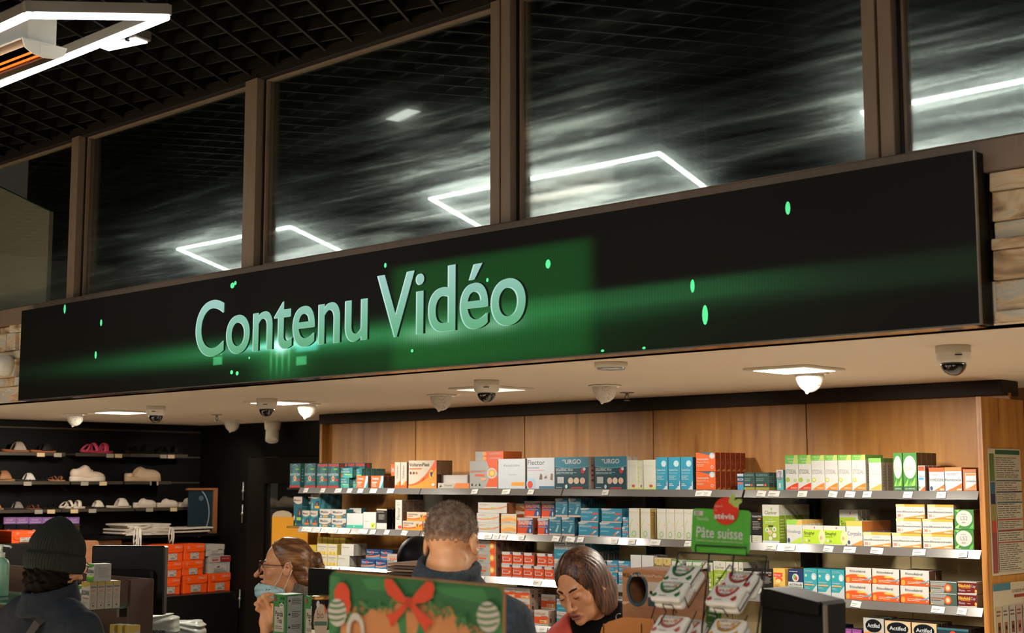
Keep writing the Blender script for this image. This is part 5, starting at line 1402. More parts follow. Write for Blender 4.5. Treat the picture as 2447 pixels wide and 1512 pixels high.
(56,'sinuphyl',-3396.4,5662,1530.3,111.8,55,85.3,'rightmost on second shelf',1),
(57,'sinuphyl',-3371.4,5762,1530.3,94.8,36,157.5,'front one on second shelf',1),
(57,'sinuphyl',-3371.4,5799,1530.3,94.8,36,157.5,'one behind on second shelf',1),
(57,'sinuphyl',-3371.4,5837,1530.3,94.8,36,157.5,'third one back on second shelf',1),
(58,'coryzalia',-3279.4,5662,1530.3,79.8,31,109.4,'front one on second shelf',1),
(58,'coryzalia',-3279.4,5694,1530.3,79.8,31,109.4,'one behind on second shelf',1),
(58,'coryzalia',-3279.4,5727,1530.3,79.8,31,109.4,'third one back on second shelf',1),
(58,'coryzalia',-3279.4,5760,1530.3,79.8,31,109.4,'fourth one back on second shelf',1),
(58,'coryzalia',-3279.4,5792,1530.3,79.8,31,109.4,'fifth one back on second shelf',1),
(58,'coryzalia',-3279.4,5824,1530.3,79.8,31,109.4,'sixth one back on second shelf',1),
(58,'coryzalia',-3279.4,5857,1530.3,79.8,31,109.4,'seventh one back on second shelf',1),
(58,'coryzalia',-3279.4,5890,1530.3,79.8,31,109.4,'eighth one back on second shelf',1),
(59,'oscillo',-3195.4,5662,1530.3,133.8,60,62.2,'leftmost on second shelf',1),
(59,'oscillo',-3054.4,5662,1530.3,137.8,60,62.2,'second from left on second shelf',1),
(59,'oscillo',-2908.4,5662,1530.3,136.8,60,62.2,'rightmost on second shelf',1),
(60,'oscillo',-3034.4,5665,1592.9,119.8,60,63.1,'leftmost bottom layer on second shelf',1),
(60,'oscillo',-2910.4,5665,1592.9,139.8,60,63.1,'rightmost bottom layer on second shelf',1),
(60,'oscillo',-3033.4,5665,1656.4,134.8,60,61.4,'leftmost top layer on second shelf',1),
(60,'oscillo',-2885.4,5665,1656.4,119.8,60,61.4,'rightmost top layer on second shelf',1),
(61,'l52',-2765.4,5662,1530.3,86.8,120,83.9,'bottom layer on second shelf',1),
(61,'l52',-2761.4,5662,1614.6,86.8,120,84.1,'top layer on second shelf',1),
(62,'oxyside',-7151.4,5682,1293.3,82.8,50,120.5,'front one on third shelf',1),
(62,'oxyside',-7151.4,5733,1293.3,82.8,50,120.5,'one behind on third shelf',1),
(63,'oxy',-7038.4,5662,1293.3,103.8,60,67.2,'leftmost bottom layer on third shelf',1),
(63,'oxy',-6930.4,5662,1293.3,92.8,60,67.2,'rightmost bottom layer on third shelf',1),
(63,'oxy',-7035.4,5662,1360.9,103.8,60,64.7,'leftmost top layer on third shelf',1),
(63,'oxy',-6928.4,5662,1360.9,88.8,60,64.7,'rightmost top layer on third shelf',1),
(64,'oxyside',-7127.4,5737,1293.3,44.8,60,170.9,'leftmost on third shelf',1),
(64,'oxyside',-7076.4,5737,1293.3,48.8,60,170.9,'second from left on third shelf',1),
(64,'oxyside',-7022.4,5737,1293.3,52.8,60,170.9,'third from left on third shelf',1),
(64,'oxyside',-6964.4,5737,1293.3,51.8,60,170.9,'fourth from left on third shelf',1),
(64,'oxyside',-6907.4,5737,1293.3,55.8,60,170.9,'rightmost on third shelf',1),
(65,'dulcen',-6838.4,5666,1293.3,114.8,110,66.1,'bottom layer on third shelf',1),
(65,'dulcen',-6803.4,5666,1359.8,117.8,110,71.2,'top layer on third shelf',1),
(66,'vogalib',-6609.4,5662,1293.3,127.8,60,52.4,'leftmost on third shelf',1),
(66,'vogalib',-6476.4,5662,1293.3,100.8,60,52.4,'rightmost on third shelf',1),
(67,'vogalib',-6638.4,5726,1293.3,130.8,60,50.2,'leftmost bottom layer on third shelf',1),
(67,'vogalib',-6503.4,5726,1293.3,108.8,60,50.2,'rightmost bottom layer on third shelf',1),
(67,'vogalib',-6639.4,5726,1343.9,130.8,60,60.5,'leftmost top layer on third shelf',1),
(67,'vogalib',-6504.4,5726,1343.9,108.8,60,60.5,'rightmost top layer on third shelf',1),
(68,'nurostack',-6370.4,5662,1293.3,172.8,60,44,'bottom layer on third shelf',1),
(68,'nurostack',-6371.4,5662,1337.7,172.8,60,46.5,'top layer on third shelf',1),
(69,'nurostack',-5616.4,5662,1293.3,148.8,48,66.7,'bottom layer front one on third shelf',1),
(69,'nurostack',-5616.4,5712,1293.3,148.8,48,66.7,'bottom layer one behind on third shelf',1),
(69,'nurostack',-5616.4,5761,1293.3,148.8,48,66.7,'bottom layer third one back on third shelf',1),
(69,'nurostack',-5616.4,5810,1293.3,148.8,48,66.7,'bottom layer fourth one back on third shelf',1),
(69,'nurostack',-5616.4,5860,1293.3,148.8,48,66.7,'bottom layer fifth one back on third shelf',1),
(69,'nurostack',-5617.4,5662,1360.4,148.8,48,66.8,'middle layer front one on third shelf',1),
(69,'nurostack',-5617.4,5712,1360.4,148.8,48,66.8,'middle layer one behind on third shelf',1),
(69,'nurostack',-5617.4,5761,1360.4,148.8,48,66.8,'middle layer third one back on third shelf',1),
(69,'nurostack',-5617.4,5810,1360.4,148.8,48,66.8,'middle layer fourth one back on third shelf',1),
(69,'nurostack',-5617.4,5860,1360.4,148.8,48,66.8,'middle layer fifth one back on third shelf',1),
(69,'nurostack',-5617.4,5662,1427.6,148.8,48,64.6,'top layer front one on third shelf',1),
(69,'nurostack',-5617.4,5712,1427.6,148.8,48,64.6,'top layer one behind on third shelf',1),
(69,'nurostack',-5617.4,5761,1427.6,148.8,48,64.6,'top layer third one back on third shelf',1),
(69,'nurostack',-5617.4,5810,1427.6,148.8,48,64.6,'top layer fourth one back on third shelf',1),
(69,'nurostack',-5617.4,5860,1427.6,148.8,48,64.6,'top layer fifth one back on third shelf',1),
(70,'doli',-5425.4,5662,1293.3,77.8,55,69,'leftmost bottom layer on third shelf',1),
(70,'doli',-5342.4,5662,1293.3,76.8,55,69,'second from left bottom layer on third shelf',1),
(70,'doli',-5261.4,5662,1293.3,75.8,55,69,'third from left bottom layer on third shelf',1),
(70,'doli',-5181.4,5662,1293.3,71.8,55,69,'fourth from left bottom layer on third shelf',1),
(70,'doli',-5105.4,5662,1293.3,67.8,55,69,'rightmost bottom layer on third shelf',1),
(70,'doli',-5422.4,5662,1362.7,77.8,55,68,'leftmost top layer on third shelf',1),
(70,'doli',-5339.4,5662,1362.7,76.8,55,68,'second from left top layer on third shelf',1),
(70,'doli',-5255.4,5662,1362.7,72.8,55,68,'third from left top layer on third shelf',1),
(70,'doli',-5159.4,5662,1362.7,74.8,55,68,'fourth from left top layer on third shelf',1),
(70,'doli',-5081.4,5662,1362.7,40.8,55,68,'rightmost top layer on third shelf',1),
(71,'effmed',-5036.4,5662,1293.3,217.8,46,100.7,'bottom layer front one on third shelf',1),
(71,'effmed',-5036.4,5710,1293.3,217.8,46,100.7,'bottom layer one behind on third shelf',1),
(71,'effmed',-5036.4,5757,1293.3,217.8,46,100.7,'bottom layer third one back on third shelf',1),
(71,'effmed',-5036.4,5804,1293.3,217.8,46,100.7,'bottom layer fourth one back on third shelf',1),
(71,'effmed',-5036.4,5852,1293.3,217.8,46,100.7,'bottom layer fifth one back on third shelf',1),
(71,'effmed',-5036.4,5900,1293.3,217.8,46,100.7,'bottom layer sixth one back on third shelf',1),
(71,'effmed',-5036.4,5662,1394.4,217.8,46,103.2,'top layer front one on third shelf',1),
(71,'effmed',-5036.4,5710,1394.4,217.8,46,103.2,'top layer one behind on third shelf',1),
(71,'effmed',-5036.4,5757,1394.4,217.8,46,103.2,'top layer third one back on third shelf',1),
(71,'effmed',-5036.4,5804,1394.4,217.8,46,103.2,'top layer fourth one back on third shelf',1),
(71,'effmed',-5036.4,5852,1394.4,217.8,46,103.2,'top layer fifth one back on third shelf',1),
(71,'effmed',-5036.4,5900,1394.4,217.8,46,103.2,'top layer sixth one back on third shelf',1),
(72,'effmed',-4749.4,5662,1293.3,60.8,55,53.1,'bottom layer on third shelf',1),
(72,'effmed',-4745.4,5662,1346.8,60.8,55,61.7,'top layer on third shelf',1),
(73,'effsmall',-4673.4,5662,1293.3,67.8,55,59.1,'leftmost bottom layer on third shelf',1),
(73,'effsmall',-4596.4,5662,1293.3,69.8,55,59.1,'rightmost bottom layer on third shelf',1),
(73,'effsmall',-4672.4,5662,1352.8,73.8,55,59.2,'leftmost top layer on third shelf',1),
(73,'effsmall',-4595.4,5662,1352.8,74.8,55,59.2,'rightmost top layer on third shelf',1),
(74,'drill',-4517.4,5662,1293.3,67.8,60,152.6,'leftmost on third shelf',1),
(74,'drill',-4444.4,5662,1293.3,72.8,60,152.6,'rightmost front one on third shelf',1),
(74,'drill',-4444.4,5724,1293.3,72.8,60,152.6,'rightmost one behind on third shelf',1),
(75,'phytsml',-4366.4,5662,1293.3,52.8,60,144.2,'leftmost on third shelf',1),
(75,'phytsml',-4311.4,5662,1293.3,48.8,60,144.2,'rightmost on third shelf',1),
(76,'leafwhite',-4258.4,5662,1293.3,62.8,60,138.6,'leftmost on third shelf',1),
(76,'leafwhite',-4169.4,5662,1293.3,36.8,60,138.6,'second from left on third shelf',1),
(76,'leafwhite',-4129.4,5662,1293.3,53.8,60,138.6,'rightmost front one on third shelf',1),
(76,'leafwhite',-4129.4,5724,1293.3,53.8,60,138.6,'rightmost one behind on third shelf',1),
(77,'clariver',-4069.4,5662,1293.3,57.8,60,132,'on third shelf',1),
(78,'clariver',-4006.4,5662,1293.3,70.8,55,141.1,'leftmost front one on third shelf',1),
(78,'clariver',-4006.4,5718,1293.3,70.8,55,141.1,'leftmost one behind on third shelf',1),
(78,'clariver',-4006.4,5775,1293.3,70.8,55,141.1,'leftmost third one back on third shelf',1),
(78,'clariver',-4006.4,5832,1293.3,70.8,55,141.1,'leftmost fourth one back on third shelf',1),
(78,'clariver',-3932.4,5662,1293.3,67.8,55,141.1,'second from left front one on third shelf',1),
(78,'clariver',-3932.4,5718,1293.3,67.8,55,141.1,'second from left one behind on third shelf',1),
(78,'clariver',-3932.4,5775,1293.3,67.8,55,141.1,'second from left third one back on third shelf',1),
(78,'clariver',-3932.4,5832,1293.3,67.8,55,141.1,'second from left fourth one back on third shelf',1),
(78,'clariver',-3860.4,5662,1293.3,22.8,55,141.1,'rightmost front one on third shelf',1),
(78,'clariver',-3860.4,5718,1293.3,22.8,55,141.1,'rightmost one behind on third shelf',1),
(78,'clariver',-3860.4,5775,1293.3,22.8,55,141.1,'rightmost third one back on third shelf',1),
(78,'clariver',-3860.4,5832,1293.3,22.8,55,141.1,'rightmost fourth one back on third shelf',1),
(79,'tuxactifs',-3834.4,5662,1293.3,51.8,60,113.2,'leftmost on third shelf',1),
(79,'tuxactifs',-3780.4,5662,1293.3,49.8,60,113.2,'second from left on third shelf',1),
(79,'tuxactifs',-3728.4,5662,1293.3,54.8,60,113.2,'rightmost on third shelf',1),
(80,'sirop',-3669.4,5662,1293.3,62.8,55,120.9,'front one on third shelf',1),
(80,'sirop',-3669.4,5718,1293.3,62.8,55,120.9,'one behind on third shelf',1),
(80,'sirop',-3669.4,5775,1293.3,62.8,55,120.9,'third one back on third shelf',1),
(81,'actirub',-3588.4,5662,1293.3,78.8,60,121.7,'on third shelf',1),
(82,'tealtall',-3505.4,5662,1293.3,68.8,50,128.2,'leftmost front one on third shelf',1),
(82,'tealtall',-3505.4,5714,1293.3,68.8,50,128.2,'leftmost one behind on third shelf',1),
(82,'tealtall',-3432.4,5662,1293.3,66.8,50,128.2,'second from left front one on third shelf',1),
(82,'tealtall',-3432.4,5714,1293.3,66.8,50,128.2,'second from left one behind on third shelf',1),
(82,'tealtall',-3362.4,5662,1293.3,65.8,50,128.2,'rightmost front one on third shelf',1),
(82,'tealtall',-3362.4,5714,1293.3,65.8,50,128.2,'rightmost one behind on third shelf',1),
(83,'rhinofeb',-3291.4,5662,1293.3,127.8,58,73.4,'leftmost bottom layer on third shelf',1),
(83,'rhinofeb',-3159.4,5662,1293.3,130.8,58,73.4,'second from left bottom layer on third shelf',1),
(83,'rhinofeb',-3023.4,5662,1293.3,133.8,58,73.4,'rightmost bottom layer front one on third shelf',1),
(83,'rhinofeb',-3023.4,5722,1293.3,133.8,58,73.4,'rightmost bottom layer one behind on third shelf',1),
(83,'rhinofeb',-3289.4,5662,1367.1,127.8,58,68.1,'leftmost top layer on third shelf',1),
(83,'rhinofeb',-3157.4,5662,1367.1,130.8,58,68.1,'second from left top layer on third shelf',1),
(83,'rhinofeb',-3020.4,5662,1367.1,133.8,58,68.1,'rightmost top layer front one on third shelf',1),
(83,'rhinofeb',-3020.4,5722,1367.1,133.8,58,68.1,'rightmost top layer one behind on third shelf',1),
(84,'nurorhume',-2884.4,5662,1293.3,120.8,60,51.7,'bottom layer on third shelf',1),
(84,'nurorhume',-2882.4,5662,1345.4,120.8,60,49.1,'top layer on third shelf',1),
(85,'rhinadvil',-2759.4,5662,1293.3,83.8,60,53.5,'bottom layer on third shelf',1),
(85,'rhinadvil',-2757.4,5662,1347.2,83.8,60,50.1,'top layer on third shelf',1),
(86,'dafal',-5405.4,5662,1050.3,83.8,50,63.8,'leftmost bottom layer on fourth shelf',1),
(86,'dafal',-5319.4,5662,1050.3,105.8,50,63.8,'rightmost bottom layer front one on fourth shelf',1),
(86,'dafal',-5319.4,5714,1050.3,105.8,50,63.8,'rightmost bottom layer one behind on fourth shelf',1),
(86,'dafal',-5319.4,5765,1050.3,105.8,50,63.8,'rightmost bottom layer third one back on fourth shelf',1),
(86,'dafal',-5319.4,5816,1050.3,105.8,50,63.8,'rightmost bottom layer fourth one back on fourth shelf',1),
(86,'dafal',-5319.4,5868,1050.3,105.8,50,63.8,'rightmost bottom layer fifth one back on fourth shelf',1),
(86,'dafal',-5405.4,5662,1114.5,83.8,50,64,'leftmost middle layer on fourth shelf',1),
(86,'dafal',-5319.4,5662,1114.5,105.8,50,64,'rightmost middle layer front one on fourth shelf',1),
(86,'dafal',-5319.4,5714,1114.5,105.8,50,64,'rightmost middle layer one behind on fourth shelf',1),
(86,'dafal',-5319.4,5765,1114.5,105.8,50,64,'rightmost middle layer third one back on fourth shelf',1),
(86,'dafal',-5319.4,5816,1114.5,105.8,50,64,'rightmost middle layer fourth one back on fourth shelf',1),
(86,'dafal',-5319.4,5868,1114.5,105.8,50,64,'rightmost middle layer fifth one back on fourth shelf',1),
(86,'dafal',-5405.4,5662,1178.9,83.8,50,60.7,'leftmost top layer on fourth shelf',1),
(86,'dafal',-5319.4,5662,1178.9,105.8,50,60.7,'rightmost top layer front one on fourth shelf',1),
(86,'dafal',-5319.4,5714,1178.9,105.8,50,60.7,'rightmost top layer one behind on fourth shelf',1),
(86,'dafal',-5319.4,5765,1178.9,105.8,50,60.7,'rightmost top layer third one back on fourth shelf',1),
(86,'dafal',-5319.4,5816,1178.9,105.8,50,60.7,'rightmost top layer fourth one back on fourth shelf',1),
(86,'dafal',-5319.4,5868,1178.9,105.8,50,60.7,'rightmost top layer fifth one back on fourth shelf',1),
(87,'dafal',-5181.4,5662,1050.3,101.8,40,79.2,'front one on fourth shelf',1),
(87,'dafal',-5181.4,5704,1050.3,101.8,40,79.2,'one behind on fourth shelf',1),
(87,'dafal',-5181.4,5745,1050.3,101.8,40,79.2,'third one back on fourth shelf',1),
(88,'dafal',-5193.4,5732,1050.3,101.8,40,79.8,'bottom layer front one on fourth shelf',1),
(88,'dafal',-5193.4,5774,1050.3,101.8,40,79.8,'bottom layer one behind on fourth shelf',1),
(88,'dafal',-5193.4,5732,1130.5,101.8,40,77.7,'top layer front one on fourth shelf',1),
(88,'dafal',-5193.4,5774,1130.5,101.8,40,77.7,'top layer one behind on fourth shelf',1),
(89,'effmed',-5019.4,5662,1050.3,98.8,60,73.7,'leftmost bottom layer on fourth shelf',1),
(89,'effmed',-4914.4,5662,1050.3,96.8,60,73.7,'rightmost bottom layer on fourth shelf',1),
(89,'effmed',-5019.4,5662,1124.4,98.8,60,71.6,'leftmost top layer on fourth shelf',1),
(89,'effmed',-4913.4,5662,1124.4,96.8,60,71.6,'rightmost top layer on fourth shelf',1),
(90,'effmed',-4731.4,5662,1050.3,70.8,60,61.1,'leftmost bottom layer on fourth shelf',1),
(90,'effmed',-4653.4,5662,1050.3,80.8,60,61.1,'rightmost bottom layer on fourth shelf',1),
(90,'effmed',-4731.4,5662,1111.8,71.8,60,61.2,'leftmost middle layer on fourth shelf',1),
(90,'effmed',-4652.4,5662,1111.8,80.8,60,61.2,'rightmost middle layer on fourth shelf',1),
(90,'effmed',-4730.4,5662,1173.4,71.8,60,61.3,'leftmost top layer on fourth shelf',1),
(90,'effmed',-4652.4,5662,1173.4,80.8,60,61.3,'rightmost top layer on fourth shelf',1),
(91,'navylow',-3408.4,5662,1050.3,81.8,60,122.2,'front one on fourth shelf',1),
(91,'navylow',-3408.4,5724,1050.3,81.8,60,122.2,'one behind on fourth shelf',1),
(92,'purplelow',-3319.4,5662,1050.3,51.8,60,113.6,'leftmost on fourth shelf',1),
(92,'purplelow',-3264.4,5662,1050.3,46.8,60,113.6,'rightmost on fourth shelf',1),
(93,'actifed',-3206.4,5662,1050.3,98.8,60,168.7,'front one on fourth shelf',1),
(93,'actifed',-3206.4,5724,1050.3,98.8,60,168.7,'one behind on fourth shelf',1),
(94,'actinuit',-3102.4,5662,1050.3,121.8,48,163.2,'leftmost front one on fourth shelf',1),
(94,'actinuit',-3102.4,5712,1050.3,121.8,48,163.2,'leftmost one behind on fourth shelf',1),
(94,'actinuit',-3102.4,5761,1050.3,121.8,48,163.2,'leftmost third one back on fourth shelf',1),
(94,'actinuit',-2975.4,5662,1050.3,114.8,48,163.2,'rightmost front one on fourth shelf',1),
(94,'actinuit',-2975.4,5712,1050.3,114.8,48,163.2,'rightmost one behind on fourth shelf',1),
(94,'actinuit',-2975.4,5761,1050.3,114.8,48,163.2,'rightmost third one back on fourth shelf',1),
(95,'humex',-2857.4,5662,1050.3,140.8,50,150,'front one on fourth shelf',1),
(95,'humex',-2857.4,5714,1050.3,140.8,50,150,'one behind on fourth shelf',1),
(95,'humex',-2857.4,5765,1050.3,140.8,50,150,'third one back on fourth shelf',1)]
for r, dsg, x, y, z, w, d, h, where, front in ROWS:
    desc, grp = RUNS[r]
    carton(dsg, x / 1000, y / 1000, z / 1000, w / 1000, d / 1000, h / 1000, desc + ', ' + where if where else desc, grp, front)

# ------------------------------------------------------------------ people
m_skin = noise_mat('skin', [(.3, '#c98c62'), (.7, '#dca478')], (1, 1, 1), 22, 5, rough=.48, sss=.08)
m_skin_f = noise_mat('skin_fair', [(.3, '#bf8058'), (.7, '#d2966c')], (1, 1, 1), 22, 5, rough=.46, sss=.08)
m_lip = mat('#9a5a48', .4, var=.05, name='lip')
m_eye = mat('#c9c2b8', .15, name='eye_white')
m_iris = mat('#2a1a10', .1, name='iris')

def head_sdf(P, o):
    """adult head: face towards -y, origin between the ears at eye level, chin at -.112, crown at +.113"""
    X = P.copy()
    X[..., 0] = np.abs(X[..., 0])
    d = ell(X, (0, .015, .030), (.074, .096, .083))
    d = smin(d, ell(X, (0, -.022, -.030), (.061, .066, .084)), .02)
    d = smin(d, ell(X, (0, -.030, -.074), (.044 * o.get('jaw', 1), .050, .036)), .022)
    d = smin(d, ell(X, (0, -.074, -.098), (.018, .014, .014)), .016)
    d = smin(d, ell(X, (.043, -.056, -.030), (.020, .018, .018)), .016)
    d = smin(d, cap(X, (.008, -.082, .014), (.044, -.070, .017), .009, .008), .012)
    d = smax(d, -ell(X, (.032, -.101, -.004), (.017, .018, .012)), .012)
    d = smin(d, ell(X, (.031, -.0745, -.004), (.0145, .0125, .0125)), .004)
    nl = o.get('nose', 0.)
    d = smin(d, cap(X, (0, -.081, .008), (0, -.104 - nl, -.036), .0075, .0095), .008)
    d = smin(d, ell(X, (0, -.106 - nl, -.040), (.0105, .0105, .0095)), .006)
    d = smin(d, ell(X, (.012, -.094, -.044), (.0085, .0105, .0075)), .006)
    d = smin(d, chain(X, [(0, -.0935, -.0665), (.012, -.0905, -.0675), (.024, -.0805, -.072)], [.0062, .0056, .003], .004), .005)
    d = smin(d, chain(X, [(0, -.0915, -.0775), (.011, -.0890, -.0772), (.022, -.0805, -.073)], [.0068, .0062, .003], .004), .005)
    op = o.get('mouth', .0012)
    d = smax(d, -ell(X, (0, -.097, -.0720), (.020, .012, op)), .003)
    e = ell(X, (.078, .016, -.008), (.0085, .019, .033), rotm(-12, 0, 18))
    e = smax(e, -ell(X, (.087, .012, -.004), (.009, .0105, .019), rotm(-12, 0, 18)), .004)
    d = smin(d, e, .007)
    return d

def rhead(pitch=0, yaw=0, roll=0):
    return np.array((Euler((0, 0, R(yaw))).to_matrix() @ Euler((0, R(roll), 0)).to_matrix() @ Euler((R(pitch), 0, 0)).to_matrix()), np.float32)

def ring_sdf(P, c, rx, ry, z0, z1, th, flare=0., tilt=0., tx=0.):
    q = P - nv(c)
    z = q[..., 2] + q[..., 1] * tilt + q[..., 0] * tx
    t = np.clip((z - z0) / (z1 - z0), 0, 1)
    k = 1 + flare * (1 - t)
    rad = np.sqrt((q[..., 0] / rx) ** 2 + (q[..., 1] / ry) ** 2) - k
    d = np.abs(rad * min(rx, ry)) - th
    return smax(d, np.maximum(z - z1, z0 - z), .008)

def torso(P, w=1., z=0., lean=0., arms=()):
    X = P.copy()
    X[..., 0] = np.abs(X[..., 0])
    d = chain(X, [(.03, .045, -.235 + z), (.10 * w, .045, -.262 + z), (.165 * w, .045, -.30 + z)], [.062, .064, .062], .04)
    d = smin(d, ell(X, (0, .045 + lean * .2, -.46 + z), (.185 * w, .125, .24)), .05)
    d = smin(d, ell(X, (0, .05 + lean * .5, -.74 + z), (.165 * w, .12, .22)), .06)
    for pts, rs in arms:
        d = smin(d, chain(P, pts, rs, .03), .035)
    return d

def legs(P, w=1.):
    X = P.copy()
    X[..., 0] = np.abs(X[..., 0])
    d = ell(X, (0, .05, -.84), (.165 * w, .12, .13))
    return smin(d, chain(X, [(.085, .05, -.88), (.09, .04, -1.2), (.09, .06, -1.58)], [.085, .06, .052], .03), .03)

def folds(P, a=.004, s=1.):
    return a * (np.sin(31 * s * P[..., 2] + 9 * P[..., 0] + 4 * np.sin(13 * P[..., 0])) * .6 + np.sin(23 * s * P[..., 0] - 17 * P[..., 2] + 3 * np.sin(19 * P[..., 1])) * .4)

def eye_set(root, Hm, open_=True, z=-.004, look=0.):
    for s in (-1, 1):
        mb = MB()
        if open_:
            for q, (rx, rz, dy, m) in enumerate(((.0115, .0052, 0, m_eye), (.0052, .0050, -.0012, m_iris))):
                n = 14
                vs = [(s * .031 + (look if q else 0) + rx * math.cos(2 * PI * k / n), -.0882 - dy * -1 + abs(rx * math.cos(2 * PI * k / n)) ** 2 * 14, z + rz * math.sin(2 * PI * k / n)) for k in range(n)]
                mb.add(vs + [(s * .031 + (look if q else 0), -.0892 + dy, z)], [(k, (k + 1) % n, n) for k in range(n)], m)
        pts = [(s * (.0185 + .0255 * t), -.0865 - .0035 * math.sin(PI * t), z + (.0055 if open_ else -.0045) * math.sin(PI * t) - .001) for t in (0, .25, .5, .75, 1)]
        mb.tube(pts, [.0008, .0014, .0016, .0015, .0008], m_iris, 6)
        mb.v = [tuple(Hm @ Vector(v)) for v in mb.v]
        ob('eye', mb, None, root, True)

def brow_set(root, Hm, m, z=.0175):
    for s in (-1, 1):
        mb = MB().tube([(s * .013, -.0905, z - .002), (s * .026, -.0865, z + .0035), (s * .040, -.0765, z + .003), (s * .049, -.066, z - .003)], [.0030, .0034, .0026, .0012], m, 7)
        mb.v = [tuple(Hm @ Vector(v)) for v in mb.v]
        ob('eyebrow', mb, None, root, True)

def person(lab, H, th, o, pitch=0, yaw=0, roll=0, neck_to=(0, .05, -.235), neck_r=.056, bo=(0, 0, 0), skin=m_skin, scale=1., extra=None, hx=.0042):
    root = thing('person', lab, 'person', (H[0], H[1], 0), (0, 0, R(th)))
    Rh = rhead(pitch, yaw, roll)
    Hm = Matrix.Translation((0, 0, H[2])) @ Matrix(Rh.tolist()).to_4x4() @ Matrix.Scale(scale, 4)
    nb = Rh @ nv((0, .028, -.075))
    neck_to = tuple(nv(neck_to) + nv(bo))
    def f(P):
        d = head_sdf((P @ Rh) / scale, o) * scale
        d = smin(d, cap(P, nb, neck_to, neck_r * .97, neck_r * 1.06), .022)
        d = smin(d, chain(P - nv(bo), [(-.14, .05, -.30), (0, .05, -.275), (.14, .05, -.30)], [.04, .05, .04], .03), .05)
        if extra is not None:
            d = np.minimum(d, extra(P))
        return d
    def pick(c):
        q = (c.astype(np.float32) @ Rh) / scale
        return ((np.abs(q[:, 0]) < .022) & (q[:, 1] < -.083) & (q[:, 2] < -.0625) & (q[:, 2] > -.084) & (np.abs(q[:, 0]) < .026 - np.abs(q[:, 2] + .073) * 1.1)).astype(int)
    lo, hi = (-.20, -.15, -.33), (.20, .16, .15)
    me = sdf_mesh('body', f, lo, hi, hx, [skin, m_lip], pick)
    link('body', me, root, (0, 0, H[2]))
    return root, Rh, Hm

def garment(name, root, H, f, lo, hi, h, m, label=None, bo=(0, 0, 0)):
    o = link(name, sdf_mesh(name, f, lo, hi, h, m), root, (bo[0], bo[1], H[2] + bo[2]))
    if label:
        o['label'] = label
    return o

def lower_body(root, H, w, m, bo=(0, 0, 0)):
    H = (H[0], H[1], H[2] + bo[2])
    floor = -H[2]
    k = (H[2] - .05) / 1.58
    bo = (bo[0], bo[1], 0)
    garment('trousers', root, H, lambda P: legs(P * nv((1, 1, 1 / k)), w), (-.3, -.2, floor + .03), (.3, .25, -.66 * k), .02, m, None, bo)
    for s in (-1, 1):
        garment('shoe', root, H, lambda P: smax(ell(P, (s * .09, -.02, floor + .04), (.05, .14, .065)), floor + .002 - P[..., 2], .004), (s * .09 - .08, -.2, floor - .02), (s * .09 + .08, .16, floor + .13), .012, m_black, None, bo)

# ---- man in the green beanie, from behind on the left
H1 = (-4.935, 2.729, 1.515)
B1 = (0, .0, .065)
m_beanie = noise_mat('beanie_knit', [(.3, '#0d100b'), (.7, '#1a1e15')], (1, 1, 1), 90, 4, rough=.9, bump=.3)
m_navy = noise_mat('navy_canvas', [(.3, '#0b121b'), (.7, '#151f2b')], (1, 1, 1), 40, 6, rough=.85, bump=.25)
m_curl = noise_mat('dark_curls', [(.3, '#070403'), (.7, '#1c110a')], (1, 1, 1), 45, 6, rough=.85, bump=.5)
m_curl.node_tree.nodes['Principled BSDF'].inputs['Specular IOR Level'].default_value = .12
m_denim = mat('#171a22', .8, name='dark_trousers')
r1, Rh, Hm = person('man in a dark green knit beanie and navy jacket, seen from behind', H1, 190, {'nose': .004}, pitch=14, yaw=-6, neck_to=(0, .045, -.23), bo=B1)
def f_beanie(P):
    q = P @ Rh
    an = np.arctan2(q[..., 0], -(q[..., 1] - .015))
    rib = .0016 * np.cos(an * 62)
    top = smax(ell(q, (0, .018, .045), (.091, .111, .096)), -(q[..., 2] - .0), .02)
    cone = ell(q, (0, .032, .105), (.040, .046, .058))
    d = smin(top, cone, .05) + rib
    z = q[..., 2] - q[..., 1] * -.10
    cuff = smax(ell(q, (0, .016, .0), (.1005, .120, .095)), np.maximum(z - .030, -.040 - z), .012) + rib
    d = np.minimum(d, cuff)
    return d
garment('beanie', r1, H1, f_beanie, (-.13, -.14, -.08), (.13, .17, .19), .0028, m_beanie)
def f_curl(P):
    q = P @ Rh
    n = .009 * np.sin(95 * q[..., 0] + 5 * np.sin(60 * q[..., 2])) * np.sin(90 * q[..., 1] + 1) * np.sin(80 * q[..., 2]) + .005 * np.sin(170 * q[..., 0] + 90 * q[..., 2]) * np.sin(150 * q[..., 2] - 60 * q[..., 1])
    d = smax(ell(q, (0, .030, -.060), (.086, .086, .092)), q[..., 2] + .02, .01)
    d = smax(d, -(q[..., 1] + .015) , .01)
    b = smax(ell(q, (0, -.035, -.078), (.057, .064, .050)), -(.02 - q[..., 2] - .07), .01)
    b = smax(b, q[..., 1] - .03, .01)
    return np.minimum(d, b) + n
garment('hair', r1, H1, f_curl, (-.13, -.13, -.17), (.13, .15, .01), .0034, m_curl)
def f_jacket1(P):
    d = torso(P, 1.18, .0, 0, [([(-.20, .045, -.305), (-.29, .0, -.50), (-.25, -.18, -.66)], [.072, .058, .045]), ([(.20, .045, -.305), (.29, .0, -.52), (.24, -.2, -.62)], [.072, .058, .045])]) + folds(P, .004)
    seam = np.abs(np.abs(P[..., 0]) - .195 - (P[..., 2] + .4) * .08)
    d = d + .004 * np.exp(-(seam / .006) ** 2)
    col = ring_sdf(P, (0, .035, 0), .088, .090, -.235, -.150, .008, .22, .25)
    return smin(d, col, .012)
garment('jacket', r1, H1, f_jacket1, (-.42, -.30, -.98), (.42, .24, -.10), .0075, m_navy, None, B1)
lower_body(r1, H1, 1.1, m_denim, B1)
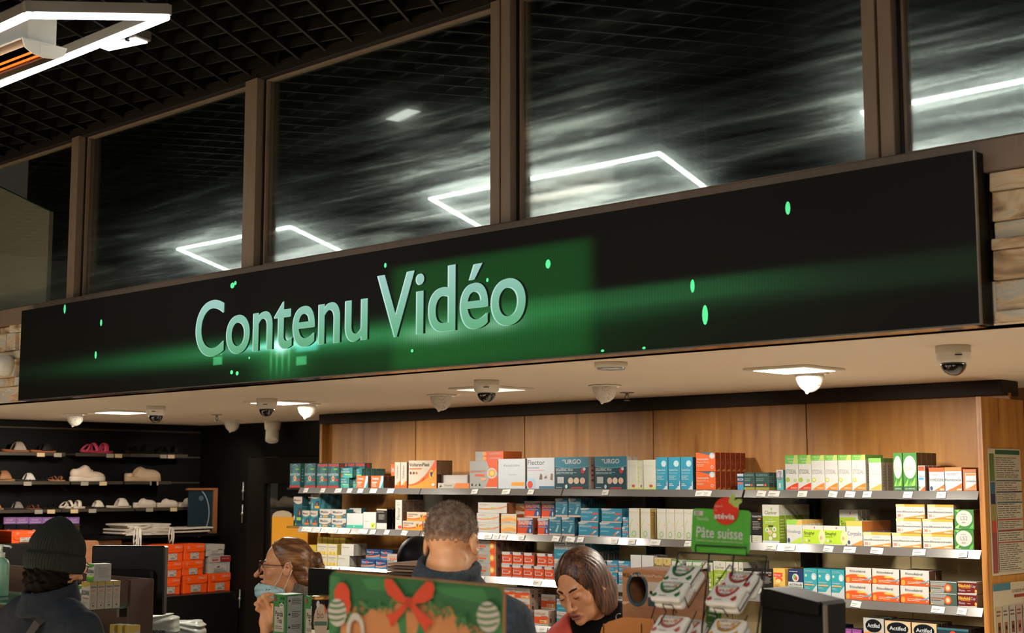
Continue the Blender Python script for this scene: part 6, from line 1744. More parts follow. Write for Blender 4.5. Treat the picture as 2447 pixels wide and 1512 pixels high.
st = MB()
pp = [Vector(p) for p in ((-.10, .03, -.232), (-.075, .105, -.275), (-.03, .150, -.38), (.05, .170, -.52), (.16, .15, -.70), (.22, .05, -.80))]
for i, p in enumerate(pp):
    d = (pp[min(i + 1, 5)] - pp[max(i - 1, 0)]).normalized()
    nn = Vector((0, 1, .25)).cross(d).normalized() * .019
    for e in (-1, 1):
        st.v += [tuple(p + nn * e), tuple(p + nn * e + Vector((0, .005, .001)))]
for i in range(5):
    a, b = i * 4, i * 4 + 4
    for q in ((a, b, b + 2, a + 2), (a + 1, a + 3, b + 3, b + 1), (a, a + 1, b + 1, b), (a + 2, b + 2, b + 3, a + 3)):
        st.f.append(q)
        st.mi.append(0)
ob('bag_strap', st, mat('#3c342b', .45, var=.1, name='strap_leather'), r1, loc=(0, .036, H1[2] + B1[2]), label='grey brown strap across the back')
def glasses(root, Hm, m, z=-.002, r=(.0235, .021), y=-.1035, lens=True):
    gl = MB()
    for s in (-1, 1):
        gl.tube([(s * .032 + r[0] * math.cos(2 * PI * k / 20), y + .008 * (abs(s * .032 + r[0] * math.cos(2 * PI * k / 20)) / .055) ** 2, z + r[1] * math.sin(2 * PI * k / 20)) for k in range(20)], .0016, m, 6, True)
        gl.tube([(s * .0555, y + .008, z + .008), (s * .070, -.06, z + .008), (s * .0775, .0, z + .008), (s * .079, .022, z - .004)], [.0022, .0018, .0016, .0016], m, 6)
    gl.tube([(-.0095, y + .001, z + .004), (0, y - .003, z + .007), (.0095, y + .001, z + .004)], .0015, m, 6)
    gl.v = [tuple(Hm @ Vector(v)) for v in gl.v]
    return ob('glasses', gl, None, root, True)
glasses(r1, Hm, m_black, r=(.025, .021))

# ---- woman with the mask under her chin, in profile
H2 = (-4.801, 3.694, 1.461)
B2 = (0, .035, .06)
m_hair2 = noise_mat('light_brown_hair', [(.25, '#2f1c10'), (.45, '#5a371d'), (.62, '#85582f'), (.8, '#a87a48')], (60, 9, 60), 1.0, 5, rough=.38, bump=.35, dist=.4)
m_greyknit = noise_mat('grey_knit', [(.3, '#4a4138'), (.7, '#6d6257')], (1, 1, 1), 60, 5, rough=.9, bump=.3)
# raised hand curled round the tea carton: palm, four bent fingers and the thumb
def hand2(P):
    # frame: u = to the picture's left, v = up, w = towards the lens
    B = hand_B
    q = (P - hand_o) @ B
    X = np.stack([q[..., 0], q[..., 1], q[..., 2]], -1)
    # u points to the picture's left, so right-hand offsets are negative
    d = smin(rbox(X, (-.006, -.006, 0), (.026, .034, .011), .010), cap(X, (-.004, -.035, 0), (-.004, -.105, -.010), .024, .0215), .02)
    for a, b, c, e, r in (((-.012, .032, .002), (.006, .070, .010), (-.012, .074, .006), (-.032, .070, -.004), .0085),
                          ((.004, .030, .004), (.022, .056, .014), (.004, .062, .012), (-.022, .052, .000), .0085),
                          ((.014, .022, .005), (.034, .038, .014), (.020, .048, .014), (-.006, .036, .004), .0080),
                          ((.018, .010, .004), (.030, .018, .012), (.024, .028, .016), (.002, .020, .008), .0072)):
        d = smin(d, chain(X, [a, b, c, e], [r * 1.12, r, r * .92, r * .8], .003), .004)
    d = smin(d, chain(X, [(-.028, -.020, .008), (-.034, .010, .018), (-.036, .034, .018)], [.0125, .0105, .0085], .006), .010)
    return d
_hp = Vector((-4.381, 3.283, 1.320))
_th2 = -38
_rot = Matrix.Rotation(R(_th2), 3, 'Z')
_loc = _rot.inverted() @ (_hp - Vector((H2[0], H2[1], H2[2])))
hand_o = nv(_loc[:])
_cr, _up, _bk = Vector((.7271, .6865, 0)), Vector((0, 0, 1)), Vector((.6865, -.7271, 0))
hand_B = nv(np.array([(_rot.inverted() @ (-_cr))[:], (_rot.inverted() @ _up)[:], (_rot.inverted() @ _bk)[:]]).T)
r2, Rh2, Hm2 = person('woman in profile with glasses, hair bun and mask under her chin', H2, _th2, {'nose': .012, 'jaw': .94}, pitch=-2, yaw=-3, roll=-2, neck_to=(0, .075, -.225), neck_r=.046, skin=m_skin_f, scale=1.0, bo=B2)
Vh, Qh = nets(hand2, hand_o - .17, hand_o + .11, .0035)
hme = bpy.data.meshes.new('hand')
hme.from_pydata(Vh.tolist(), [], Qh.tolist())
hme.materials.append(m_skin_f)
hme.polygons.foreach_set('use_smooth', [True] * len(hme.polygons))
link('hand', hme, r2, (0, 0, H2[2]))
eye_set(r2, Hm2, True, look=-.003)
brow_set(r2, Hm2, mat('#4a2f1c', .6, name='brow_brown'))
glasses(r2, Hm2, mat('#3a1418', .3, name='glasses_burgundy'), r=(.0225, .0235), y=-.1065)
def f_hair2(P):
    q = (P @ Rh2) / 1.0
    d = ell(q, (0, .020, .034), (.0815, .102, .0905))
    d = smin(d, ell(q, (0, .085, -.045), (.058, .040, .060)), .03)
    line = (-.040 + .0) - q[..., 1] + (q[..., 2] - .055) * -.75
    d = smax(d, -(q[..., 1] + .055 - (.075 - q[..., 2]) * .62), .006)
    keep = np.minimum(q[..., 2] + .012 + np.clip(q[..., 1] - .03, 0, 1) * 2.2, 9)
    d = smax(d, -keep, .008)
    g = .0016 * np.sin(150 * (q[..., 2] + q[..., 1] * .35) + 22 * q[..., 1])
    b = ell(q, (0, .128, .030), (.032, .030, .036)) + .003 * np.sin(120 * q[..., 2] + 60 * q[..., 1])
    t = chain(q, [(0, .13, .02), (.012, .152, .005), (.01, .165, -.02)], [.016, .012, .003], .01)
    t = np.minimum(t, chain(q, [(0, .125, .0), (-.012, .14, -.03), (-.01, .145, -.055)], [.014, .010, .002], .01))
    t = np.minimum(t, chain(q, [(.01, .085, -.08), (.03, .07, -.12), (.035, .05, -.17)], [.012, .010, .003], .01))
    return np.minimum(smin(d + g, b, .012), t)
garment('hair', r2, H2, f_hair2, (-.12, -.12, -.2), (.12, .19, .15), .0034, m_hair2)
m_mask = noise_mat('surgical_mask', [(.3, '#8fb4bc'), (.7, '#a9c9ce')], (1, 1, 1), 30, 4, rough=.8, bump=.15)
def f_mask(P):
    q = (P @ Rh2) / 1.0
    s = smin(ell(q, (0, -.046, -.106), (.060, .064, .046)), ell(q, (0, -.080, -.100), (.034, .036, .034)), .025)
    d = np.abs(s) - .0022 + .0011 * np.sin(210 * (q[..., 2] - q[..., 1] * .2))
    return smax(smax(d, q[..., 2] + .071 + (q[..., 1] + .09) * .16, .003), q[..., 1] - .012, .004)
garment('face_mask', r2, H2, f_mask, (-.10, -.15, -.18), (.10, .04, -.05), .003, m_mask, 'pale blue mask pulled below the chin')
sp_ = MB()
for s in (-1, 1):
    sp_.tube([(s * .050, -.048, -.098), (s * .066, -.018, -.055), (s * .080, .008, .012), (s * .083, .024, .022), (s * .084, .036, .0)], .0016, n=6)
    sp_.tube([(s * .048, -.006, -.118), (s * .066, .012, -.075), (s * .080, .026, -.036), (s * .084, .036, -.01)], .0016, n=6)
sp_.v = [tuple(Hm2 @ Vector(v)) for v in sp_.v]
ob('mask_strap', sp_, m_white, r2, True)
_wr = hand_o + hand_B @ nv((0, -.115, -.008)) - nv(B2)
_el = hand_o + hand_B @ nv((-.05, -.30, -.10)) - nv(B2)
garment('cardigan', r2, H2, lambda P: smin(torso(P, .95, 0, 0, [([(.16, .06, -.31), (.19, .08, -.52), (.1, -.1, -.64)], [.055, .046, .036]), ([(-.16, .05, -.31), _el, _wr], [.055, .044, .034])]) + folds(P, .004),
        ring_sdf(P, (0, .055, 0), .066, .068, -.25, -.165, .007, .3, .3), .02), tuple(np.minimum((-.30, -.30, -1.), _wr - .06)), tuple(np.maximum((.3, .26, -.12), _wr + .06)), .008, m_greyknit, None, (0, .045, .085))
lower_body(r2, H2, .95, m_denim, B2)

# ---- man with cropped grey hair, from behind in the middle
H3 = (-3.084, 3.004, 1.631)
B3 = (0, .0, .085)
m_fleece = noise_mat('slate_fleece', [(.3, '#232b31'), (.7, '#333d44')], (1, 1, 1), 70, 6, rough=.95, bump=.35)
m_crop = noise_mat('cropped_hair', [(.3, '#3f2e22'), (.5, '#6a5241'), (.7, '#857363')], (1, 1, 1), 60, 6, rough=.75, bump=.6)
# the crop thins out to skin above the collar and around the ears
nt = m_crop.node_tree
gtc = nd(nt, 'ShaderNodeTexCoord')
gsp = nd(nt, 'ShaderNodeSeparateXYZ')
nt.links.new(gtc.outputs['Object'], gsp.inputs[0])
gmr = nd(nt, 'ShaderNodeMapRange')
gmr.inputs[1].default_value = .045
gmr.inputs[2].default_value = -.055
nt.links.new(gsp.outputs[2], gmr.inputs[0])
gmx = nd(nt, 'ShaderNodeMix', data_type='RGBA')
gmx.inputs[7].default_value = (*lin('#c99068'), 1)
nt.links.new(gmr.outputs[0], gmx.inputs[0])
src = [l for l in nt.links if l.to_socket.name == 'Base Color'][0].from_socket
nt.links.new(src, gmx.inputs[6])
nt.links.new(gmx.outputs[2], nt.nodes['Principled BSDF'].inputs['Base Color'])
r3, Rh3, Hm3 = person('man with cropped greying hair and slate fleece collar, from behind', H3, 208, {'jaw': 1.15}, pitch=13, yaw=-4, roll=2, neck_to=(0, .035, -.24), neck_r=.068, scale=1.02, hx=.004, bo=B3)
def f_crop(P):
    q = (P @ Rh3) / 1.0
    d = ell(q, (0, .016, .032), (.0772, .0995, .0862))
    nape = q[..., 2] + .048 - np.clip(-q[..., 1] + .02, 0, 1) * .55
    d = smax(d, -nape, .012)
    d = smax(d, -(q[..., 1] + .062), .01)
    d = d + .0035 * np.clip((.015 - q[..., 2]) / .06, 0, 1)
    return d + .0007 * np.sin(310 * q[..., 0] + 90 * q[..., 2]) * np.sin(290 * q[..., 2] + 70 * q[..., 1])
garment('hair', r3, H3, f_crop, (-.11, -.12, -.09), (.11, .15, .16), .0035, m_crop)
# short bristles standing on the crop
bm_v, bm_f = [], []
rr = random.Random(4)
for i in range(5200):
    a = rr.uniform(0, 2 * PI)
    u = rr.uniform(-.72, 1)
    rxy = math.sqrt(max(0, 1 - u * u))
    n = Vector((rxy * math.cos(a), rxy * math.sin(a), u))
    p = Vector((n.x * .0768, .016 + n.y * .099, .032 + n.z * .0858))
    if p.y < -.055 or p.z < .004 + max(0, -p.y + .02) * .5:
        continue
    l = rr.uniform(.004, .009) * (1.35 if p.z > .06 else .7)
    t = (n + Vector((rr.uniform(-.5, .5), rr.uniform(-.3, .7), rr.uniform(-.4, .4)))).normalized()
    s = n.orthogonal().normalized() * .0006
    b = len(bm_v)
    bm_v += [tuple(Hm3 @ (p - s)), tuple(Hm3 @ (p + s)), tuple(Hm3 @ (p + t * l))]
    bm_f.append((b, b + 1, b + 2))
me = bpy.data.meshes.new('bristle')
me.from_pydata(bm_v, [], bm_f)
me.materials.append(noise_mat('bristle_grey', [(.35, '#3a2a1e'), (.55, '#7d6a58'), (.7, '#a89c8c')], (1, 1, 1), 120, 4, rough=.5))
link('bristle', me, r3)['kind'] = 'stuff'
m_stub = mat('#5a3f30', .8, var=.3, scale=160, name='stubble')
def f_stub(P):
    q = (P @ Rh3) / 1.0
    d = head_sdf(q, {'jaw': 1.15}) - .0012
    return smax(smax(d, q[..., 2] + .048 + np.abs(q[..., 1] + .0) * .1, .01), np.maximum(q[..., 1] - .008, -.2 - q[..., 1]), .01)
garment('stubble', r3, H3, f_stub, (-.12, -.14, -.16), (.12, .06, -.03), .004, m_stub)
def f_fleece(P):
    d = torso(P, 1.14, -.01, 0, [([(-.19, .045, -.315), (-.27, .02, -.52), (-.2, -.2, -.60)], [.072, .056, .045]), ([(.19, .045, -.315), (.27, .02, -.54), (.2, -.2, -.60)], [.072, .056, .045])]) + folds(P, .003)
    c = ring_sdf(P, (0, .034, 0), .084, .089, -.235, -.140, .013, .16, .20, -.22)
    wv_ = .007 * np.sin(95 * (P[..., 2] + .28 * P[..., 1]) + 5 * P[..., 0])
    return smin(d, c + wv_ * np.exp(-((P[..., 2] + .20) / .08) ** 2), .025)
garment('fleece_jacket', r3, H3, f_fleece, (-.40, -.30, -1.), (.40, .24, -.09), .0075, m_fleece, None, B3)
lower_body(r3, H3, 1.1, m_denim, B3)

# ---- woman in the coral vest looking down
H4 = (-3.174, 3.707, 1.464)
B4 = (.05, .075, .095)
m_hair4 = noise_mat('caramel_bob', [(.25, '#1a0d07'), (.42, '#331b0f'), (.58, '#55301a'), (.76, '#8a5a2e')], (75, 75, 6), 1.0, 5, rough=.48, bump=.2, dist=.5)
m_coral = noise_mat('coral_vest', [(.3, '#b83f30'), (.7, '#cf5442')], (1, 1, 1), 20, 5, rough=.7, bump=.1)
m_turtle = mat('#0d0d0c', .85, var=.2, scale=60, name='black_knit')
r4, Rh4, Hm4 = person('woman with a brown bob in a coral vest, looking down behind the counter', H4, 18, {'nose': .005, 'jaw': 1.0, 'mouth': .0035}, pitch=23, yaw=-14, roll=-9, neck_to=(0, .05, -.225), neck_r=.048, skin=m_skin_f, scale=1.0, hx=.0038, bo=B4)
eye_set(r4, Hm4, False)
brow_set(r4, Hm4, mat('#2a170d', .6, name='brow_dark'))
def f_bob(P):
    q = (P @ Rh4) / 1.0
    X = q.copy()
    X[..., 0] = np.abs(X[..., 0])
    d = ell(X, (0, .020, .034), (.0825, .104, .0915))
    d = smin(d, ell(X, (.066, .022, -.045), (.020, .060, .088)), .03)
    d = smin(d, ell(X, (0, .082, -.045), (.070, .030, .088)), .03)
    d = smax(d, -(q[..., 2] + .118 + .008 * np.sin(40 * q[..., 0])), .012)
    d = smax(d, -ell(X, (0, -.120, -.034), (.066, .106, .122)), .008)
    d = smax(d, -ell(X, (.0, -.080, -.10), (.080, .062, .080)), .012)
    an = np.arctan2(q[..., 0], q[..., 1] + .04)
    part = np.abs(q[..., 0] + .018)
    d = d + .004 * np.exp(-(part / .004) ** 2) * (q[..., 2] > .07)
    return (d + .0008 * np.sin(an * 46 + 14 * q[..., 2]) + .0006 * np.sin(an * 97 + 30 * q[..., 2]))
garment('hair', r4, H4, f_bob, (-.13, -.14, -.15), (.13, .16, .15), .0034, m_hair4)
def f_turtle(P):
    d = torso(P, .93, 0, 0, [([(-.155, .045, -.305), (-.22, .0, -.5), (-.17, -.2, -.6)], [.054, .045, .036]), ([(.155, .045, -.305), (.22, .0, -.5), (.17, -.2, -.6)], [.054, .045, .036])])
    return smin(d, ring_sdf(P, (0, .055, 0), .062, .064, -.25, -.155, .008, .25, .18), .02)
garment('turtleneck', r4, H4, f_turtle, (-.32, -.30, -.7), (.32, .24, -.11), .007, m_turtle, 'black high-necked top', B4)
def f_vest(P):
    d = torso(P, .99, -.002, 0) - .010 + folds(P, .002)
    d = smax(d, -(cap(P, (0, .06, -.10), (0, .05, -.285), .088, .088)), .012)
    d = smax(d, -(np.maximum(np.abs(P[..., 0] + .01) - .05 - np.clip(-.36 - P[..., 2], -.2, 0) * -.42, P[..., 1] + .0)), .008)
    return d
garment('vest', r4, H4, f_vest, (-.32, -.22, -1.0), (.32, .26, -.15), .0065, m_coral, None, B4)
ring = MB().tube([(.012 * math.cos(R(a)), -.0, .012 * math.sin(R(a))) for a in range(60, 330, 30)], .0014, n=6)
ob('pendant', ring, m_steel, r4, True, loc=(.075 + B4[0], -.040 + B4[1], H4[2] - .20 + B4[2]), rot=(R(-20), 0, R(30)))
lower_body(r4, H4, .95, m_denim, B4)

# ---- dark-haired person almost hidden behind the man
H5 = (-4.467, 4.149, 1.461)
r5, Rh5, Hm5 = person('person with black hair almost hidden behind the man in fleece', H5, 215, {}, neck_to=(0, .05, -.23), hx=.006)
garment('hair', r5, H5, lambda P: np.minimum(ell(P, (0, .022, .03), (.087, .106, .094)), ell(P, (0, .06, -.05), (.075, .06, .09))), (-.13, -.14, -.16), (.13, .16, .15), .006, mat('#080606', .5, name='black_hair'))
garment('coat', r5, H5, lambda P: torso(P, 1.), (-.3, -.2, -1.), (.3, .24, -.15), .014, mat('#15151a', .8, name='dark_coat'))
lower_body(r5, H5, 1., m_denim)

# ------------------------------------------------------------------ shoe corner on the left
m_kraft = noise_mat('kraft_board', [(.3, '#8a5a38'), (.7, '#a06c46')], (1, 1, 6), 12, 5, rough=.75)
m_brownpanel = mat('#4a3429', .55, var=.08, scale=5, name='brown_panel')
SH_TABLE = [
('slide', 4.766, 4.975, 2.0194, '#8a7c6c', '#8a4a20', 'white strapped slide with tan sole on the top shoe shelf'),
('slide', 4.987, 5.183, 2.0194, '#171310', '#8a4a20', 'black slide with tan sole on the top shoe shelf'),
('sandal', 5.385, 5.648, 2.0194, '#a8324a', '#8f2038', 'bright pink sandal alone on the top shoe shelf'),
('sandal', 5.762, 5.988, 2.0194, '#0f0d0b', '#15110e', 'black sandal right of the pink one'),
('sandal', 6.025, 6.251, 2.0194, '#0f0d0b', '#15110e', 'black sandal at the dark right end of the top shoe shelf'),
('slide', 4.663, 4.875, 1.8129, '#8a5a34', '#8a6a48', 'tan slide cut by the left edge on the middle shoe shelf'),
('slide', 4.881, 5.048, 1.8129, '#b5aca0', '#2a2420', 'white slide with black buckle on the middle shoe shelf'),
('sandal', 5.054, 5.126, 1.8129, '#15110e', '#1c1612', 'black sandal between white slide and brown sandal'),
('sandal', 5.129, 5.268, 1.8129, '#7a4a2c', '#8a5636', 'brown strapped sandal on the middle shoe shelf'),
('sneaker', 5.305, 5.589, 1.8129, '#b5a08c', '#b8a896', 'pale laced sneaker on the middle shoe shelf'),
('clog', 5.763, 6.066, 1.8129, '#b59a7c', '#a88c6c', 'beige clog alone on the middle shoe shelf'),
('slide', 4.638, 4.802, 1.6128, '#8a5a34', '#8a6a48', 'tan slide at the left edge of the lower shoe shelf'),
('slide', 4.808, 4.966, 1.6128, '#6a6258', '#2a2420', 'grey shiny slide on the lower shoe shelf'),
('sandal', 4.972, 5.088, 1.6128, '#6a3416', '#5a2c14', 'rust brown sandal on the lower shoe shelf'),
('sandal', 5.095, 5.223, 1.6128, '#0f0d0b', '#15110e', 'black sandal on the lower shoe shelf'),
('sandal', 5.229, 5.435, 1.6128, '#b8aa98', '#b0a08c', 'white strapped sandal on the lower shoe shelf'),
('slide', 5.441, 5.607, 1.6128, '#b8aa98', '#1c1612', 'white mule with dark sole on the lower shoe shelf'),
('slide', 5.614, 5.82, 1.6128, '#b8aa98', '#b0a08c', 'white open slide with white sole on the lower shoe shelf'),
('clog', 5.842, 6.039, 1.6128, '#b8aa98', '#b0a08c', 'white clog nearest the middle of the lower shoe shelf'),
('clog', 6.047, 6.234, 1.6128, '#b8aa98', '#b0a08c', 'second of three white clogs on the lower shoe shelf'),
('clog', 6.242, 6.435, 1.6128, '#b8aa98', '#b0a08c', 'last white clog at the right end of the lower shoe shelf')]
def shoe(kind, y0, y1, z, c1, c2, lab, x=-9.475, grp=None):
    """shoe seen from the side, toe towards +y"""
    L = max(.12, min(.31, y1 - y0))
    t = thing('shoe' if kind != 'slide' else 'sandal', lab, 'shoe', (x, (y0 + y1) / 2, z), (0, 0, PI / 2), grp)
    k = L / .27
    a, b = mat(c1, .6, name='shoe_upper'), mat(c2, .7, name='shoe_sole')
    flat = lambda P: P * nv((1 / k, 1 / k, 1 / k))
    def sole(P, th=.012, heel=.0):
        q = flat(P)
        d = smin(ell(q * nv((1, 1, 0)), (-.075, 0, 0), (.062, .034, 9)), ell(q * nv((1, 1, 0)), (.06, 0, 0), (.08, .044, 9)), .05)
        return smax(d, np.abs(q[..., 2] - th - heel * np.clip(-q[..., 0], 0, 1)) - th, .006) * k
    lo, hi = np.array((-.16, -.06, -.01)) * k, np.array((.16, .06, .15)) * k
    if kind == 'sneaker':
        link('sole', sdf_mesh('sole', lambda P: smax(sole(P, .018), -(flat(P)[..., 0] * .12 + .02 + flat(P)[..., 2]), .01), lo, hi, .006, b), t)
        def up(P):
            q = flat(P)
            d = smin(ell(q, (-.07, 0, .055), (.062, .036, .045)), ell(q, (.04, 0, .038), (.095, .042, .034)), .03)
            d = smin(d, ell(q, (-.02, 0, .075), (.045, .032, .04), rotm(0, 28, 0)), .02)
            return smax(d, -ell(q, (-.075, 0, .115), (.045, .024, .035)), .008) * k
        link('upper', sdf_mesh('upper', up, lo, hi, .006, a), t)
        lm = MB()
        for i in range(4):
            lm.tube([((-.002 + i * .017) * k, -.018 * k, (.094 - i * .010) * k), ((.002 + i * .017) * k, 0, (.102 - i * .011) * k), ((-.002 + i * .017) * k, .018 * k, (.094 - i * .010) * k)], .003, n=5)
        ob('lace', lm, b, t, True)
    elif kind == 'clog':
        link('sole', sdf_mesh('sole', lambda P: sole(P, .017), lo, hi, .006, b), t)
        def up(P):
            q = flat(P)
            d = smin(ell(q, (.045, 0, .038), (.092, .046, .046)), ell(q, (-.03, 0, .055), (.05, .036, .048), rotm(0, 30, 0)), .03)
            d = smin(d, ell(q, (-.105, 0, .04), (.03, .035, .03)), .02)
            d = smax(d, -ell(q, (-.085, 0, .09), (.06, .030, .055)), .008)
            return smax(d, .012 - q[..., 2], .004) * k
        link('upper', sdf_mesh('upper', up, lo, hi, .006, a), t)
    elif kind == 'slide':
        link('sole', sdf_mesh('sole', lambda P: sole(P, .012, .05), lo, hi, .006, b), t)
        def up(P):
            q = flat(P)
            d = np.abs(ell(q, (.045, 0, .018), (.105, .050, .078), rotm(0, 10, 0))) - .004
            d = smax(d, np.abs(q[..., 0] - .030) - .062 + (q[..., 2] - .03) * .45, .006)
            return smax(d, .018 - q[..., 2], .004) * k
        link('strap', sdf_mesh('strap', up, lo, hi, .0045, a), t)
    else:
        link('sole', sdf_mesh('sole', lambda P: sole(P, .012, .06), lo, hi, .006, b), t)
        for nm, cx, w, tl in (('strap', .06, .022, 10), ('strap', -.02, .016, -12), ('heel_strap', -.10, .012, 40)):
            def up(P):
                q = flat(P)
                d = np.abs(ell(q, (cx, 0, .025), (.05, .046, .056))) - .0045
                return smax(smax(d, np.abs(q[..., 0] - cx - (q[..., 2] - .03) * math.tan(R(tl))) - w, .006), .016 - q[..., 2], .004) * k
            link(nm, sdf_mesh(nm, up, lo, hi, .0055, a), t)
    return t
for row in SH_TABLE:
    shoe(*row)
m_clear = mat('#3a3732', .2, var=.05, name='smoked_shelf')
for y0, y1, z, lab in [
(4.575, 5.236, 2.0186, 'left piece of the top smoked shoe shelf'),
(5.317, 5.762, 2.0186, 'centre piece of the top smoked shoe shelf'),
(5.769, 6.282, 2.0186, 'right piece of the top smoked shoe shelf'),
(4.584, 5.278, 1.8121, 'left piece of the middle smoked shoe shelf'),
(5.291, 5.716, 1.8121, 'centre piece of the middle smoked shoe shelf'),
(5.734, 6.137, 1.8121, 'right piece of the middle smoked shoe shelf'),
(4.593, 5.219, 1.612, 'left piece of the lower smoked shoe shelf'),
(5.226, 5.82, 1.612, 'centre piece of the lower smoked shoe shelf'),
(5.834, 6.458, 1.612, 'right piece of the lower smoked shoe shelf')]:
    t = thing('shoe_shelf', lab, 'shelf', (XW, (y0 + y1) / 2, z))
    h = (y1 - y0) / 2
    ob('board', MB().cbox(0, -h, -.010, .175, h, -.001, b=.002), m_clear, t)
    ob('front_lip', MB().cbox(.172, -h, -.020, .178, h, .004, b=.001), m_groove, t)
    rr = random.Random(int(y0 * 100))
    for q in range(2):
        yy = -h + .06 + rr.random() * (2 * h - .12)
        ob('price_tag', MB().box(.1785, yy - .03, -.028, .180, yy + .03, .0), mat('#8a8170' if q else '#b8a078', .6), t)
# purple header packs hanging on the slatted wall
for i, (y0, y1, z0, z1) in enumerate([(4.723, 4.815, 1.406, 1.566), (4.815, 4.909, 1.403, 1.565), (4.909, 5.01, 1.4, 1.563), (5.01, 5.113, 1.397, 1.561), (5.113, 5.214, 1.394, 1.559), (5.214, 5.303, 1.391, 1.557)]):
    t = tag(ob('hanging_pack', MB().cbox(-9.33, y0 + .002, z0, -9.30, y1 - .002, z1 - .045, b=.003), mat('#14161c', .12, coat=.6, name='pack_film')),
            'clear black pack with purple header, %s from left above the orange shoe box' % ['first', 'second', 'third', 'fourth', 'fifth', 'sixth'][i], 'pack', 'purple header packs on the slatted wall')
    ob('header_card', MB().cbox(-9.322, y0 + .001, z1 - .046, -9.308, y1 - .001, z1, b=.001), mat('#6a4a78', .5, name='purple_card'), t)
    link('front_print', mesh_print([('r', .1, .2, .9, .32, '#a98ab8'), ('t', 'Gel', .2, .5, .3, '#c9b4d0', .5)], y1 - y0, .045), t, (-9.3078, y0, z1 - .046), (0, 0, PI / 2))
    link('gel_print', mesh_print([('e', .35, .55, .16, .12, '#6f8a98'), ('e', .6, .4, .2, .15, '#4a6470')], y1 - y0, z1 - z0 - .045), t, (-9.2995, y0, z0), (0, 0, PI / 2))

# shoe boxes: lid with a tongue, printed front, white label
def shoe_box(x, y0, y1, z, h, lab, kind='orange', depth=.33, grp='orange shoe boxes in the corner'):
    w = y1 - y0
    body = {'orange': '#d84a06', 'grey': '#9b948a', 'red': '#9b948a'}[kind]
    t = thing('shoe_box', lab, 'box', (x, (y0 + y1) / 2, z), (0, 0, PI / 2), grp)
    ob('tray', MB().cbox(-w / 2 + .003, .003, 0, w / 2 - .003, depth - .003, h - .006, b=.002), mat(body, .5, name='shoebox_board'), t)
    ob('lid', MB().cbox(-w / 2, 0, h - .042, w / 2, depth, h - .0008, b=.002), mat(body, .48, name='shoebox_lid'), t)
    if kind == 'orange':
        ob('tongue', MB().prism([(-w / 2 + .02, h - .042), (-w / 2 + .015, h - .05), (-w / 2 + .03, h - .06), (w / 2 - .03, h - .06), (w / 2 - .002, h - .05), (w / 2 - .002, h - .042)], -.002, .004), mat(body, .48, name='shoebox_lid'), t)
        el = [('t', 'SON', .16, .80, .075, '#e8c4b0', .1, .02), ('t', 'PIED', .16, .69, .075, '#e8c4b0', .1, .02), ('t', 'CIBALO', .58, .78, .12, '#efd8c8', .34, .0), ('r', .3, .08, .7, .46, '#cfc6b8'), ('p', [(.36, .16), (.46, .26), (.62, .18), (.6, .13), (.4, .12)], '#8a7c6a'), ('r', .36, .38, .46, .41, '#6a6258'), ('r', .54, .38, .64, .41, '#6a6258'), ('e', .64, .28, .03, .03, '#4a4440')]
    elif kind == 'grey':
        el = [('r', .2, .2, .9, .6, '#b5aea2'), ('l', .25, .25, .7, .5, 3, '#7a746a'), ('r', .62, .5, .86, .6, '#5a554c')]
    else:
        el = [('r', 0, .66, .5, .98, '#c9c2b6'), ('r', .5, .66, 1, .98, '#8a201a'), ('r', .12, .72, .42, .82, '#a8342a'), ('l', .1, .86, .45, .95, 1, '#6a6258'), ('l', .58, .8, .92, .88, 1, '#d8b0a8'), ('r', .2, .12, .8, .46, '#b5aea2'), ('p', [(.34, .36), (.46, .44), (.5, .34), (.36, .32)], '#2a2622'), ('l', .22, .14, .78, .3, 3, '#5a554c')]
    link('front_print', mesh_print(el, w, h), t, (-w / 2, -.0022, 0))
    return t
for row in [
(-9.13, 5.88, 6.052, 0.9765, 0.1223, 'orange shoe box, lowest of the left stack', 'orange'),
(-9.13, 5.886, 6.062, 1.0994, 0.1196, 'orange shoe box, middle of the left stack', 'orange'),
(-9.13, 5.886, 6.069, 1.2195, 0.126, 'orange shoe box, topmost of the left stack', 'orange'),
(-9.13, 6.079, 6.293, 0.9765, 0.1333, 'orange shoe box, lowest of the centre stack', 'orange'),
(-9.13, 6.067, 6.251, 1.1104, 0.1118, 'orange shoe box, middle of the centre stack', 'orange'),
(-9.13, 6.075, 6.263, 1.2227, 0.1214, 'orange shoe box, topmost of the centre stack', 'orange'),
(-9.13, 6.303, 6.504, 0.9765, 0.1384, 'orange shoe box under the grey box with red flap', 'orange'),
(-9.13, 6.302, 6.5, 1.1156, 0.1293, 'grey shoe box with white and dark red flap', 'red'),
(-9.13, 6.276, 6.442, 1.2455, 0.0884, 'plain pale grey shoe box on top of the right stack', 'grey'),
(-9.05, 4.653, 4.854, 1.3985, 0.0819, 'single orange shoe box below the purple packs at the left edge', 'orange')]:
    shoe_box(*row)
t = tag(ob('shoe_box_stand', MB().cbox(-9.585, 4.2, 0, -9.02, 6.50, .9755, b=.004), m_black), 'black low cabinet carrying the corner shoe boxes', 'cabinet')
t = tag(ob('black_case', MB().cbox(-9.585, 4.0, .976, -9.0, 4.98, 1.3979, b=.004), m_black), 'black case under the single orange shoe box at the left edge', 'case')
tag(ob('cardboard_carton', MB().cbox(-9.56, 5.30, .976, -9.32, 5.66, 1.385, b=.003).cbox(-9.325, 5.30, 1.20, -9.318, 5.66, 1.215, b=.001), m_kraft), 'large brown cardboard carton between beanie and monitor', 'box')
tag(ob('cardboard_carton', MB().cbox(-9.585, 5.69, .976, -9.475, 6.0, 1.36, b=.003).cbox(-9.477, 5.69, 1.18, -9.47, 6.0, 1.195, b=.001), mat('#6b4630', .75, name='kraft_dark')), 'darker brown cardboard carton under the pile of paper bags', 'box')
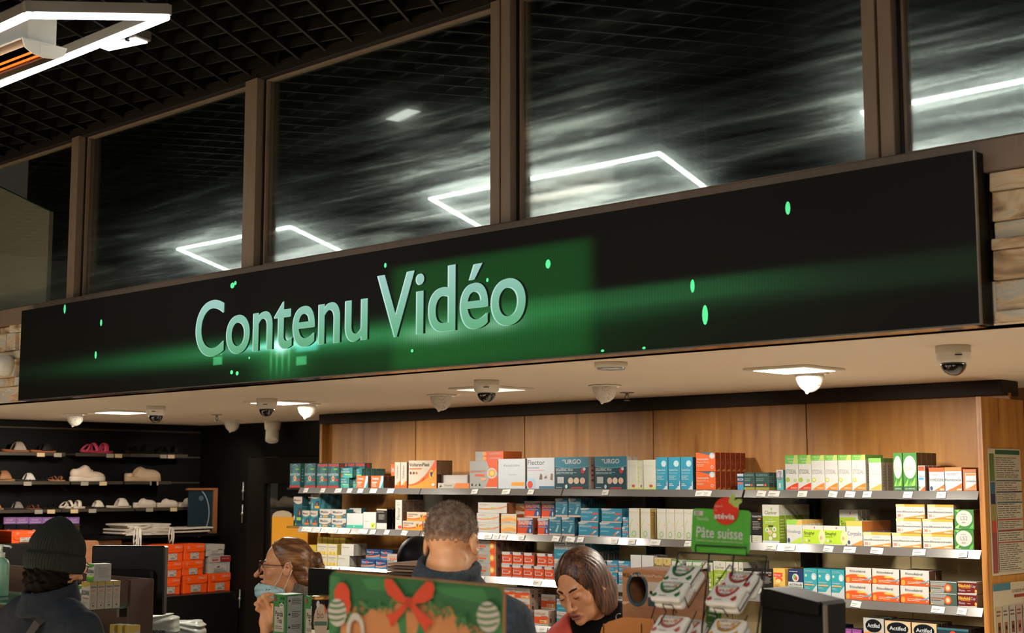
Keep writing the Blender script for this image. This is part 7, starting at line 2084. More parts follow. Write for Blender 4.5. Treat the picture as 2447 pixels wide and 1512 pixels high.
# pile of folded paper carriers with cord handles
tag(ob('bag_board', MB().cbox(XW, 5.45, 1.4135 - .022, -9.245, 6.46, 1.4135 - .002, b=.003), m_dark), 'dark shelf board under the pile of paper carriers', 'shelf')
m_paper = mat('#b5aa9a', .8, var=.04, name='bag_paper')
rr = random.Random(8)
for i in range(7):
    big = i < 5
    y0, y1 = (5.66 + rr.uniform(-.02, .02), 6.03 + rr.uniform(-.02, .02)) if i % 2 == 0 or not big else (5.62, 6.38 + rr.uniform(-.03, .03))
    z = 1.4135 + i * .012
    mb = MB()
    n = 8
    top, bot = [], []
    for k in range(n + 1):
        y = y0 + (y1 - y0) * k / n
        dz = .0025 + .002 * math.sin(y * 9)
        for x in (-9.52, -9.24 + rr.uniform(-.01, .01)):
            bot.append((x, y, z + dz + .0005))
            top.append((x, y, z + dz + .0108))
    vs = bot + top
    N = 2 * (n + 1)
    fs = []
    for k in range(n):
        a = 2 * k
        fs += [(a, a + 1, a + 3, a + 2), (N + a, N + a + 2, N + a + 3, N + a + 1), (a, a + 2, N + a + 2, N + a), (a + 1, N + a + 1, N + a + 3, a + 3)]
    fs += [(0, N, N + 1, 1), (2 * n, 2 * n + 1, N + 2 * n + 1, N + 2 * n)]
    mb.add(vs, fs)
    t = tag(ob('paper_bag', mb, m_paper), '%s white folded paper carrier counted from the bottom of the pile' % ['first', 'second', 'third', 'fourth', 'fifth', 'sixth', 'seventh'][i], 'bag', 'pile of folded paper carriers')
    if i in (2, 4, 5):
        cd = MB()
        yb = 5.70 if i != 4 else 6.0
        for q in range(3 if i != 4 else 2):
            yy = yb + q * .018
            cd.tube([(-9.25, yy, z + .006), (-9.214, yy + .005, z), (-9.207, yy + .012 * (q - 1), z - .05), (-9.206, yy - .006 + .01 * q, z - .11 - .015 * q), (-9.204, yy + .012, z - .08), (-9.214, yy + .02, z - .02), (-9.25, yy + .022, z + .006)], .0042, n=6)
        ob('cord_handle', cd, mat('#c9bfb0', .8, name='cord'), t, True)
# framed board leaning in the corner
t = thing('framed_board', 'wood framed dark board with a pale ring leaning in the corner', 'picture', (-9.34, 6.36, 1.4196))
FH = .33
ob('board', MB().box(-.004, -.12, 0, .004, .12, FH), mat('#1c2a30', .2, name='board_blue'), t)
ob('frame', MB().cbox(-.012, .105, -.01, .02, .14, FH + .012, b=.002).cbox(-.012, -.14, FH - .004, .02, .105, FH + .012, b=.002).cbox(-.012, -.14, -.01, .02, .105, .006, b=.002), mat('#7a4a24', .5, name='frame_wood'), t)
link('ring_print', mesh_print([('ring', .2, .45, .65, .62, '#a9b4b4', .05, -70, 60), ('e', .5, .8, .1, .06, '#4a5a60')], .23, FH), t, (.0045, -.12, 0), (0, 0, PI / 2))

# stand-in room behind the door glass, added in place of a mirror reflection
struct(ob('wall_mirrored_room', MB().box(-10, 7.60, 0, -7, 7.66, 2.4), m_dark), 'dark wall of the stand-in room added behind the door glass')
tag(ob('mirrored_board', MB().cbox(-9.9, 7.05, 1.6039 - .02, -8.2, 7.35, 1.6039 - .001, b=.002), m_clear), 'dark shelf with white shoes imitating a mirror reflection behind the door glass', 'shelf')
shoe('clog', 7.1, 7.34, 1.6039, '#c9bfb0', '#b5ab9c', 'mirror-image white clog at the left edge behind the door glass', x=-9.6509)
shoe('clog', 7.1, 7.34, 1.6039, '#c9bfb0', '#b5ab9c', 'mirror-image white clog near the right edge behind the door glass', x=-9.3782)
tag(ob('mirrored_board', MB().cbox(-9.5, 7.0, 0, -8.2, 7.4, 1.1525 - .001, b=.003), m_black), 'black counter carrying mirror-image shoe boxes behind the door glass', 'cabinet')
for i in range(2):
    b = shoe_box(-9.4064, 7.03, 7.22, 1.1525 + i * .122, .12, '%s mirror-image orange shoe box behind the door glass' % ('lower', 'upper')[i], 'orange', .33, 'mirror-image orange shoe boxes behind the door glass')
    b.rotation_euler = (0, 0, 0)
tag(ob('white_carton', MB().cbox(-9.4064 - .1, 7.02, 1.1525 + .245, -9.4064 + .12, 7.3, 1.1525 + .40, b=.004), mat('#a89c8c', .7, name='white_carton')), 'mirror-image white carton on top of the orange boxes behind the door glass', 'box')
lamp('mirrored_room_fill', 'POINT', (-8.6, 6.85, 2.15), 6, WARM, None, .08)  # added lamp, lights the stand-in room
# yellow display carton at the end of the shelves
YX0, YX1, YZ = -8.1297, -7.7198, 1.5664
t = thing('yellow_display', 'tall yellow cardboard display left of the shelf ends, behind the woman', 'display stand', ((YX0 + YX1) / 2, 6.25, 0))
hw = (YX1 - YX0) / 2
ob('column', MB().cbox(-hw, -.12, 0, hw, .12, YZ, b=.003).cbox(-.002, -.1215, .2, .002, -.119, YZ, b=.0005), mat('#c98a1c', .55, name='yellow_card'), t)
ob('header', MB().prism([(-hw, YZ)] + [(-hw + .0 + .12 * (1 - math.cos(R(a))), YZ + .045 * math.sin(R(a))) for a in range(30, 180, 30)] + [(0.02, YZ)], -.118, -.112), mat('#a8967c', .6, name='header_card'), t)

# ------------------------------------------------------------------ counters, tills and what stands on them
t = tag(ob('sales_counter', MB().cbox(-2.62, 2.55, 0, .4, 3.42, 1.0, b=.01).cbox(-2.66, 2.51, 1.0, .44, 3.46, 1.04, b=.006), m_brownpanel), 'brown sales counter on the right carrying rack, kraft box and till', 'counter')
t = tag(ob('sales_counter', MB().cbox(-6.6, 3.10, 0, -3.72, 3.42, 1.0, b=.01).cbox(-6.64, 3.08, 1.0, -3.68, 3.44, 1.04, b=.006), m_brownpanel), 'brown sales counter on the left carrying tea cartons and vitamin cartons', 'counter')
t = tag(ob('sales_counter', MB().cbox(-6.6, 3.45, 0, -5.35, 3.9, 1.0, b=.01).cbox(-6.64, 3.445, 1.0, -5.32, 3.92, 1.04, b=.006), m_brownpanel), 'brown rear counter under the computer monitor at the left', 'counter')

# black till monitor behind the tea cartons
BX0, BX1, BZ0, BZ1 = -4.2542, -3.7147, 1.1000, 1.4914
t = thing('till_monitor', 'flat black monitor back behind the green tea cartons', 'monitor', ((BX0 + BX1) / 2, 3.40, 1.0402))
hw = (BX1 - BX0) / 2
ob('panel', MB().cbox(-hw, -.02, BZ1 - 1.04 - .32, hw, .012, BZ1 - 1.04, b=.005), m_black, t)
ob('edge_strip', MB().box(hw - .002, -.022, BZ1 - 1.04 - .3, hw + .004, -.005, BZ1 - 1.042), m_steel, t)
ob('stand', MB().cbox(-.03, -.01, .01, .03, .02, BZ1 - 1.04 - .2, b=.003).cbox(-.11, -.08, 0, .11, .03, .014, b=.004), m_black, t)
t = thing('file_tray', 'small stack of tan folders beside the black monitor', 'folders', (-3.728, 3.459, 1.479))
for i in range(4):
    ob('folder', MB().cbox(-.06, -.10, .012 + i * .011, .06, .10, .020 + i * .011, b=.001), mat('#8a705a' if i % 2 else '#5a463a', .6), t, rot=(0, 0, .15 + .02 * i))
ob('tray', MB().cbox(-.08, -.13, -.01, .08, .13, .010, b=.003).cbox(-.012, -.03, -.42, .012, .03, -.01, b=.002), m_black, t)

# monitor back with maker's lettering and the brown partition
MO = (-5.702, 3.507, 1.214)
MB0 = 1.0406 - MO[2]
t = thing('monitor', 'black computer monitor seen from behind, beside the shoe boxes', 'monitor', MO, (0, 0, R(35)))
ob('panel', MB().cbox(-.175, -.022, .005, .175, .022, .312, b=.006), m_black, t)
ob('rear_bulge', MB().cbox(-.11, -.05, .03, .13, -.022, .21, b=.012).box(.07, -.052, .16, .12, -.0495, .185), mat('#121211', .25, name='gloss_black'), t)
link('lettering', mesh_print([('t', 'acer', 0, 0, .8, '#24231f', 1., .02)], .085, .03), t, (.055, -.0226, .262))
ob('stand', MB().cbox(-.03, -.03, MB0 + .01, .03, .0, .06, b=.003).cbox(-.10, -.08, MB0, .10, .07, MB0 + .014, b=.004), m_black, t)
PZ = (-5.304, 3.299, 1.402)
t = thing('counter_partition', 'brown counter partition panel with glass shelf in front of the monitor', 'partition', (PZ[0], PZ[1], 1.04))
ob('panel', MB().cbox(-1.02, .06, 0, -.022, .085, PZ[2] - 1.04, b=.002).cbox(-.022, -.03, 0, .0, .085, PZ[2] - 1.04, b=.002), m_brownpanel, t)
g, ntg, pg = newmat('green_glass')
pg.inputs['Base Color'].default_value = (.10, .22, .17, 1)
pg.inputs['Roughness'].default_value = .08
pg.inputs['Alpha'].default_value = .8
IS = (-5.278, 3.064, 1.293)
ob('glass_shelf', MB().cbox(-1.0, -.30, IS[2] - 1.04 - .010, -.024, .06, IS[2] - 1.04 - .001, b=.001), g, t)
ob('shelf_bracket', MB().box(-.10, -.03, IS[2] - 1.04 - .05, -.08, .06, IS[2] - 1.04 - .010).box(-.95, -.03, IS[2] - 1.04 - .05, -.93, .06, IS[2] - 1.04 - .010), m_steel, t)
D['isox'] = ('#d6d0c2', '#c9bda8', [('w', [.84, .74, .92], [1, 1, 1], '#b59a3c', 0, 1), ('t', 'ISOXAN', .06, .52, .17, '#24303a', .86, .02), ('t', 'décharge', .25, .38, .07, '#c9563a', .6, .01), ('l', .1, .1, .8, .3, 3, '#a9a294')],
             [('w', [.88, .82, .92], [1, 1, 1], '#b59a3c'), ('t', 'ISOXAN', .14, .78, .06, '#24303a', .72, .02), ('l', .25, .62, .8, .72, 2, '#c9563a'), ('l', .2, .34, .8, .56, 5, '#9a9286'), ('ring', .5, .24, .1, .03, '#6a645c', .3, 0, 360), ('p', [(.35, .16), (.65, .16), (.5, .1)], '#24303a')])
D['isoxg'] = ('#dcdad2', '#d0cdc4', [('r', 0, 0, 1, .3, '#5f9a34'), ('w', [.28, .2, .3], [.34, .26, .36], '#a9c832'), ('w', [.84, .72, .9], [1, 1, 1], '#4f8f34'), ('t', 'ISOXAN', .04, .48, .2, '#24303a', .92, .02), ('t', 'adulte', .4, .37, .08, '#6a9a3a', .45)],
              [('t', 'Isoxan', .1, .84, .05, '#77756d', .3), ('l', .25, .2, .95, .8, 11, '#8a877e'), ('l', .06, .3, .2, .8, 6, '#a9a69c')])
IW, ID, IHt = .066, .034, .112
for k in range(4):
    carton('isox', IS[0] - IW, IS[1] + k * (ID + .002), IS[2], IW, ID, IHt, 'narrow cream vitamin carton with gold corner, %s from front on the glass shelf' % ['first', 'second', 'third', 'fourth'][k], 'cream vitamin cartons on the glass shelf')
carton('isoxg', IS[0] - IW + .012, IS[1] + .015, IS[2] + IHt + .0006, .056, .080, .072, 'square green and white vitamin carton stacked on the cream ones', 'green vitamin cartons on the glass shelf')
carton('isoxg', IS[0] - IW - .075, IS[1] + .005, IS[2], .070, .05, .094, 'green and white vitamin carton half hidden by the beanie man', 'green vitamin cartons on the glass shelf')
for k in range(3):
    q = (-5.068, 3.066, 1.216)
    carton('isox', q[0] - .05 + k * .036, q[1] + .012 * k, 1.0404, .034, .05, q[2] + .03 - 1.04, 'low cream carton at the bottom edge beside the partition, %s from left' % ['first', 'second', 'third'][k], 'cream cartons at the bottom edge')
q = (-5.300, 2.684, 1.370)
t = thing('pump_bottle', 'mint green pump bottle cut by the left edge', 'bottle', q)
ob('bottle', MB().lathe([(.001, 0), (.032, .001), (.034, .008), (.034, .125), (.028, .140), (.014, .148), (.013, .155)], n=24), mat('#7fae94', .35, name='mint_plastic'), t, True)
ob('pump', MB().lathe([(.016, .150), (.016, .168), (.006, .170), (.006, .190), (.012, .192), (.012, .200)], n=16).tube([(0, 0, .196), (.03, .02, .194), (.036, .024, .188)], .004, n=8), mat('#c9d2c8', .4, name='pump_white'), t, True)
tag(ob('glass_ledge', MB().cbox(q[0] - .5, q[1] - .08, q[2] - .012, q[0] + .16, q[1] + .16, q[2] - .001, b=.001).cbox(q[0] - .30, q[1] - .02, 1.0401, q[0] - .27, q[1] + .1, q[2] - .012, b=.002), g), 'small glass ledge holding the mint pump bottle', 'shelf')
tag(ob('counter_partition', MB().cbox((-5.956, 3.163, 1.433)[0] - .7, (-5.956, 3.163, 1.433)[1], 1.04, (-5.956, 3.163, 1.433)[0], (-5.956, 3.163, 1.433)[1] + .025, (-5.956, 3.163, 1.433)[2], b=.003), m_brownpanel), 'brown partition panel behind the mint bottle at the left edge', 'partition')

# plastic carriers lying low behind the partition
m_bag = mat('#7c8078', .4, var=.15, scale=9, name='plastic_bag')
def soft_bag(p, sx, sz, lab, txt):
    t = thing('plastic_bag', lab, 'bag', p, (0, 0, R(40)))
    f = lambda P: rbox(P, (0, 0, sz / 2), (sx, .07, sz / 2), .03) + .007 * np.sin(40 * P[..., 0] + 9 * np.sin(30 * P[..., 2])) * np.sin(26 * P[..., 2]) - .01 * np.sin(14 * P[..., 0] + 1)
    link('sack', sdf_mesh('sack', f, (-sx - .04, -.12, -.02), (sx + .04, .12, sz + .04), .007, m_bag), t)
    if txt:
        link('lettering', mesh_print([('t', txt, .02, .2, .6, '#22262a', .96, .02)], .16, .035), t, (-.07, -.089, sz - .085))
    return t
p = (-6.553, 4.189, 1.021)
soft_bag((p[0], p[1], .812), .12, p[2] + .075 - .80, 'white plastic carrier with dark lettering below the monitor', 'Confiance')
p2 = (-6.875, 4.585, 0.967)
soft_bag((p2[0], p2[1], .812), .11, p2[2] + .05 - .80, 'plain pale plastic carrier right of the lettered one', '')
tag(ob('bag_table', MB().cbox(-7.4, 4.06, .76, -5.9, 5.2, .80, b=.004).cbox(-7.3, 4.1, 0, -7.24, 5.1, .76, b=.003).cbox(-6.0, 4.1, 0, -5.94, 5.1, .76, b=.003), m_dark), 'dark table carrying the plastic carriers', 'table')

# green tea cartons and the tea canister
TP = (-4.249, 3.279, 1.259)
TT = (-4.238, 3.267, 1.399)
D['tea'] = ('#3f7d44', '#5a9a54', [('r', .12, .28, .88, .76, '#c9bfb0'), ('t', 'Panda', .2, .58, .10, '#22201c', .6, .015), ('t', 'Tea', .34, .45, .10, '#22201c', .4, .015), ('l', .2, .33, .8, .4, 2, '#6a645a'), ('e', .7, .79, .17, .055, '#e0dcd2'), ('e', .58, .84, .05, .018, '#22201c'), ('e', .83, .84, .05, .018, '#22201c'), ('e', .65, .795, .035, .016, '#22201c'), ('e', .76, .795, .035, .016, '#22201c'), ('e', .7, .77, .02, .006, '#22201c'),
      ('p', [(.1, .9), (.2, .97), (.28, .9), (.2, .86)], '#b03a3a'), ('p', [(.55, .9), (.75, .97), (.7, .9)], '#1f4a2c'), ('p', [(.78, .92), (.95, .97), (.9, .89)], '#1f4a2c'), ('p', [(.1, .1), (.3, .22), (.25, .08)], '#1f4a2c'), ('p', [(.4, .06), (.6, .2), (.7, .07)], '#1f4a2c'), ('e', .45, .93, .02, .007, W_), ('e', .15, .2, .02, .007, W_)],
      [('r', .1, .02, .92, .97, '#dcdcda'), ('e', .5, .08, .42, .16, '#a9a69c'), ('l', .34, .80, .86, .92, 4, '#5a5a54'), ('l', .34, .55, .86, .68, 4, '#5a5a54'), ('l', .34, .33, .86, .42, 3, '#5a5a54'), ('l', .34, .04, .86, .2, 5, '#4a4a44'), ('e', .2, .88, .06, .02, '#4a4a44'), ('e', .2, .62, .06, .02, '#4a4a44'), ('e', .2, .37, .06, .02, '#4a4a44'), ('r', .92, 0, 1, .97, '#3f7d44')])
TZ = TT[2] - .19
carton('tea', TT[0] - .075, TT[1], TZ, .075, .085, .19, 'green festive tea carton held by the woman with the mask', 'green tea cartons', cat='tea box')
T2 = (-4.155, 3.290, 1.402)
carton('tea', T2[0], 3.29, TZ, .075, .085, .19, 'second green festive tea carton, beside the dark canister', 'green tea cartons', cat='tea box')
tag(ob('tea_riser', MB().cbox(TT[0] - .12, TT[1] - .03, 1.0402, TT[0] + .22, 3.385, TZ - .0005, b=.004), m_brownpanel), 'brown riser under the tea cartons', 'riser')
cp = (-3.992, 3.241, 1.280)
t = thing('tea_canister', 'dark round tea canister with white foot beside the tea cartons', 'canister', (cp[0], cp[1], TZ + .0004))
rc = .037
ct = (-3.982, 3.230, 1.411)[2] - TZ
ob('tube', MB().lathe([(rc, .0), (rc, ct * .42)], m_white, 28).lathe([(rc + .0002, ct * .42), (rc + .0002, ct - .012)], mat('#1a1614', .5, name='canister_black'), 28), None, t)
ob('lid', MB().lathe([(rc + .001, ct - .012), (rc + .001, ct - .002), (rc - .002, ct)], n=28), mat('#a8793a', .3, metal=.7, name='gold_lid'), t, True)
link('front_print', mesh_print([('e', .5, .6, .5, .34, '#b09a84'), ('t', 'bio', .25, .66, .14, '#6a4a28', .44, .01), ('r', .05, .52, .95, .60, '#3a5a48'), ('p', [(.7, .95), (.95, .8), (.8, .72)], '#c9502a'), ('e', .3, .93, .12, .07, '#d6d0c8'), ('e', .3, .30, .1, .06, '#c9502a'), ('r', .1, .1, .8, .18, '#b8402c')], .050, ct * .9), t, (.0076, -.0444, .006), (0, 0, R(43.3)))

# kraft display box with round window
KY = (-2.442, 3.141, 1.529)[1]
kx0, kx1, kz1 = -2.5358, -2.3521, 1.5729
t = thing('kraft_display', 'brown kraft display box with round dark ringed window', 'display box', ((kx0 + kx1) / 2, KY, 1.0402))
kw, kh = kx1 - kx0, kz1 - 1.0402
cx, cz, rx, rz = -0.0385, 0.4772, 0.0311, 0.0381
n = 32
fr = MB()
vs = []
for k in range(n):
    a = 2 * PI * k / n
    c, s = math.cos(a), math.sin(a)
    vs.append((cx + rx * c, 0, cz + rz * s))
    tt = min([((kw / 2 - cx) / c if c > 0 else (-kw / 2 - cx) / c) if abs(c) > 1e-6 else 9, ((kh - cz) / s if s > 0 else -cz / s) if abs(s) > 1e-6 else 9])
    vs.append((cx + tt * c, 0, cz + tt * s))
corner = [(-kw / 2, 0, 0), (kw / 2, 0, 0), (kw / 2, 0, kh), (-kw / 2, 0, kh)]
for qx, _, qz in corner:
    k = int(round(math.atan2(qz - cz, qx - cx) / (2 * PI) * n)) % n
    vs[2 * k + 1] = (qx, 0, qz)
fr.add(vs, [(2 * k, 2 * k + 1, 2 * ((k + 1) % n) + 1, 2 * ((k + 1) % n)) for k in range(n)])
ob('front_panel', fr, m_kraft, t)
ob('shell', MB().box(-kw / 2, .001, 0, -kw / 2 + .004, .16, kh).box(kw / 2 - .004, .001, 0, kw / 2, .16, kh).box(-kw / 2, .156, 0, kw / 2, .16, kh).box(-kw / 2, .001, kh - .004, kw / 2, .16, kh), m_kraft, t)
rg = MB()
rg.add([(cx + rx * q * math.cos(2 * PI * k / n), y, cz + rz * q * math.sin(2 * PI * k / n)) for k in range(n) for q, y in ((1.0, -.0006), (1.25, -.0006), (1.25, .0), (1.0, .004))],
       [(4 * k + i, 4 * ((k + 1) % n) + i, 4 * ((k + 1) % n) + (i + 1) % 4, 4 * k + (i + 1) % 4) for k in range(n) for i in range(4)])
ob('window_ring', rg, mat('#1f3b40', .5, name='ring_teal'), t)
link('front_print', mesh_print([('t', 'Les HoméoPacks', .19, .963, .016, '#d0b296', .58, .01), ('t', '9€50', .015, .955, .022, '#1c1612', .13, .0), ('r', .50, .815, .76, .94, '#b9ada0'), ('r', .50, .815, .76, .86, '#27484e'), ('e', .56, .885, .03, .010, '#2a2a2a'), ('r', .62, .84, .73, .90, '#3a5560'), ('e', .05, .822, .05, .008, '#c9a98c'), ('e', .11, .826, .03, .006, '#c9a98c')], kw, kh), t, (-kw / 2, -.001, 0))
fp = [(-2.5641, 1.3652), (-2.5562, 1.3978), (-2.55, 1.4143), (-2.5272, 1.4307), (-2.469, 1.4482), (-2.3749, 1.4488), (-2.3547, 1.3815)]
ob('front_tray', MB().prism([(x - (kx0 + kx1) / 2, z - 1.0402) for x, z in fp], -.075, -.070), mat('#a5662c', .6, name='tray_kraft'), t)
ob('tray_side', MB().box(-kw / 2 - .01, -.075, 0, -kw / 2 - .006, .0, kh * .72).box(kw / 2 - .06, -.075, 0, kw / 2 - .056, -.0, kh * .74), m_kraft, t)

# wire rack with swiss pastille tins and its green header card
RY = 2.84
m_wire = mat('#14130f', .3, metal=.4, name='black_wire')
rk = thing('wire_rack', 'black wire counter rack under the green header card, holding pastille tins', 'rack', (-1.991, 2.840, 1.637))
ro = Vector(rk.location)
wires = [
('frame_wire', [(-2.113, 2.84, 1.644), (-1.8562, 2.84, 1.6431)], 0.0022),
('frame_wire', [(-2.113, 2.84, 1.644), (-2.1267, 2.84, 1.5933)], 0.0022),
('frame_wire', [(-2.0211, 2.84, 1.6441), (-2.0486, 2.84, 1.4445)], 0.0022),
('frame_wire', [(-1.9493, 2.84, 1.6427), (-1.9605, 2.84, 1.5691)], 0.0022),
('frame_wire', [(-1.8562, 2.84, 1.6431), (-1.8926, 2.84, 1.4368)], 0.0022),
('leg', [(-2.0486, 2.84, 1.4445), (-2.0585999999999998, 2.84, 1.043)], 0.0022),
('leg', [(-1.8926, 2.84, 1.4368), (-1.9126, 2.84, 1.043)], 0.0022),
('leg', [(-2.1267, 2.84, 1.5933), (-2.1567, 2.84, 1.043)], 0.0022),
('card_holder', [(-2.0513, 2.825, 1.6477), (-2.051, 2.825, 1.6638), (-1.903, 2.825, 1.6625), (-1.9034, 2.825, 1.6439)], 0.0018),
('basket_wire', [(-2.1283, 2.86, 1.6211), (-2.0982, 2.85, 1.5992), (-2.0254, 2.85, 1.6014), (-2.047, 2.86, 1.6212), (-2.0625, 2.79, 1.5467), (-2.0274, 2.76, 1.5189)], 0.0015),
('basket_wire', [(-2.1283, 2.86, 1.6211), (-2.1612, 2.83, 1.5595), (-2.186, 2.82, 1.4788)], 0.0015),
('front_stop', [(-2.0897, 2.755, 1.5055), (-2.0969, 2.75, 1.5242), (-2.0681, 2.75, 1.523), (-2.0572, 2.755, 1.5046)], 0.0016),
('basket_wire', [(-2.0897, 2.755, 1.5055), (-2.1349, 2.76, 1.4494), (-2.1625, 2.77, 1.4115)], 0.0015),
('basket_wire', [(-2.0274, 2.76, 1.5189), (-2.0285, 2.84, 1.5857), (-2.0335, 2.86, 1.6147)], 0.0015),
('basket_wire', [(-2.0249, 2.79, 1.5092), (-2.0546, 2.77, 1.4398)], 0.0015),
('basket_wire', [(-1.9757, 2.86, 1.618), (-1.9475, 2.85, 1.5968), (-1.8789, 2.85, 1.5989), (-1.8991, 2.86, 1.6182), (-1.9148, 2.79, 1.546), (-1.8822, 2.76, 1.5192)], 0.0015),
('basket_wire', [(-1.9757, 2.86, 1.618), (-2.0072, 2.83, 1.5583), (-2.031, 2.82, 1.4801)], 0.0015),
('front_stop', [(-1.9409, 2.755, 1.5062), (-1.9477, 2.75, 1.5244), (-1.9206, 2.75, 1.5232), (-1.9104, 2.755, 1.5053)], 0.0016),
('basket_wire', [(-1.9409, 2.755, 1.5062), (-1.9837, 2.76, 1.4518), (-2.0097, 2.77, 1.415)], 0.0015),
('basket_wire', [(-1.8822, 2.76, 1.5192), (-1.882, 2.84, 1.5837), (-1.8864, 2.86, 1.6118)], 0.0015),
('basket_wire', [(-1.8795, 2.79, 1.5097), (-1.9081, 2.77, 1.4424)], 0.0015)]
for nm, pts, r in wires:
    ob(nm, MB().tube([Vector(p) - ro for p in pts], r, n=8), m_wire, rk, True)
CW, CH = 0.1691, 0.1047
cd = thing('header_card', 'green header card with red disc on top of the wire rack', 'sign', (-2.069, 2.830, 1.648), (R(-4), R(1.2), 0))
def rr_poly(w, h, r, n=5):
    out = []
    for cx_, cz_, a0 in ((w - r, h - r, 0), (r, h - r, 90), (r, r, 180), (w - r, r, 270)):
        for k in range(n + 1):
            a = R(a0 + 90 * k / n)
            out.append((cx_ + r * math.cos(a), cz_ + r * math.sin(a)))
    return out
ob('card', MB().prism(rr_poly(CW, CH, .012), 0, .003), mat('#44902c', .4, var=.15, scale=9, coat=.2, name='card_green'), cd)
link('front_print', mesh_print([('r', .03, .84, .19, .95, '#d8d4c8'), ('l', .05, .85, .17, .94, 3, '#4a4640'), ('t', 'Nouvelle', .09, .73, .085, '#d8dcc8', .20, .0), ('t', 'Pâte suisse', .09, .34, .24, '#dcdcd4', .80, .012), ('t', 'Pastilles à sucer avec édulcorant naturel', .09, .25, .045, '#d0d8b8', .80, .012)], CW, CH, .35), cd, (0, -.0005, 0))
ob('disc', MB().prism([(CW * .595 + .036 * math.cos(2 * PI * k / 32), CH * .97 + .033 * math.sin(2 * PI * k / 32)) for k in range(32)], -.004, -.0015), mat('#b83020', .3, coat=.4, name='disc_red'), cd)
lf = MB()
for dx, dz, an in ((.018, .030, 60), (.034, .022, 20), (.026, .018, -30)):
    n2 = 10
    lf.add([(CW * .595 + dx + .014 * math.cos(2 * PI * k / n2) * math.cos(R(an)) - .007 * math.sin(2 * PI * k / n2) * math.sin(R(an)), -.0052 - .001 * dx * 10, CH * .97 + dz + .014 * math.cos(2 * PI * k / n2) * math.sin(R(an)) + .007 * math.sin(2 * PI * k / n2) * math.cos(R(an))) for k in range(n2)], [tuple(range(n2))])
ob('leaf', lf, mat('#8a9a4a', .5, name='leaf_green'), cd)
link('disc_print', mesh_print([('t', 'édulcoré', .0, .72, .12, '#e8c8b8', .44), ('t', 'à la', .0, .52, .11, '#e8c8b8', .14), ('t', 'stévia', .0, .14, .28, '#e8e4d8', 1.16, .02)], .050, .048), cd, (CW * .595 - .031, -.0056, CH * .97 - .026))
lc = thing('leaflet_strip', 'narrow green leaflet hanging between the tins in the wire rack', 'leaflet', (-2.083, 2.900, 1.427), (0, R(6), 0))
ob('card', MB().cbox(0, 0, 0, .045, .0015, .12, b=.0005), mat('#2f7326', .5, name='leaflet_green'), lc)
link('front_print', mesh_print([('l', .15, .78, .85, .95, 3, '#c9d8b8'), ('l', .15, .5, .85, .66, 2, '#dfe6d4'), ('l', .15, .2, .85, .42, 4, '#c9d8b8')], .045, .12), lc, (0, -.0003, 0))
TINS = [
((-2.094, 2.785, 1.5442), '#1f6a30', 'RESPIRATION', 'white pastille tin with green arc, front one of the left column'),
((-2.1025, 2.845, 1.5799), '#1f6a30', 'RESPIRATION', 'white pastille tin with green arc, rear one of the left column'),
((-1.9315, 2.785, 1.5434), '#b02a20', 'TUX', 'white pastille tin with red arc, front one of the right column'),
((-1.934, 2.845, 1.5721), '#b02a20', 'TUX', 'white pastille tin with red arc, rear one of the right column'),
((-2.0879, 2.775, 1.4626), '#c0605a', 'IMMUNITÉ', 'white pastille tin with rose arc at the bottom edge, left column'),
((-2.0933, 2.85, 1.4485), '#c0605a', 'IMMUNITÉ', 'second rose arc tin half hidden behind the bottom left one'),
((-1.9227, 2.775, 1.4647), '#c9973a', 'GORGE', 'white pastille tin with amber arc at the bottom edge, right column')]
def tin(i, p, col, word, lab, tilt=-48, sc=1.):
    w, l, d = .090 * sc, .062 * sc, .040 * sc
    t = thing('pastille_tin', lab, 'tin', p, (R(tilt), 0, 0), 'pastille tins in the wire rack')
    m = mat('#cfccc4', .4, name='tin_white')
    bd = sdf_mesh('tin', lambda P: np.minimum(rbox(P, (0, d * .27, 0), (w / 2, d * .25, l / 2), .010), rbox(P, (0, -d * .24, 0), (w / 2 + .0012, d * .24, l / 2 + .0012), .010)), (-w / 2 - .01, -d * .6, -l / 2 - .01), (w / 2 + .01, d * .6, l / 2 + .01), .0032, m)
    link('case', bd, t)
    link('lid_print', mesh_print([('ring', .5, 1.0, .40, .72, col, .2, 192, 348), ('p', [(.02, .12), (.14, .30), (.22, .14), (.12, .04)], col), ('p', [(.78, .2), (.92, .42), (.98, .22), (.9, .08)], col), ('t', 'PÂTE SUISSE', .22, .78, .12, '#8a877e', .6, .0), ('t', word, .26, .56, .12, col, .48, .015), ('l', .28, .34, .74, .5, 2, '#6a675e'), ('r', .62, .66, .74, .74, '#e08a3a'), ('l', .3, .08, .6, .16, 1, '#8a877e')], w * .96, l * .94), t, (-w * .48, -d * .48 - .0006, -l * .47))
    return t
for i, row in enumerate(TINS):
    tin(i, *row)

# till terminal at the right
TP2 = (-1.857, 2.943, 1.458)
t = thing('till_terminal', 'black till terminal with sloped top at the lower right', 'terminal', (TP2[0], TP2[1], 1.0402))
to = Vector((TP2[0], TP2[1], 1.0402))
tf = [(-1.9129, 1.5384), (-1.9102, 1.5524), (-1.9016, 1.5637), (-1.8793, 1.5629), (-1.7524, 1.5408), (-1.746, 1.5325), (-1.7492, 1.4238), (-1.9243, 1.4095)]
mb = MB()
mb.prism([(x - to.x, z - to.z) for x, z in tf], -.04, .06)
ob('housing', mb, mat('#070706', .6, name='terminal_black'), t)
bv = MB().prism([(x - to.x, z - to.z) for x, z in tf[1:5]] + [(tf[4][0] - to.x, tf[4][1] - to.z - .03), (tf[1][0] - to.x, tf[1][1] - to.z - .03)], -.055, -.041)
ob('hood', bv, mat('#0d0c0a', .6, name='terminal_hood'), t)
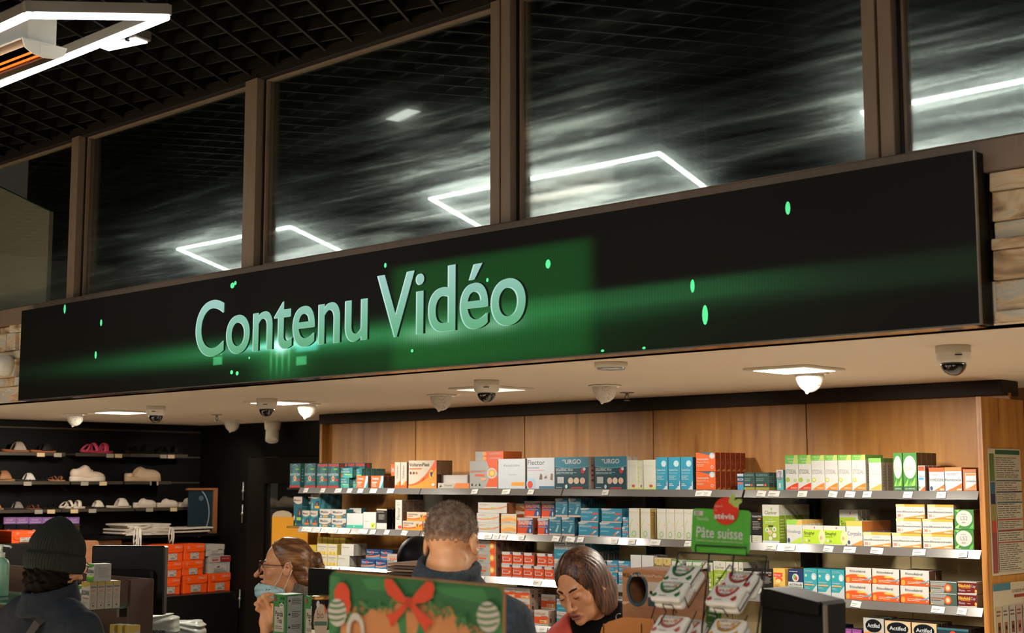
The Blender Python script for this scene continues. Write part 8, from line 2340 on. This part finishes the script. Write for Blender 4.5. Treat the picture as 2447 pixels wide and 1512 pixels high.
ob('side_strip', MB().box(tf[5][0] - to.x - .001, -.042, tf[6][1] - to.z, tf[5][0] - to.x + .003, -.028, tf[5][1] - to.z), mat('#77705f', .4, name='terminal_edge'), t)
ob('foot', MB().cbox(-.08, -.06, 0, .08, .08, .02, b=.004).cbox(-.03, -.01, .02, .03, .03, tf[6][1] - to.z + .01, b=.003), m_black, t)

# painted festive board near the camera
CX0, CX1, CZ1 = -2.1994, -1.7249, 1.6437
bw, bh = CX1 - CX0, .37
cb = thing('festive_sign', 'painted kraft board with green border, red bow and striped baubles', 'sign', (CX0, 1.80, CZ1 - bh), (0, R(.8), 0))
ob('board', MB().prism(rr_poly(bw, bh, .022), 0, .006), mat('#a4693a', .7, var=.08, scale=14, name='sign_kraft'), cb)
G1, G2, RD, WH = '#1f5a2c', '#2f6f38', '#c23a14', '#c9c2b2'
el = [('p', [(.0, .25), (.0, .97), (.02, .995), (.98, .995), (1, .97), (1, .55), (.94, .62), (.93, .75), (.86, .80), (.76, .83), (.72, .88), (.66, .86), (.6, .9), (.4, .9), (.36, .84), (.26, .82), (.2, .86), (.14, .80), (.08, .74), (.07, .5), (.03, .4)], G1),
      ('p', [(.0, .55), (.0, .97), (.06, .97), (.1, .8), (.05, .7)], G2), ('p', [(.2, .97), (.3, .985), (.42, .97), (.38, .92), (.24, .92)], G2), ('p', [(.6, .97), (.9, .98), (.94, .9), (.7, .93)], G2), ('p', [(.95, .5), (1, .52), (1, .9), (.96, .85), (.94, .7)], G2),
      ('p', [(.42, .8), (.47, .86), (.48, .7), (.44, .72)], G2), ('p', [(.53, .7), (.56, .84), (.6, .8), (.57, .69)], G2),
      ]
def bauble(cx, cy, rx, ry):
    e = [('e', cx, cy, rx, ry, WH)]
    for q in (-.55, -.12, .32, .7):
        hw = math.sqrt(max(0, 1 - q * q)) * rx * .97
        e.append(('w', [cy + q * ry - .004, cy + q * ry - .018, cy + q * ry + .012], [cy + q * ry + .006, cy + q * ry - .006, cy + q * ry + .022], G1, cx - hw, cx + hw))
    return e
rr = random.Random(21)
for k in range(90):
    # pine needles painted along the lower edge of the green border
    u = rr.uniform(.03, .97)
    v = float(np.interp(u, [0, .07, .14, .26, .36, .45, .55, .66, .76, .86, .93, 1], [.5, .72, .80, .82, .85, .87, .87, .86, .83, .80, .72, .55])) + rr.uniform(-.015, .04)
    a = R(rr.uniform(200, 340))
    l = rr.uniform(.03, .075)
    w_ = rr.uniform(.006, .012)
    el.append(('p', [(u - w_ * math.sin(a), v + w_ * math.cos(a)), (u + l * math.cos(a) * .8, v + l * math.sin(a)), (u + w_ * math.sin(a), v - w_ * math.cos(a))], (G1, G2, '#3a6a38')[k % 3]))
el += [('e', .093, .878, .050, .066, RD), ('e', .115, .83, .036, .05, RD)]
el += bauble(.065, .785, .060, .072) + bauble(.935, .850, .060, .072)
el += [('p', [(.358, .985), (.40, .985), (.45, .935), (.485, .895), (.48, .872), (.43, .88), (.375, .91), (.355, .95)], RD), ('p', [(.515, .895), (.55, .94), (.60, .99), (.635, .99), (.645, .955), (.635, .915), (.59, .885), (.52, .87)], RD),
       ('p', [(.485, .88), (.42, .82), (.37, .805), (.385, .785), (.40, .745), (.46, .81), (.495, .86)], RD), ('p', [(.505, .865), (.55, .80), (.605, .735), (.615, .775), (.65, .79), (.57, .845), (.525, .88)], RD), ('e', .502, .879, .022, .026, '#a82e10'),
       ('ring', .185, .70, .055, .095, WH, .38, 0, 360), ('r', .132, .45, .152, .74, WH), ('e', .385, .645, .022, .026, WH), ('p', [(.49, .66), (.66, .675), (.665, .645), (.60, .635), (.60, .3), (.56, .3), (.555, .635), (.49, .63)], WH), ('p', [(.85, .65), (.87, .72), (.892, .735), (.9, .68), (.88, .64)], '#a9b49a'), ('r', .37, .3, .4, .6, WH), ('r', .75, .3, .78, .6, WH)]
link('front_print', mesh_print(el, bw, bh, .7, .00005), cb, (0, -.0005, 0))
tag(ob('display_tower', MB().cbox(CX0 + .02, 1.81, 0, CX1 - .02, 2.15, CZ1 - bh - .004, b=.004).cbox(CX0 + .18, 1.812, .2, CX1 - .18, 1.835, CZ1 - .12, b=.002), m_kraft), 'kraft display tower carrying the festive board', 'display stand')

# ------------------------------------------------------------------ notices on the side panel of the display, slats on the far wall
def notice(y0, y1, z0, z1, lab, el, tilt=0.):
    w, h = y1 - y0, z1 - z0
    t = thing('notice_sheet', lab, 'poster', (-2.6105, y0, z0), (0, 0, PI / 2 - tilt))
    ob('paper', MB().cbox(0, -.0012, 0, w, 0, h, b=.0003), mat('#a89b80', .7, var=.04, name='notice_paper'), t)
    link('front_print', mesh_print(el, w, h, .7), t, (0, -.0013, 0))
    return t
S = [('r', .22, .955, .97, .99, '#1f5230'), ('r', .04, .74, .18, .96, '#55682f'), ('r', .04, .64, .18, .735, '#2c5560'), ('r', .04, .56, .18, .64, '#1e2438'), ('r', .04, .43, .18, .56, '#8a7a3a'), ('r', .04, .34, .18, .43, '#b0402a'), ('r', .04, .02, .18, .34, '#8a4038')]
for a, b in ((.76, .94), (.66, .74), (.58, .65), (.44, .57), (.36, .43), (.26, .34), (.03, .25)):
    S += [('r', .2, a, .97, b, '#b5aa90'), ('l', .22, a + .005, .94, b - .005, max(3, int((b - a) * 60)), '#6a6456')]
for v, c in ((.745, '#2c5560'), (.655, '#1e2438'), (.57, '#2c5560'), (.435, '#b0402a'), (.35, '#8a2a24'), (.255, '#a04a40')):
    S.append(('r', .2, v - .004, .97, v + .004, c))
notice(5.675, 5.985, 1.425, 1.955, 'tall notice sheet with coloured sections on the wooden side panel', S, .02)
S2 = [('r', 0, .93, .42, 1, '#3f7074'), ('t', 'CONSEIL EN IMAGES', .45, .90, .028, '#3a3630', .4), ('r', .5, .85, .78, .88, '#8a2f2a')]
for k, c in enumerate(('#b09a70', '#a5a08a', '#a59c8c', '#a58a7c', '#a09a80', '#a59c84')):
    u = .04 + k * .155
    S2 += [('r', u, .03, u + .145, .78, c), ('l', u + .02, .68, u + .13, .75, 2, '#5a3a2c'), ('r', u + .04, .52, u + .11, .63, ('#6a3a2a', '#8a5038')[k % 2]), ('e', u + .075, .575, .02, .02, '#2a1c16'), ('l', u + .02, .42, u + .13, .48, 2, '#4a443a'), ('r', u + .04, .26, u + .10, .38, ('#2a2a30', '#22382f')[k % 2]), ('l', u + .02, .08, u + .13, .2, 4, '#5a5246')]
notice(5.675, 6.055, .96, 1.392, 'lower picture notice with columns of small photos on the side panel', S2, .03)
for z in (1.15, 1.38, 1.60, 1.83, 2.06):
    ob('slat', MB().cbox(-2.4, 6.47, z, 1.4, 6.538, z + .05, b=.004), m_black, wb)
    ob('panel', MB().cbox(-2.4, 6.51, z + .055, 1.4, 6.539, z + .22, b=.004), mat('#b39a6c', .6, name='cream_board'), wb) if z < 2 else None
